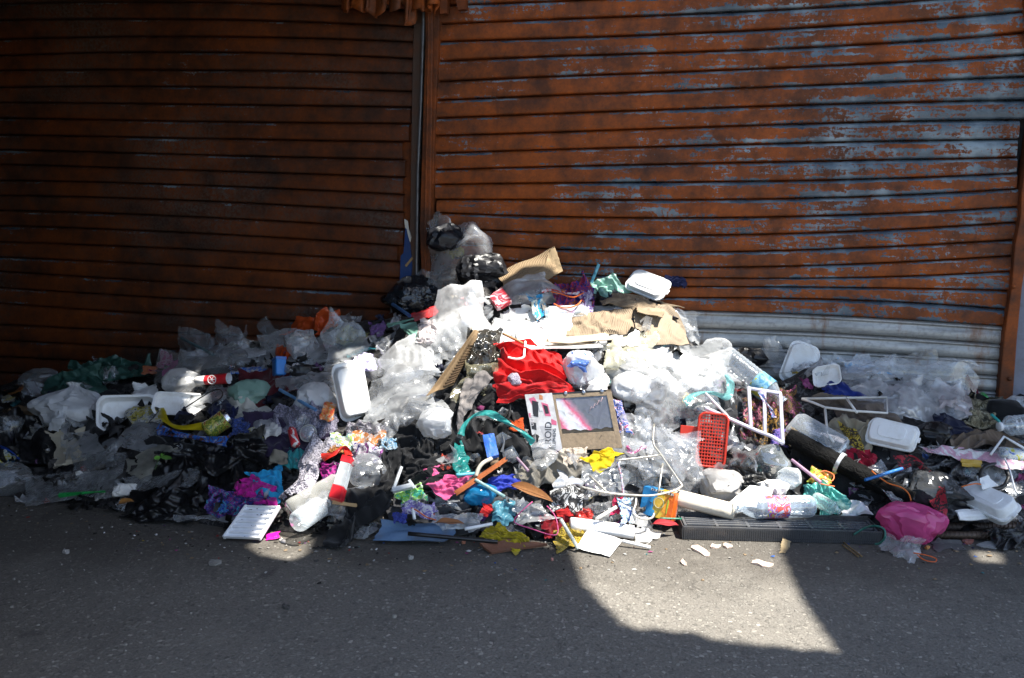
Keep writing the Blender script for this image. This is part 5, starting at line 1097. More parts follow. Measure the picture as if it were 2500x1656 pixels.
# the toy package
def toy_box():
    q = [(1277, 969), (1487, 949), (1520, 1082), (1312, 1112)]; c = np.mean(q, 0); Mx = frame(c[0], c[1], .08, 16, -4, -6); s = mpp(*c); o = root_at('toy_package', 'printed cardboard toy package with torn shiny window', 'package', Mx)
    W, H, D = 104*s, 70*s, .05; sh = .13                       # sheared a little: the carton is crushed
    K = Matrix(((1, -sh, 0, 0), (0, 1, 0, 0), (0, 0, 1, 0), (0, 0, 0, 1)))
    P_ = lambda m_: m_ if m_ is None else m_
    kr = kraft((.33, .25, .17)); def_ = lambda mb, nm, mt, bv=.001: mb.build(nm, mt, o, bevel=bv)
    def bx(*a): mb = MB(); mb.add(box_vf(*a), K); return mb
    xw0, xw1, yw0, yw1 = -.30*W, .88*W, -.42*H, .80*H
    def_(bx(-W, W, -H, H, -D, -D+.004), 'back_panel', kr); def_(bx(-W, W, H-.004, H, -D+.004, 0), 'top_panel', solid((.02, .02, .022), .4)); def_(bx(-W, W, -H, -H+.004, -D+.004, 0), 'bottom_panel', kr)
    def_(bx(W-.004, W, -H+.004, H-.004, -D+.004, 0), 'side_panel', kr)
    def_(bx(xw1, W, -H, H, 0, .003), 'front_frame', kr); def_(bx(xw0, xw1, -H, yw0, 0, .003), 'front_frame', kr); def_(bx(xw0, xw1, yw1, H*.93, 0, .003), 'front_frame', kr); def_(bx(xw0-.012, xw0, -H, H*.93, 0, .0035), 'front_frame', kr)
    bnd = def_(bx(xw0-.012, W, H*.93, H, 0, .003), 'black_band', solid((.015, .015, .017), .4))
    for i in range(3):
        x = -.05*W+i*.42*W; vf = lathe_vf([(.009, 0), (.009, .004), (.006, .005)], 14); MB().add(vf, K @ Matrix.Translation((x, H*.965, .0025))).build('band_knob', steel((.4, .4, .42), .3), bnd, True)
    # torn metallic window picture: silver with pink lightning
    t = NT('shiny_printed_foil'); p = t.pos(obj=True); nz = t.noise(p, 18, 6, .65, 1.2); sx = t.n('ShaderNodeSeparateXYZ', {0: p})
    dd = t.math('ADD', t.math('MULTIPLY', t.math('ABSOLUTE', t.math('ADD', sx.outputs[0], t.math('ADD', t.math('MULTIPLY', sx.outputs[1], .75), .012))), 9), t.math('MULTIPLY', nz, .5))
    c = t.ramp(dd, [(.34, (.78, .78, .80)), (.52, (.80, .62, .66)), (.68, (.72, .14, .22)), (.84, (.36, .22, .26)), (1.0, (.17, .17, .19))])
    fm = t.done(t.bsdf(color=c, rough=.28, metal=.35, spec=.6, normal=crease(t, 14, .5)))
    n = 26; V = np.zeros((n, n, 3)); r = np.random.default_rng(3); wv = upsample(r.standard_normal((6, 6)), n, n)*.003
    for i in range(n):
        for j in range(n):
            u, v = i/(n-1), j/(n-1); yb = yw0+(yw1-yw0)*(.02+.22*(u < .5)*(.5-u)+.10*u+.02*math.sin(u*31)); x = xw0+(xw1-xw0)*u; y = yb+(yw1-yb)*v; V[i, j] = (x-sh*y, y, .001+wv[i, j]*.35-.003)
    mesh_obj('window_picture', V, grid_faces(n, n), fm, o)
    V2 = [(xw0-sh*yw0, yw0, -.012), (xw1-sh*yw0, yw0, -.012), (xw1-sh*yw1, yw1, -.012), (xw0-sh*yw1, yw1, -.012)]; mesh_obj('inner_card', V2, [(0, 1, 2, 3)], kr, o, smooth=False)
    pts = [np.array(K @ Vector((W*(.42+.05*i+.012*(i % 2)), H*(.30+.05*i+.10*(i % 2)), .004))) for i in range(8)]; MB().add(tube_vf(pts, .0012, 5)).build('lightning_bolt', solid((.75, .5, .52), .4), o, True)
    # printed side panel
    wp = solid((.62, .61, .61), .45, dirt=.55); pk = solid((.6, .12, .22), .4); bk = solid((.02, .02, .022), .4)
    pp = def_(bx(-W, xw0-.012, -H, H, 0, .003), 'printed_panel', wp)
    xc = (-W+xw0-.012)/2; hw = (xw0-.012+W)/2
    def flat(pts, z, mt, nm): 
        n_ = len(pts); v = [tuple(K @ Vector((xc+a*hw, b*H, zz))) for zz in (z, z+.0006) for a, b in pts]; f = [tuple(range(n_, 2*n_)), tuple(range(n_))[::-1]]+[(i, (i+1) % n_, n_+(i+1) % n_, n_+i) for i in range(n_)]
        mesh_obj(nm, v, f, mt, pp, smooth=False)
    flat([(-.75, .85), (-.35, .9), (-.1, .62), (-.5, .5)], .0031, pk, 'print_shape'); flat([(-.55, .78), (-.1, .72), (-.3, .2), (-.65, .25)], .0039, bk, 'print_shape'); flat([(.1, .70), (.55, .62), (.62, .2), (.2, .22)], .0031, pk, 'print_shape')
    flat([(.2, .62), (.5, .55), (.52, .3), (.26, .30)], .0039, bk, 'print_shape'); flat([(-.15, .66), (.1, .66), (.12, .40), (-.12, .40)], .0047, wp, 'print_shape'); flat([(.05, .98), (.3, .92), (.25, .78), (.0, .80)], .0031, solid((.5, .2, .08), .5), 'print_shape')
    flat([(.6, .12), (.95, .02), (.9, -.12), (.55, -.08)], .0031, pk, 'print_shape'); flat([(-.9, .05), (-.55, .0), (-.6, -.25), (-.92, -.2)], .0031, bk, 'print_shape'); flat([(-.95, .35), (-.8, .35), (-.8, .2), (-.95, .2)], .0031, pk, 'print_shape')
    flat([(-.35, -.12), (.5, -.1), (.62, -.62), (-.1, -.66)], .0031, solid((.45, .44, .45), .4), 'print_shape')
    Rz = lambda x, y, z: K @ Matrix.Translation((xc+x*hw, y*H, z)) @ Matrix.Rotation(R(82), 4, 'Z')
    text_part('LIGHT', Rz(-.78, .12, .0042), .020, solid((.75, .7, .7), .5), pp); text_part('ROID', Rz(.22, -.36, .0042), .042, bk, pp); text_part('VELEPHENS', Rz(.55, -.60, .0042), .020, bk, pp)
Q(toy_box, 2)
S('plastic_film', 'film', 'clear film pouch over the lower left of the toy package', [(1298, 1075), (1352, 1070), (1368, 1120), (1300, 1145)], CL, 1.25, L=3, lift=.08, lim=.05)
ribbon('ribbon', 'ribbon', 'turquoise plastic ribbon arching over the black hollow', [(1125, 1062, .06), (1136, 1035, .08), (1162, 1013, .10), (1192, 1009, .11), (1222, 1022, .11), (1247, 1037, .11), (1275, 1055, .10), (1302, 1082, .09)], 17, tplas((.06, .48, .44), .92), 3, .5)
S('plastic_bag', 'bag', 'teal plastic sheet hanging below the turquoise ribbon', [(1112, 1060), (1128, 1072), (1152, 1140), (1106, 1165)], tplas((.03, .32, .29), .92), 1.15, L=3, lift=.06, lim=.06)
S('cloth', 'cloth', 'dark red flowered rag in the hollow left of the teal sheet', B(1074, 1100, 1108, 1136), multi(((.05, .005, .005), (.35, .03, .01), (.02, .01, .01)), 30), 1.3, L=2, lift=.03)
S('cloth', 'cloth', 'orange-red scrap inside the black hollow beside the toy package', B(1246, 1016, 1278, 1042), cloth((.45, .06, .01)), 1.2, L=1, lift=.05)
board('blue_packet', 'packet', 'small blue box standing in the black hollow', [(1178, 1062), (1206, 1058), (1218, 1110), (1190, 1118)], multi(((.03, .12, .5), (.03, .15, .55), (.3, .35, .5)), 9, .4), .02, (.06, .06, .08, .08), 2, .002, 6)
S('cardboard', 'cardboard', 'scrap of brown card below the small blue box', [(1190, 1098), (1212, 1094), (1225, 1130), (1200, 1130)], kraft((.24, .16, .1)), 1.05, L=2, lift=.06)
board('wooden_ruler', 'rod', 'flat orange-brown wooden slat slanting above the pink cloth', [(1108, 1200), (1232, 1117), (1239, 1125), (1116, 1210)], kraft((.34, .10, .035)), .005, (.07, .10, .10, .07), 3, .001, 8)
wire('handle', 'handle', 'cream curved plastic handle beside the wooden slat', [[(1162, 1162, .08), (1168, 1145, .10), (1180, 1130, .11), (1200, 1120, .10)]], 5, solid((.62, .56, .45), .4))
S('cloth', 'cloth', 'bright pink cloth lying across the lower centre', [(1040, 1175), (1100, 1155), (1150, 1160), (1092, 1212)], cloth((.62, .10, .24)), 1.4, L=3, lift=.04)
S('cloth', 'cloth', 'small pink cloth tip in the coiled black cloth', B(1034, 1130, 1072, 1152, -12), cloth((.62, .10, .24)), 1.3, L=3, lift=.04)
straw('flat light blue stick above the pink cloth', (1114, 1160), (1163, 1156), 4, solid((.12, .45, .58), .35), (.07, .08), 'stick', 'rod')
straw('pale turquoise straw across the blue bag', (1160, 1171), (1232, 1213), 4, tplas((.45, .68, .66), .9), (.07, .08))
straw('pale pink straw below the toy package', (1262, 1118), (1290, 1150), 3.5, tplas((.6, .42, .52), .9), (.06, .06))
G('plastic_bag', 'bag', 'small shiny blue bag at the lower centre', (1130, 1180, 1204, 1234), tplas((.02, .28, .58), .9, .15), 1.2, L=2, lift=.03)
S('cloth', 'cloth', 'royal blue cloth behind the small blue bag', [(1188, 1160), (1270, 1150), (1262, 1185), (1192, 1192)], cloth((.03, .05, .36)), 1.35, L=2, lift=.03)
def bracket():
    o = empty('plastic_bracket', at(970, 1195, .05), 'light grey plastic bracket piece beside the black shirt', 'bracket'); b = np.array(o.location); m_ = solid((.5, .52, .53), .4)
    for nm, pth in (('arm', [(958, 1200, .06), (980, 1140, .08)]), ('arm', [(998, 1172, .07), (1012, 1192, .05)]), ('plate', [(958, 1198, .06), (1006, 1186, .06)])):
        v, f = tube_vf([at(*p) for p in pth], .008 if nm == 'arm' else .014, 4); mesh_obj(nm, np.array(v)-b, f, m_, o, smooth=False)
Q(bracket, 3)
S('cloth', 'cloth', 'green and teal printed knot in front of the grey bracket', B(968, 1182, 1036, 1220, -12), multi(((.05, .4, .3), (.3, .6, .1), (.6, .65, .6), (.03, .3, .3)), 26), 1.45, L=3, lift=.04)
S('plastic_film', 'film', 'glossy clear film under the pink cloth', B(1004, 1190, 1092, 1234, -8), CL, 1.35, L=2, lift=.04)
S('cloth', 'cloth', 'large dirty grey rag below the toy package', [(1265, 1130), (1345, 1105), (1440, 1140), (1270, 1200)], cloth((.22, .20, .165), dirt=.6), 1.45, L=2, lift=.05, n=60)
S('cloth', 'cloth', 'cream beige cloth roll under the toy package corner', B(1370, 1085, 1435, 1122, -8), cloth((.5, .42, .34)), 1.4, L=2, lift=.05)
S('foil_sheet', 'paper', 'grey-white torn foil paper right of the dirty grey rag', [(1360, 1142), (1428, 1155), (1420, 1178), (1350, 1190)], solid((.55, .55, .55), .3, .3, .5), 1.2, L=3, lift=.04)
leaf('long brown dry leaf in the lower centre', (1247, 1186), (1350, 1226), 30, (.28, .12, .04), (.07, .07), curl=.02)
leaf('curled brown leaf on the faded blue sheet', (1066, 1277), (1134, 1281), 18, (.24, .10, .04), (.03, .03))
S('plastic_bag', 'bag', 'light blue translucent bag left of the clear pouch', B(1204, 1215, 1258, 1268), tplas((.15, .45, .58), .8), 1.3, L=2, lift=.03)
S('plastic_film', 'film', 'clear stiff pouch with pink elastic at the lower centre', [(1258, 1212), (1325, 1225), (1360, 1262), (1255, 1275)], film((.85, .86, .86), .35), 1.05, L=3, lift=.05, kb=.2)
wire('elastic_cord', 'string', 'thin pink elastic looped round the clear pouch', [[(1300, 1225, .08), (1270, 1252, .08), (1256, 1275, .06), (1300, 1292, .05), (1345, 1306, .04), (1362, 1300, .04), (1356, 1262, .06), (1335, 1235, .07)]], 1.3, solid((.65, .08, .25), .5))
S('cloth', 'cloth', 'mustard yellow cloth under the toy package', [(1426, 1108), (1470, 1090), (1525, 1098), (1470, 1145)], cloth((.62, .44, .01)), 1.22, L=3, lift=.06)
S('cloth', 'cloth', 'crumpled mustard cloth at the front edge, left of the knitted hat', [(1165, 1290), (1215, 1270), (1300, 1318), (1260, 1340)], cloth((.34, .26, .012)), 1.5, L=3, lift=.03, n=54)
S('knitted_hat', 'hat', 'limp yellow ribbed knitted hat lying at the front edge', [(1345, 1290), (1400, 1274), (1444, 1305), (1372, 1344)], knit((.36, .24, .006), (.48, .34, .02), 200), 1.5, L=3, lift=.02, bulge=1.5)
S('cloth', 'cloth', 'dark red cloth behind the yellow knitted hat', [(1310, 1255), (1380, 1225), (1402, 1275), (1330, 1305)], cloth((.20, .006, .012)), 1.4, L=2, lift=.03)
S('cloth', 'cloth', 'bright red rag corner above the dark red cloth', B(1362, 1222, 1398, 1250), cloth((.45, .02, .02)), 1.3, L=3, lift=.04)
board('blue_sheet', 'board', 'faded blue flat sheet lying at the front edge', [(935, 1276), (1135, 1272), (1085, 1322), (912, 1320)], solid((.09, .16, .27), .7, dirt=.6), .004, (.02, .02, .01, .01), 2, .008, 16)
straw('thin black rod lying across the faded blue sheet', (996, 1303), (1215, 1323), 5, solid((.008, .008, .009), .35), (.03, .02), 'rod', 'rod')
straw('thin white rod end left of the mustard cloth', (1135, 1292), (1202, 1279), 4, WHITE, (.03, .03), 'rod', 'rod')
board('clay_shard', 'shard', 'brown clay shard on the asphalt under the mustard cloth', [(1172, 1328), (1240, 1318), (1336, 1326), (1200, 1348)], solid((.16, .065, .035), .8, dirt=.5), .012, (.012,)*4, 3, .004, 8)
board('paper_sheet', 'paper', 'flat white paper lying in the sun on the asphalt', [(1406, 1338), (1436, 1292), (1520, 1318), (1489, 1359)], paper((.80, .80, .80), .08), .001, (.006, .01, .006, .004), 3, .002)
straw('white straw leaning over the yellow knitted hat', (1369, 1268), (1412, 1340), 4.5, tplas((.7, .74, .7), .9), (.07, .012))
S('snack_wrapper', 'wrapper', 'silver and violet wrapper scraps at the lower left of centre', B(985, 1222, 1062, 1252, 6), multi(((.55, .52, .6), (.2, .15, .4), (.65, .63, .68)), 30, .25, gloss=True), 1.35, L=3, lift=.03)
S('plastic_film', 'film', 'silvery crumpled film above the faded blue sheet', B(1055, 1238, 1175, 1285, 5), CLW, 1.45, L=3, lift=.03)
S('cloth', 'cloth', 'small ultramarine knitted knot at the lower left of centre', B(960, 1243, 993, 1266), knit((.01, .02, .28), (.04, .08, .5), 220), 1.5, L=3, lift=.03)
S('newspaper', 'paper', 'torn black and white newspaper below the grey rag', B(1345, 1186, 1422, 1236, -10), multi(((.65, .64, .62), (.04, .04, .04), (.7, .7, .68), (.68, .67, .66)), 18, .7), 1.3, L=3, lift=.04)
straw('cream plastic tube piece beside the ultramarine knot', (1008, 1242), (1012, 1268), 4, WHITE, (.05, .03), 'tube', 'tube')
wire('cord', 'string', 'thin orange cord beside the cream tube piece', [[(1004, 1240, .05), (1020, 1248, .05), (1040, 1262, .04), (1064, 1270, .04)]], 1.6, solid((.6, .12, .02), .5))
S('cloth', 'cloth', 'dark purple scrap behind the light blue bag', B(1165, 1228, 1206, 1262), cloth((.06, .02, .10)), 1.3, L=2)
S('cloth', 'cloth', 'small red scrap between the blue bags', B(1176, 1222, 1198, 1250, 20), cloth((.5, .02, .02)), 1.3, L=3, lift=.03)

# ---- right part
HW = solid((.55, .52, .45), .35, .5, .3)
wire('clothes_hanger', 'hanger', 'bent pale wire clothes hanger with cream hook right of the toy package', [
    [(1417, 1188, .08), (1452, 1197, .09), (1495, 1205, .09), (1545, 1209, .10), (1592, 1210, .10), (1640, 1200, .10), (1663, 1188, .10), (1660, 1178, .10), (1614, 1111, .10), (1595, 1082, .10), (1597, 1036, .09)],
    [(1506, 1124, .09), (1560, 1118, .10), (1614, 1111, .10)], [(1618, 1132, .10), (1608, 1200, .10)], [(1440, 1162, .07), (1482, 1202, .09)],
    [(1553, 1212, .09), (1552, 1231, .09), (1546, 1250, .08), (1556, 1262, .08), (1575, 1268, .08), (1592, 1264, .08), (1597, 1254, .08)]], 2.6, HW, 3, 4, ['wire_frame', 'cross_bar', 'side_wire', 'side_wire', 'hook'])
S('cloth', 'cloth', 'red ribbon knot tied on the wire hanger', B(1494, 1205, 1522, 1250, 8), cloth((.5, .02, .08)), 1.5, L=3, lift=.06)
S('cloth', 'cloth', 'blue and white printed knot tied near the hanger hook', B(1512, 1208, 1546, 1262, -6), multi(((.05, .12, .35), (.6, .65, .68), (.08, .3, .5)), 34), 1.5, L=3, lift=.06)
ribbon('ribbon', 'ribbon', 'pink and white ribbon beside the mustard cloth and hanger', [(1528, 1092, .07), (1545, 1105, .08), (1560, 1098, .08), (1575, 1088, .08)], 14, multi(((.6, .12, .3), (.7, .62, .66)), 24), 3)
wire('cord', 'string', 'blue and red braided cord hanging from the wire hanger', [[(1508, 1130, .08), (1516, 1160, .08), (1520, 1190, .08), (1522, 1206, .08)]], 3, multi(((.03, .05, .3), (.5, .5, .55), (.4, .03, .06)), 60))
def carton():
    Mx = frame(1604, 1230, .03, 12, -22, 4); s = mpp(1604, 1230); o = root_at('juice_carton', 'orange and blue juice carton lying under the wire hanger', 'carton', Mx); W, H, D = 42*s, 34*s, .06
    t = NT('juice_carton_print'); sx = t.n('ShaderNodeSeparateXYZ', {0: t.pos(obj=True)}); nz = t.noise(t.pos(obj=True), 22, 3)
    c = t.ramp(t.math('ADD', t.math('MULTIPLY', sx.outputs[0], 5.5), t.math('ADD', t.math('MULTIPLY', nz, .5), .25)), [(0, (.03, .25, .55)), (.38, (.04, .32, .62)), (.45, (.62, .42, .04)), (.66, (.62, .25, .02)), (.8, (.55, .10, .01))], 'CONSTANT')
    MB().add(loft_vf([rrect(W, H, .004, -D), rrect(W, H, .004, 0)])).build('body', t.done(t.bsdf(color=c, rough=.35, spec=.5, normal=crease(t, 12, .3))), o, False, .002)
    vf = lathe_vf([(.001, .0012), (15*s, .0012), (15*s, .0022), (.001, .0022)], 24, (False, False)); MB().add(vf, Matrix.Translation((.12*W, .1*H, 0))).build('orange_slice', solid((.68, .42, .05), .4), o); vf = lathe_vf([(11.5*s, .0026), (12.2*s, .0030), (13*s, .0026)], 24, (False, False)); MB().add(vf, Matrix.Translation((.12*W, .1*H, 0))).build('slice_ring', solid((.75, .7, .45), .4), o)
    MB().box(-W*.5, W*.9, H*.84, H*.985, .0008, .002).build('white_top_band', WHITE, o); 
    for i in range(9): MB().box(-W*.45+i*.012, -W*.45+i*.012+.005, H*.86, H*.97, .0024, .0030).build('barcode_bar', solid((.02, .02, .02), .5), o)
    MB().box(W*.62, W*.68, -H*.5, H*.45, .0008, .002).build('green_stripe', solid((.3, .45, .05), .4), o)
    MB().add(loft_vf([rrect(W*1.02, H*.99, .004, -D-.002), rrect(W*1.03, H*.97, .004, -D+.01)])).build('far_end', steel((.6, .6, .58), .4), o)
Q(carton, 2)
straw('thick cardboard tube with torn white paper end behind the black grille', (1640, 1212), (1792, 1250), 20, paper((.62, .56, .46), .55), (.05, .05), 'cardboard_tube', 'tube', 2)
board('paper_sheet', 'paper', 'bright white card standing behind the labelled bottle', [(1778, 1228), (1830, 1186), (1890, 1190), (1870, 1245)], paper((.82, .82, .8), .1), .0015, (.06, .06, .05, .05), 2, .006)
bottle('clear water bottle with purple label lying behind the black grille', (1790, 1240), (1984, 1236), 27, (.10, .10), (.34, .62), multi(((.15, .13, .45), (.45, .5, .65), (.55, .08, .06), (.18, .15, .5), (.55, .45, .05)), 26, .35), None, (.75, .85, .95), 2, 9)
S('plastic_bag', 'bag', 'aqua green bag wrapped round a bottle beside the water bottle', [(1955, 1180), (2010, 1165), (2078, 1225), (2010, 1262)], tplas((.15, .58, .52), .85), 1.32, L=3, lift=.06, n=48)
bottle('short clear bottle neck sticking out of the aqua bag', (2052, 1250), (1985, 1215), 17, (.06, .05), tint=(.7, .88, .85), ribs=5, L=3)
S('paper', 'paper', 'white sunlit papers right of the aqua bag', [(2048, 1215), (2090, 1210), (2136, 1250), (2060, 1260)], paper((.82, .8, .82), .1), 1.2, L=2, lift=.03)
def grille():
    zt = .058
    A, Bq = groundp(1668, 1318), groundp(2149, 1331); bl = groundp(1663, 1256, zt); br = groundp(2122, 1268, zt); fl = groundp(1671, 1287, zt); x = Bq-A; ln = np.linalg.norm(x); x /= ln; y = np.array([-x[1], x[0], 0]); dep = float((bl-fl)@y)
    Mx = Matrix.Identity(4)
    for i in range(3): Mx[i][0], Mx[i][1], Mx[i][2], Mx[i][3] = x[i], y[i], (0, 0, 1)[i], A[i]
    o = root_at('floor_grille', 'long black plastic grille lying at the front of the heap', 'grille', Mx); m_ = solid((.045, .046, .050), .3, dirt=.5, dc=(.13, .12, .10)); ms_ = solid((.075, .078, .085), .28, dirt=.4, dc=(.16, .15, .13)); z0, z1 = .002, zt; w_ = .016  # slats paler than the walls: their sunlit tops are put into the colour
    fwl = MB().box(0, ln, 0, .006, z0, z1).build('front_wall', m_, o, bevel=.0015); MB().box(0, ln, dep-.006, dep, z0, z1+.012).build('back_wall', m_, o, bevel=.0015); MB().box(-.0055, -.0005, 0, dep, z0, z1+.003).build('end_wall', m_, o, bevel=.0015); MB().box(ln+.0005, ln+.0055, 0, dep, z0, z1+.003).build('end_wall', m_, o, bevel=.0015)
    MB().box(.001, ln-.001, .0065, .0065+w_, z1-.012, z1-.004).build('rim', m_, o, bevel=.001); MB().box(.001, ln-.001, dep-.0065-w_, dep-.0065, z1-.012, z1-.004).build('rim', m_, o, bevel=.001)
    n = 5; ys = np.linspace(.0065+w_+.003, dep-.0065-w_-.003, n*2)
    for i in range(n-1): MB().box(.02, ln-.02, ys[2*i+1], ys[2*i+2], z1-.010, z1-.001).build('slat', ms_, o, bevel=.001)
    for i in range(7): xx = .006+(ln-.024)*i/6; MB().box(xx, xx+.012, .0065+w_+.0005, dep-.007-w_, z1-.0125, z1-.0005).build('cross_bar', ms_, o, bevel=.001)
    MB().box(.006, ln-.006, .008, dep-.008, .004, .008).build('floor', solid((.006, .006, .006), .9), o)  # near-black: the shade below the slats is put into the colour
    ob0 = None
    for i in range(90):                                     # fine ribs of the front wall
        xx = .004+(ln-.008)*i/89
        if ob0 is None: ob0 = MB().box(-.0016, .0016, -.0022, -.0004, z0+.001, z1-.006).build('rib', m_, fwl); ob0.location = (xx, 0, 0)
        else: c = ob0.copy(); COL.objects.link(c); c.parent = fwl; c.location = (xx, 0, 0)
Q(grille, 1)
wire('cable', 'wire', 'dark green cable looped over the right end of the black grille', [[(2084, 1306, .07), (2110, 1290, .10), (2135, 1284, .12), (2158, 1292, .10), (2160, 1312, .06), (2148, 1326, .03), (2136, 1329, .012)]], 2.6, solid((.01, .10, .08), .35))
G('plastic_bag', 'bag', 'shiny pink bag resting right of the black grille', (2158, 1226, 2276, 1324), tplas((.85, .13, .38), .86, .16, .7, 9), 1.24, L=3, lift=.02, n=40, tilt=40, depth=.9, kb=.02, sq=.85, rot=-6)
S('plastic_film', 'film', 'crumpled clear film on the asphalt under the pink bag', B(2152, 1304, 2248, 1356, 18), CL, 1.4, L=3, lift=.02)
wire('cord', 'string', 'thin orange string loop on the asphalt below the pink bag', [[(2230, 1350, .006), (2262, 1356, .006), (2285, 1364, .006), (2282, 1372, .006), (2258, 1368, .006), (2240, 1356, .006)]], 1.4, solid((.6, .10, .01), .5))
def rebar(label, a, b, rad):
    def fn():
        A, Bq = groundp(*a, .022), groundp(*b, .022); Mx, ln = line_frame(A, Bq); rr = rad*mpp(*a); o = root_at('steel_bar', label, 'steel bar', Mx); m_ = solid((.09, .065, .05), .5, .7, .6)
        MB().add(lathe_vf([(rr, 0), (rr, ln)], 14)).build('core', m_, o, True)
        k = int(ln/.018); ob = None
        for i in range(k):
            if ob is None: ob = MB().add(tube_vf([(rr*math.cos(q), rr*math.sin(q), .009*math.sin(q)) for q in np.linspace(0, 6.283, 15)], .0024, 5, False)).build('rib', m_, o, True)
            else: c = ob.copy(); COL.objects.link(c); c.parent = o; c.location = (0, 0, .018*i)
            if i == 0: ob.location = (0, 0, .009)
    Q(fn, 1)
rebar('upper ribbed steel bar running out at the right, behind the pink bag', (2270, 1288), (2560, 1286), 11)
rebar('lower ribbed steel bar running out at the right, behind the pink bag', (2275, 1306), (2470, 1308), 9)
S('plastic_bag', 'bag', 'black bag slumped over the steel bars at the right edge', [(2400, 1290), (2520, 1268), (2540, 1330), (2430, 1330)], BLK, 1.3, L=3, lift=.04)
foam_box('broken open white foam box beside the steel bars at right', 2412, 1228, 140, 70, 62, -25, 14, .06, 'closed', .09)
board('foam_piece', 'foam piece', 'thin broken foam flap standing on the right foam box', [(2392, 1168), (2412, 1160), (2436, 1185), (2398, 1195)], foam(), .006, (.10,)*4, 3, .003, 8)
board('foam_piece', 'foam piece', 'flat white foam plate piece under the right foam box', [(2332, 1245), (2400, 1238), (2440, 1268), (2345, 1268)], foam(), .006, (.03,)*4, 2, .006, 10)
# burnt beam
def beam():
    A, Bq = at(1925, 1066, .10), at(2225, 1222, .06); Mx, ln = line_frame(A, Bq); rr = 25*mpp(2060, 1140); n, k = 60, 18; V = []; r = np.random.default_rng(5); nz = upsample(r.standard_normal((26, 12)), n, k); n2 = upsample(r.standard_normal((60, 18)), n, k)
    for i in range(n):
        for j in range(k): q = 2*math.pi*j/k; w_ = max(abs(math.cos(q)), abs(math.sin(q))); e = rr*(.80/w_**.6*.25+.78)*(1+.05*nz[i, j]+.035*n2[i, j]); V.append((e*math.cos(q), e*math.sin(q)*.85, ln*i/(n-1)))
    f = [(i*k+j, i*k+(j+1) % k, (i+1)*k+(j+1) % k, (i+1)*k+j) for i in range(n-1) for j in range(k)]+[tuple(range(k))[::-1], tuple((n-1)*k+j for j in range(k))]
    t = NT('charred_wood'); p = t.pos((1, 1, .18), True); g = t.noise(p, 70, 6, .7); v = t.n('ShaderNodeTexVoronoi', {'Vector': t.pos((1, 1, .6), True), 'Scale': 60}, feature='DISTANCE_TO_EDGE').outputs[0]
    mt = t.done(t.bsdf(color=t.ramp(g, [(.4, (.002, .002, .002)), (.7, (.007, .007, .007))]), rough=.75, spec=.12, normal=t.bump(t.math('ADD', g, t.math('MINIMUM', v, .2)), .9, .012)))
    o = mesh_obj('burnt_beam', V, f, mt, origin=np.zeros(3)); o.matrix_world = Mx; tag(o, 'long charred black wooden beam slanting down at the right', 'beam')
    tp = MB().add(lathe_vf([(rr*1.07, ln*.42), (rr*1.08, ln*.435), (rr*1.07, ln*.45)], 18, (False, False))).build('plastic_tie', film(op=.7), o, True)
Q(beam, 2)
straw('pale pink straw standing left of the burnt beam', (1933, 1123), (2004, 1178), 4, tplas((.62, .40, .55), .9), (.05, .08))
S('plastic_film', 'film', 'clear film with orange string draped over the burnt beam', [(2098, 1138), (2150, 1120), (2225, 1215), (2200, 1222)], CL, 1.14, L=3, lift=.05)
wire('cord', 'string', 'orange string along the film on the burnt beam', [[(2128, 1150, .09), (2165, 1178, .09), (2200, 1190, .09), (2218, 1205, .09), (2224, 1222, .08)]], 1.6, solid((.65, .14, .01), .5))
straw('bright blue straw piece across the burnt beam', (2112, 1172), (2203, 1144), 4, tplas((.05, .25, .65), .95), (.12, .09))
# red basket
def basket():
    Mx = frame(1738, 1075, .07, 8, 6, 3); s = mpp(1738, 1075); o = root_at('plastic_basket', 'small red plastic mesh basket standing on end', 'basket', Mx); W, H = 34*s, 64*s; m_ = solid((.62, .035, .015), .35, dirt=.2)
    rr = rrect(W, H, .03, 0, 6); MB().add(tube_vf([np.array(p) for p in rr+rr[:1]], .006, 8, False)).build('rim', m_, o, True)
    rr = rrect(W*.94, H*.96, .026, -.055, 6); rr2 = rrect(W, H, .03, 0, 6); v, f = loft_vf([rr, rr2], (False, False)); MB().add((v, f)).build('side_wall', m_, o, True)
    nb = 9
    for i in range(nb): x = -W*.9+1.8*W*(i+.5)/nb; hh = H*.95*(1-.10*(abs(x)/W)**4); MB().box(x-.0024, x+.0024, -hh, hh, -.012, -.0045).build('vertical_bar', m_, o)
    nb = 15
    for i in range(nb): y = -H*.93+1.86*H*(i+.5)/nb; hw = W*.95*(1-.10*(abs(y)/H)**4); MB().box(-hw, hw, y-.0024, y+.0024, -.0105, -.003).build('cross_bar', m_, o)
    pts = [(W*.8, -H*1.0, .0), (W*.85, -H*1.12, .01), (W*.5, -H*1.2, .012), (W*.25, -H*1.18, .01)]; MB().add(tube_vf(smooth_poly(pts), .006, 8)).build('broken_handle', m_, o, True)
    MB().box(-W*2.2, -W*1.02, -H*.1, H*.42, -.05, -.044).build('torn_side', m_, o, bevel=.002)
Q(basket, 2)
RW = solid((.72, .70, .80), .35, dirt=.15)
wire('plastic_rack', 'rack', 'white plastic ladder rack leaning left of the burnt beam', [[(1722, 996, .12), (1780, 1022, .12), (1850, 1053, .13), (1884, 1066, .13), (1912, 1083, .13)], [(1828, 946, .10), (1833, 1041, .12)], [(1866, 955, .10), (1867, 1058, .12)], [(1905, 961, .10), (1911, 1083, .13)], [(1826, 948, .10), (1907, 961, .10)]], 4.6, RW, 3, 1, ['long_rail', 'rung', 'rung', 'rung', 'top_rail'])
straw('thin white rod pointing to the rack behind the film', (1722, 960), (1778, 1018), 3.5, WHITE, (.10, .11), 'rod', 'rod')
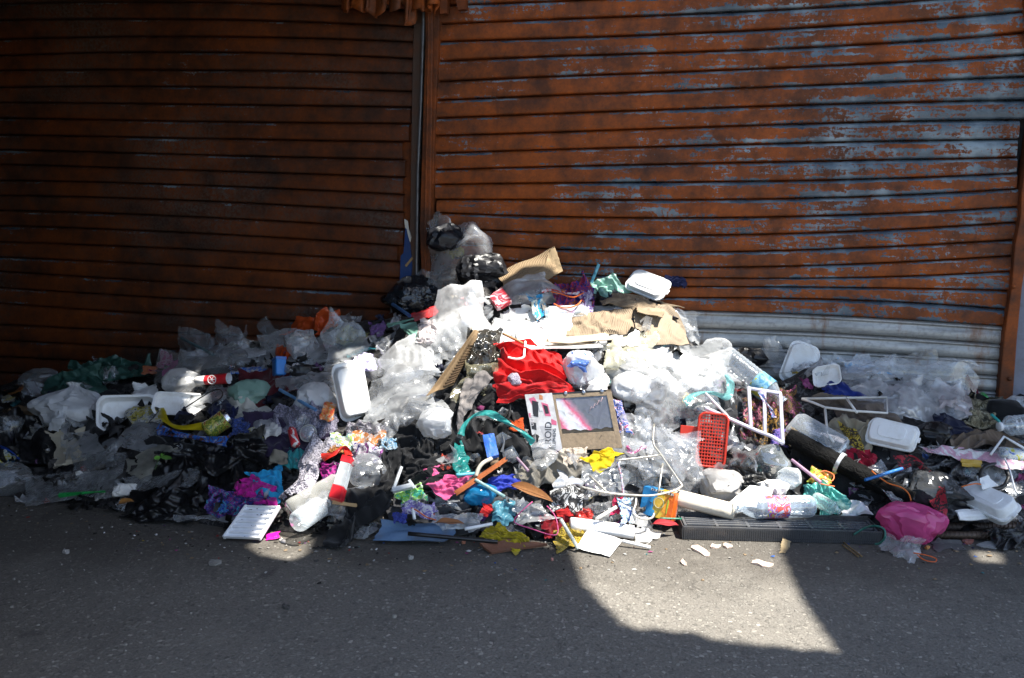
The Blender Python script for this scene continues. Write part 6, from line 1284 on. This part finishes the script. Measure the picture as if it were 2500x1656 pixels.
ribbon('snack_wrapper', 'wrapper', 'twisted red and blue wrapper hanging on the white rack', [(1856, 956, .12), (1868, 980, .13), (1882, 1000, .13), (1890, 1020, .13)], 14, multi(((.6, .05, .05), (.5, .55, .65), (.08, .15, .45), (.6, .1, .08)), 30, .35, gloss=True), 3)
bottle('large ribbed clear bottle with blue label leaning behind the white rack', (1915, 985), (1765, 868), 30, (.03, .05), (.55, .76), multi(((.10, .32, .52), (.25, .5, .62), (.5, .52, .08)), 16, .35), None, (.75, .82, .88), 2, 12)
G('plastic_bag', 'bag', 'clear crushed cup shape at the top of the ribbed bottle', (1722, 824, 1778, 880), CL, 1.12, L=2, lift=.02)
G('plastic_bag', 'bag', 'small black bag behind the ribbed bottle', (1790, 848, 1850, 898), BLK, 1.25, L=2, lift=.03)
S('plastic_film', 'film', 'sparkling crumpled film between ribbed bottle and foam pieces', [(1850, 830), (1905, 830), (1985, 950), (1915, 965)], CL, 1.42, L=2, lift=.06, n=54)
S('plastic_film', 'film', 'pointed clear film rising behind the white foam pieces', [(1855, 828), (1890, 818), (1930, 880), (1860, 880)], CLG, 1.2, L=1, lift=.05, lim=.05)
foam_box('white foam box half wrapped in clear film near the galvanised slats', 1952, 890, 76, 108, 20, 15, 22, .09, 'back', .07)
foam_box('broken white foam lid beside the film-wrapped foam box', 2018, 916, 66, 58, 38, -20, -22, .07, 'tray', .06)
S('plastic_film', 'film', 'clear film wrapped round the white foam box', [(1925, 828), (1988, 830), (2060, 930), (1960, 958)], film(op=.16), 1.12, L=3, lift=.04, lim=.06)
S('plastic_bag', 'bag', 'clear bag with pale blue print right of the foam pieces', [(2040, 872), (2120, 858), (2175, 940), (2070, 945)], multi(((.5, .52, .55), (.2, .42, .65), (.55, .57, .6), (.5, .52, .55)), 9, .25, gloss=True), 1.3, L=1, lift=.05)
S('plastic_film', 'film', 'shiny film over the blue printed bag', B(2030, 862, 2180, 950, 10), CL, 1.35, L=2, lift=.06, n=48)
S('plastic_film', 'film', 'peaked grey clear film in front of the galvanised slats', [(2200, 870), (2290, 840), (2370, 935), (2180, 930)], film((.55, .56, .56), .36), 1.4, L=2, lift=.07, n=54, lim=.08)
S('plastic_film', 'film', 'wide crinkled clear film heap at right', [(2070, 930), (2230, 920), (2250, 1020), (2100, 1000)], film((.72, .73, .75), .40), 1.5, L=2, lift=.05, n=60)
S('plastic_film', 'film', 'crinkled clear film heap behind the navy cloth at right', [(2200, 930), (2350, 935), (2365, 1025), (2215, 1035)], film((.74, .74, .75), .44), 1.5, L=2, lift=.05, n=60)
S('plastic_bag', 'bag', 'whitish pink-tinged film bag near the maroon cloth', [(2290, 925), (2370, 945), (2370, 1000), (2300, 990)], tplas((.66, .58, .58), .7), 1.35, L=3, lift=.04)
S('cloth', 'cloth', 'royal navy cloth peak below the white foam pieces', [(2010, 935), (2060, 925), (2110, 960), (2010, 970)], cloth((.012, .025, .16)), 1.3, L=3, lift=.04)
S('cloth', 'cloth', 'taupe brown cloth with long parallel folds at right', [(1965, 965), (2110, 965), (2240, 1045), (2130, 1040)], cloth((.11, .085, .068)), 1.3, L=2, lift=.05, n=60)
wire('wire_rack', 'rack', 'thin white wire rack lying on the taupe cloth', [[(1957, 974, .10), (2060, 972, .10), (2165, 971, .10), (2166, 1009, .10), (2090, 1004, .10), (2014, 995, .10), (1985, 983, .10), (1957, 974, .10)], [(2066, 972, .10), (2092, 1008, .10)], [(2014, 995, .10), (2020, 1060, .09), (2035, 1080, .08)]], 3, solid((.66, .64, .6), .4), 3, 1, ['loop', 'cross_wire', 'leg'])
clear_lid_box('long clear lidded container on the burnt beam', 2000, 1068, 150, 66, 48, 5, 32, .08, .04, 2)
S('cloth', 'cloth', 'tan paper-like rag beside the banana peel', B(2022, 1018, 2118, 1096, 12), cloth((.30, .26, .19)), 1.4, L=2, lift=.04)
S('banana_peel', 'peel', 'yellow and black banana peel left of the closed foam box', [(2050, 1025), (2090, 1040), (2115, 1095), (2070, 1085)], multi(((.42, .28, .02), (.03, .02, .01), (.5, .36, .04), (.06, .05, .02)), 14, .5, stretch=(1, 1, 2)), 1.25, L=3, lift=.05)
foam_box('closed white foam takeaway box at right, lid up', 2178, 1062, 116, 70, 38, -6, 6, .07, 'closed', .07, 2)
G('plastic_bag', 'bag', 'small black bag right of the closed foam box', (2240, 1030, 2318, 1088), BLK, 1.25, L=2, lift=.03)
S('cloth', 'cloth', 'navy black cloth lying over the right film heap', [(2284, 1002), (2310, 1008), (2396, 1045), (2300, 1055)], cloth((.008, .01, .028)), 1.25, L=3, lift=.04)
S('cloth', 'cloth', 'wide brown draped cloth near the right frame edge', [(2310, 1050), (2440, 1040), (2530, 1080), (2340, 1098)], cloth((.12, .085, .06)), 1.32, L=2, lift=.04, n=54)
S('cloth', 'cloth', 'tan and olive leafy rag near the right guide rail', B(2355, 965, 2450, 1040), multi(((.16, .13, .08), (.25, .22, .14), (.07, .06, .03), (.3, .28, .2)), 18), 1.45, L=2, lift=.03)
G('rubber_mat', 'mat', 'black rubber lump at the right edge beside a clear bottle', (2415, 975, 2500, 1040), cloth((.012, .012, .013)), 1.1, L=2)
straw('green bottle cap stem near the right guide rail', (2398, 966), (2404, 974), 9, solid((.02, .25, .05), .3), (.06, .06), 'bottle_cap', 'cap')
straw('teal pen shape on the olive rag', (2420, 1012), (2440, 1030), 3.5, solid((.02, .30, .28), .35), (.06, .06), 'pen', 'pen')
bottle('clear bottle lying at the right frame edge', (2440, 1042), (2530, 1034), 25, (.05, .05), None, None, WHITE, L=2, ribs=4)
G('plastic_bag', 'bag', 'white bag at the right frame edge by the wall', (2462, 968, 2530, 1015), CLW, 1.2, L=1)
S('cloth', 'cloth', 'maroon cloth poking up before the galvanised slats at right', [(2345, 912), (2365, 910), (2396, 962), (2372, 966)], cloth((.10, .01, .02)), 1.3, L=2, lift=.04, lim=.05)
S('plastic_film', 'film', 'pink and white striped film stretched at the right edge', [(2252, 1090), (2340, 1078), (2520, 1125), (2500, 1145)], multi(((.6, .58, .58), (.55, .3, .38), (.62, .6, .6)), 7, .3, gloss=True), 1.08, L=3, lift=.03)
G('plastic_bag', 'bag', 'shiny grey-black bag wrapped by the plaid strip', (2200, 1150, 2310, 1232), plas((.05, .052, .054), .18, .5, 18), 1.25, L=2, lift=.02)
ribbon('cloth', 'cloth', 'dark red plaid cloth strip curving down to the pink bag', [(2190, 1132, .05), (2230, 1125, .07), (2258, 1148, .08), (2278, 1180, .08), (2290, 1220, .07), (2305, 1265, .04)], 40, multi(((.30, .01, .02), (.02, .01, .01), (.36, .015, .03)), 20), 3, .35)
S('cloth', 'cloth', 'crimson rag knots below the banana peel', B(2068, 1092, 2144, 1138, 12), cloth((.30, .01, .03)), 1.5, L=2, lift=.05)
wire('black_hoop', 'hoop', 'black round hoop lying at the right behind the foam box', [[(2463, 1164, .05), (2452, 1186, .05), (2428, 1194, .05), (2402, 1186, .05), (2394, 1164, .05), (2402, 1143, .05), (2428, 1134, .05), (2452, 1142, .05), (2463, 1164, .05)]], 5, solid((.012, .012, .012), .4), 2)
board('yellow_card', 'cardboard', 'small mustard card scrap above the black hoop', [(2346, 1120), (2398, 1124), (2396, 1142), (2348, 1138)], solid((.40, .24, .02), .5), .003, (.04,)*4, 2, .004, 6)
bottle('striped bottle with blue and yellow label at the right edge', (2540, 1120), (2432, 1110), 20, (.05, .05), (.15, .7), multi(((.05, .12, .4), (.55, .6, .6), (.5, .48, .05)), 22, .35), None, L=2, ribs=6)
wire('white_wire', 'wire', 'bent white wire angle at the right frame edge', [[(2418, 1111, .06), (2451, 1066, .09), (2475, 1080, .09), (2520, 1106, .08)]], 3, WHITE, 3, 1)
wire('pale_wire', 'wire', 'long pale wire curving down right of the black hoop', [[(2452, 1118, .07), (2466, 1150, .07), (2478, 1195, .06), (2486, 1205, .05)]], 2, WHITE)
wire('orange_wire', 'string', 'orange string over the right foam box', [[(2305, 1215, .07), (2330, 1195, .08), (2375, 1182, .10), (2395, 1183, .10)]], 1.5, solid((.65, .14, .01), .5))
G('cup', 'cup', 'dark grey ribbed clear pot lying below the white rack', (1832, 1085, 1922, 1178), pet((.35, .38, .38), .4), 1.04, L=2, lift=.02, depth=.9, kb=.2)
S('plastic_bag', 'bag', 'dark shiny film right of the red basket', [(1772, 1078), (1840, 1075), (1845, 1140), (1778, 1148)], film((.3, .3, .31), .5, .1), 1.4, L=2, lift=.05)
G('plastic_bag', 'bag', 'dirty white crumpled bag ball under the red basket', (1712, 1148, 1806, 1228), tplas((.62, .60, .58), .85), 1.3, L=2, lift=.03)
S('cloth', 'cloth', 'charred black crumpled remains right of the white bag ball', B(1780, 1138, 1876, 1194, 12), plas((.012, .012, .012), .4, .9, 60), 1.5, L=2, lift=.04)
G('plastic_bottle_piece', 'bottle', 'crushed clear bottle piece right of the charred remains', (1896, 1142, 1954, 1192), pet(), 1.1, L=2, lift=.03)
G('tissue', 'paper', 'white crumpled tissue ball above the labelled bottle', (1858, 1172, 1924, 1212), paper((.75, .72, .68), .4), 1.35, L=2, lift=.03)
S('snack_wrapper', 'wrapper', 'orange netting and green wrapper left of the burnt beam', B(1978, 1138, 2030, 1180, 15), multi(((.55, .18, .02), (.3, .4, .03), (.6, .12, .02)), 26, .4, gloss=True), 1.35, L=3, lift=.03)
wire('string_tangle', 'string', 'tangled orange string above the aqua bag', [[(1992, 1160, .06), (2012, 1150, .07), (2035, 1160, .07), (2030, 1175, .07), (2008, 1168, .07), (2000, 1180, .06), (2038, 1188, .06)]], 1.5, solid((.6, .12, .02), .5))
S('snack_wrapper', 'wrapper', 'gold and black wrapper at the upper end of the burnt beam', B(1916, 1036, 1950, 1080, 25), multi(((.5, .30, .08), (.05, .03, .02), (.55, .4, .15)), 20, .35, gloss=True), 1.25, L=3, lift=.06)
for i, (q, lb, cm) in enumerate([(B(1815, 985, 1860, 1040), 'black and pink doll clothes behind the white rack', ((.012, .012, .014), (.5, .15, .2), (.02, .015, .015), (.5, .3, .06))), (B(1858, 1000, 1908, 1070), 'black and gold rag between the rack rungs', ((.012, .012, .014), (.02, .02, .02), (.4, .22, .04), (.012, .012, .02))), (B(1880, 1040, 1925, 1082), 'blue and purple printed rag at the foot of the rack', ((.02, .03, .2), (.25, .15, .5), (.02, .02, .03)))]):
    S('cloth', 'cloth', lb, q, multi(cm, 30, .5), 1.45, L=2, lift=.04)
S('plastic_film', 'film', 'clear film lying left of the juice carton', [(1425, 1225), (1500, 1215), (1510, 1268), (1435, 1272)], CL, 1.35, L=2, lift=.04)
S('plastic_film', 'film', 'smoky clear film inside the wire hanger', B(1425, 1140, 1530, 1200), CLG, 1.25, L=3, lift=.05)
S('cloth', 'cloth', 'small red and orange packet row above the white roll', B(1400, 1235, 1445, 1262), plas((.5, .03, .02), .35), 1.3, L=2, lift=.03)
# white roll, foil, stick
straw('white rolled paper lying behind the flat white paper', (1392, 1280), (1546, 1300), 17, paper((.82, .81, .8), .1), (.03, .02), 'paper_roll', 'paper', 2)
S('foil_sheet', 'film', 'clear crackled film end beside the white paper roll', [(1545, 1288), (1575, 1282), (1616, 1300), (1560, 1324)], CLW, 1.3, L=3, lift=.02)
straw('thin white plastic stick on the sunlit asphalt', (1520, 1321), (1588, 1337), 4, WHITE, (.008, .008), 'stick', 'rod')
leaf('dark red leaf-shaped scrap beside the clear crackled film', (1594, 1280), (1656, 1284), 20, (.28, .015, .02), (.02, .02))
straw('thin green rod beside the left end of the black grille', (1612, 1266), (1664, 1267), 2.5, solid((.01, .12, .07), .4), (.02, .02), 'rod', 'rod')
straw('pale grey rod crossing to the red ribbon knot', (1455, 1268), (1505, 1238), 4.5, solid((.5, .48, .44), .4), (.05, .06), 'rod', 'rod')

# ---- on the asphalt
def chip(label, px, py, w, h, rot, color=(.55, .42, .34), name='bark_chip', cat='bark chip', th=.003):
    def fn():
        q = B(px-w/2, py-h/2, px+w/2, py+h/2, rot); C_ = groundp(px, py); r = random.Random(int(px*3+py)); n = 12; pts = []
        u = groundp(*(((q[1][0]+q[2][0])/2, (q[1][1]+q[2][1])/2)))-C_; v = groundp(*(((q[0][0]+q[1][0])/2, (q[0][1]+q[1][1])/2)))-C_
        for i in range(n): a = 6.283*i/n; k = r.uniform(.72, 1.05); pts.append(C_+u*math.cos(a)*k+v*math.sin(a)*k)
        V = [tuple(p+np.array([0, 0, .004+.004*r.random()+.006*(i % 4 == 0)])) for i, p in enumerate(pts)]+[(p[0], p[1], .001) for p in pts]+[tuple(C_+np.array([0, 0, .010]))]
        f = [(i, (i+1) % n, 2*n) for i in range(n)]+[(i, i+n, (i+1) % n+n, (i+1) % n) for i in range(n)]
        o = mesh_obj(name, V, f, cloth(color, .85, 150, .4), smooth=False); tag(o, label, cat, GROUPS.get(cat))
    Q(fn, 1)
chip('long pale bark chip in the sun below the black grille', 1710, 1346, 58, 16, 26)
chip('long pale bark chip lying at the right of the sun patch', 1862, 1379, 62, 13, 10)
chip('small pale chip just right of the longest bark chip', 1746, 1337, 28, 8, -6); chip('small pale chip close below the grille centre', 1776, 1335, 24, 11, 8)
chip('tiny pale chip left in the sun patch', 1668, 1376, 20, 10, 30)
chip('flat pale grey stone on the shaded asphalt at left', 525, 1376, 34, 14, -8, (.20, .19, .17), 'stone', 'stone'); chip('pale round pebble below the faded blue sheet', 1003, 1364, 17, 10, 0, (.30, .29, .27), 'stone', 'stone')
chip('small white pebble on the asphalt at far left', 161, 1349, 20, 9, 0, (.4, .38, .36), 'stone', 'stone'); chip('tiny terracotta chip right of the pebble', 1132, 1327, 12, 6, 0, (.4, .16, .09)); chip('tiny pink chip below the clay shard', 1348, 1368, 7, 6, 0, (.5, .22, .18))
chip('flat grey stone under the black bag at right', 2430, 1333, 96, 18, 0, (.22, .22, .22), 'stone', 'stone'); chip('reddish brick chip right of the pink bag', 2362, 1324, 30, 14, 0, (.22, .07, .05), 'brick_chip', 'brick chip'); chip('tiny orange chip near the brick chip', 2264, 1339, 14, 8, 0, (.45, .2, .05))
chip('white paper fleck under the jar on the sunlit asphalt', 690, 1323, 18, 8, 10, (.55, .5, .46)); chip('small dark chip on the asphalt at front left', 698, 1484, 24, 11, 5, (.06, .055, .05), 'stone', 'stone')
S('paper', 'paper', 'torn kraft paper scrap hanging below the black grille', [(1905, 1318), (1934, 1322), (1924, 1352), (1900, 1350)], kraft((.38, .29, .17)), 1.2, L=2, lift=.01)
straw('two dry twigs end, upper one, below the black grille', (2060, 1325), (2104, 1359), 2, kraft((.2, .13, .06)), (.01, .006), 'twig', 'rod')
straw('two dry twigs end, lower one, below the black grille', (2056, 1330), (2096, 1360), 1.8, kraft((.2, .13, .06)), (.01, .006), 'twig', 'rod')
S('plastic_film', 'film', 'dusty grey plastic flat on the asphalt right of the pink bag', [(2275, 1318), (2330, 1310), (2365, 1340), (2290, 1346)], plas((.10, .10, .10), .5), 1.2, L=2, lift=.01)
S('plastic_bag', 'bag', 'magenta scrap on the ground beside the white compartment tray', B(650, 1298, 682, 1318, -10), plas((.5, .01, .25), .35), 1.3, L=2, lift=.006)

# ------------------------------------------------------------------ small rubbish between the things: nobody could count it
def scraps(name, label, count, mat_cols, seed, size=(.02, .06), film_mat=None, region=None):
    r = np.random.default_rng(seed); n = 7; V = []; Fc = []; Cc = []; base = grid_faces(n, n); pr = []
    for k in range(14):
        u, v = np.meshgrid(np.linspace(-.5, .5, n), np.linspace(-.5, .5, n), indexing='ij'); P = np.stack([u, v, np.zeros_like(u)], -1)+fieldnoise(n, n, False, ((2, .12), (4, .16), (6, .08)), r); pr.append(P.reshape(-1, 3))
    made = 0
    while made < count:
        px, py = r.uniform(-40, 2540), r.uniform(690, 1335); d = float(dlook(px, py)); p = CAM+ray(px, py)*(d+.006)
        hb = float(hlook(p[0:1], p[1:2], BASE)[0])
        if hb < .012 or p[1] > -.06 or p[2] > hb+.2: continue
        q = Matrix.Rotation(r.uniform(0, 6.28), 3, 'Z') @ Matrix.Rotation(r.normal(.5, .6), 3, 'X') @ Matrix.Rotation(r.normal(0, .5), 3, 'Y')
        s = r.uniform(*size)*np.array([1, r.uniform(.4, 1), r.uniform(.6, 1.3)]); W_ = (pr[r.integers(14)]*s)@np.array(q).T+p
        W_[:, 2] = np.maximum(W_[:, 2], .004)
        o = made*n*n; V.append(W_); Fc += [tuple(i+o for i in f) for f in base]; c = mat_cols[r.integers(len(mat_cols))]; Cc += [(*c, 1)]*(n*n); made += 1
    V = np.concatenate(V); ob = mesh_obj(name, V, Fc, film_mat, origin=np.zeros(3))
    at_ = ob.data.color_attributes.new('scrap_colour', 'FLOAT_COLOR', 'POINT'); at_.data.foreach_set('color', np.array(Cc).ravel())
    tag(ob, label, 'rubbish', kind='stuff'); return ob
def scrap_mat(rough, gl):
    t = NT('mixed_scraps'); a = t.n('ShaderNodeAttribute', attribute_name='scrap_colour').outputs['Color']; nz = t.noise(t.pos(obj=True), 40, 4)
    return t.done(t.bsdf(color=t.mix(t.rng(nz, .4, .7, 0, .5), a, (.04, .035, .03)), rough=rough, spec=.5 if gl else .25, normal=t.bump(t.noise(t.pos(obj=True), 90, 3), .5, .006)))
DK = [(.010, .010, .011)]*5+[(.03, .03, .032), (.08, .075, .07), (.16, .15, .14), (.012, .015, .04)]
BR = [(.55, .54, .52)]*5+[(.40, .38, .35)]*4+[(.36, .04, .04), (.04, .10, .30), (.36, .28, .05), (.32, .06, .18), (.06, .22, .23), (.26, .18, .1), (.15, .06, .17), (.3, .27, .22), (.2, .17, .13)]

for L in range(4):
    run_layer(L)
    if L == 0: scraps('loose_rags', 'dark loose rags and bits all through the heap', 420, DK, 11, (.04, .10), scrap_mat(.75, False))
    if L == 1: scraps('loose_scraps', 'small bright wrappers and paper bits all through the heap', 230, BR, 12, (.02, .06), scrap_mat(.4, True)); scraps('loose_film', 'small pieces of clear film all through the heap', 130, [(1, 1, 1)], 13, (.06, .14), film((.75, .77, .8), .30))
# grit on the asphalt
r = np.random.default_rng(21); gv = []; gf = []
for i in range(420):
    px, py = r.uniform(-20, 2520), 1300+360*r.random()**1.6; p = groundp(px, py)
    if float(hlook(p[0:1], p[1:2], BASE)[0]) > .01: continue
    s = r.uniform(.002, .0055)*(1 if i % 14 else 1.8); o = len(gv); a0 = r.uniform(0, 6.28)
    ring = [(p[0]+s*math.cos(a0+k*1.2566)*r.uniform(.7, 1.3), p[1]+s*math.sin(a0+k*1.2566)*r.uniform(.7, 1.3)) for k in range(5)]
    gv += [(x, y, .0005) for x, y in ring]+[(x*.6+p[0]*.4, y*.6+p[1]*.4, s*.8) for x, y in ring]
    gf += [(o+k, o+(k+1) % 5, o+5+(k+1) % 5, o+5+k) for k in range(5)]+[tuple(o+5+k for k in range(5))]
tag(mesh_obj('grit', gv, gf, cloth((.20, .185, .16), .85, 300), smooth=False, origin=np.zeros(3)), 'loose grit scattered over the asphalt', 'grit', kind='stuff')

# crushed bits trodden into the asphalt along the foot of the heap
r = np.random.default_rng(33); lv = []; lf = []; lc = []
for i in range(420):
    px = r.uniform(-20, 2520); fy = np.interp(px, [q[0] for q in front_px], [q[1] for q in front_px]); py = fy+abs(r.normal(0, 42))+4; p = groundp(px, py); s = r.uniform(.003, .011); o = len(lv); a0 = r.uniform(0, 6.28); k = int(r.integers(4, 7))
    ring = [(p[0]+s*math.cos(a0+q*6.283/k)*r.uniform(.4, 1.3), p[1]+s*math.sin(a0+q*6.283/k)*r.uniform(.4, 1.3)) for q in range(k)]
    lv += [(x, y, .0012+r.uniform(0, .004)) for x, y in ring]+[(p[0], p[1], .004+r.uniform(0, .004))]; lf += [(o+q, o+(q+1) % k, o+k) for q in range(k)]
    c = (DK+BR+[(.28, .2, .12)]*8+[(.07, .06, .05)]*8)[r.integers(len(DK)+len(BR)+16)]; lc += [(*V3(c, .8), 1)]*(k+1)
ob = mesh_obj('trodden_litter', lv, lf, scrap_mat(.8, False), smooth=False, origin=np.zeros(3)); at_ = ob.data.color_attributes.new('scrap_colour', 'FLOAT_COLOR', 'POINT'); at_.data.foreach_set('color', np.array(lc).ravel())
tag(ob, 'tiny trodden bits of litter along the foot of the heap', 'litter', kind='stuff')
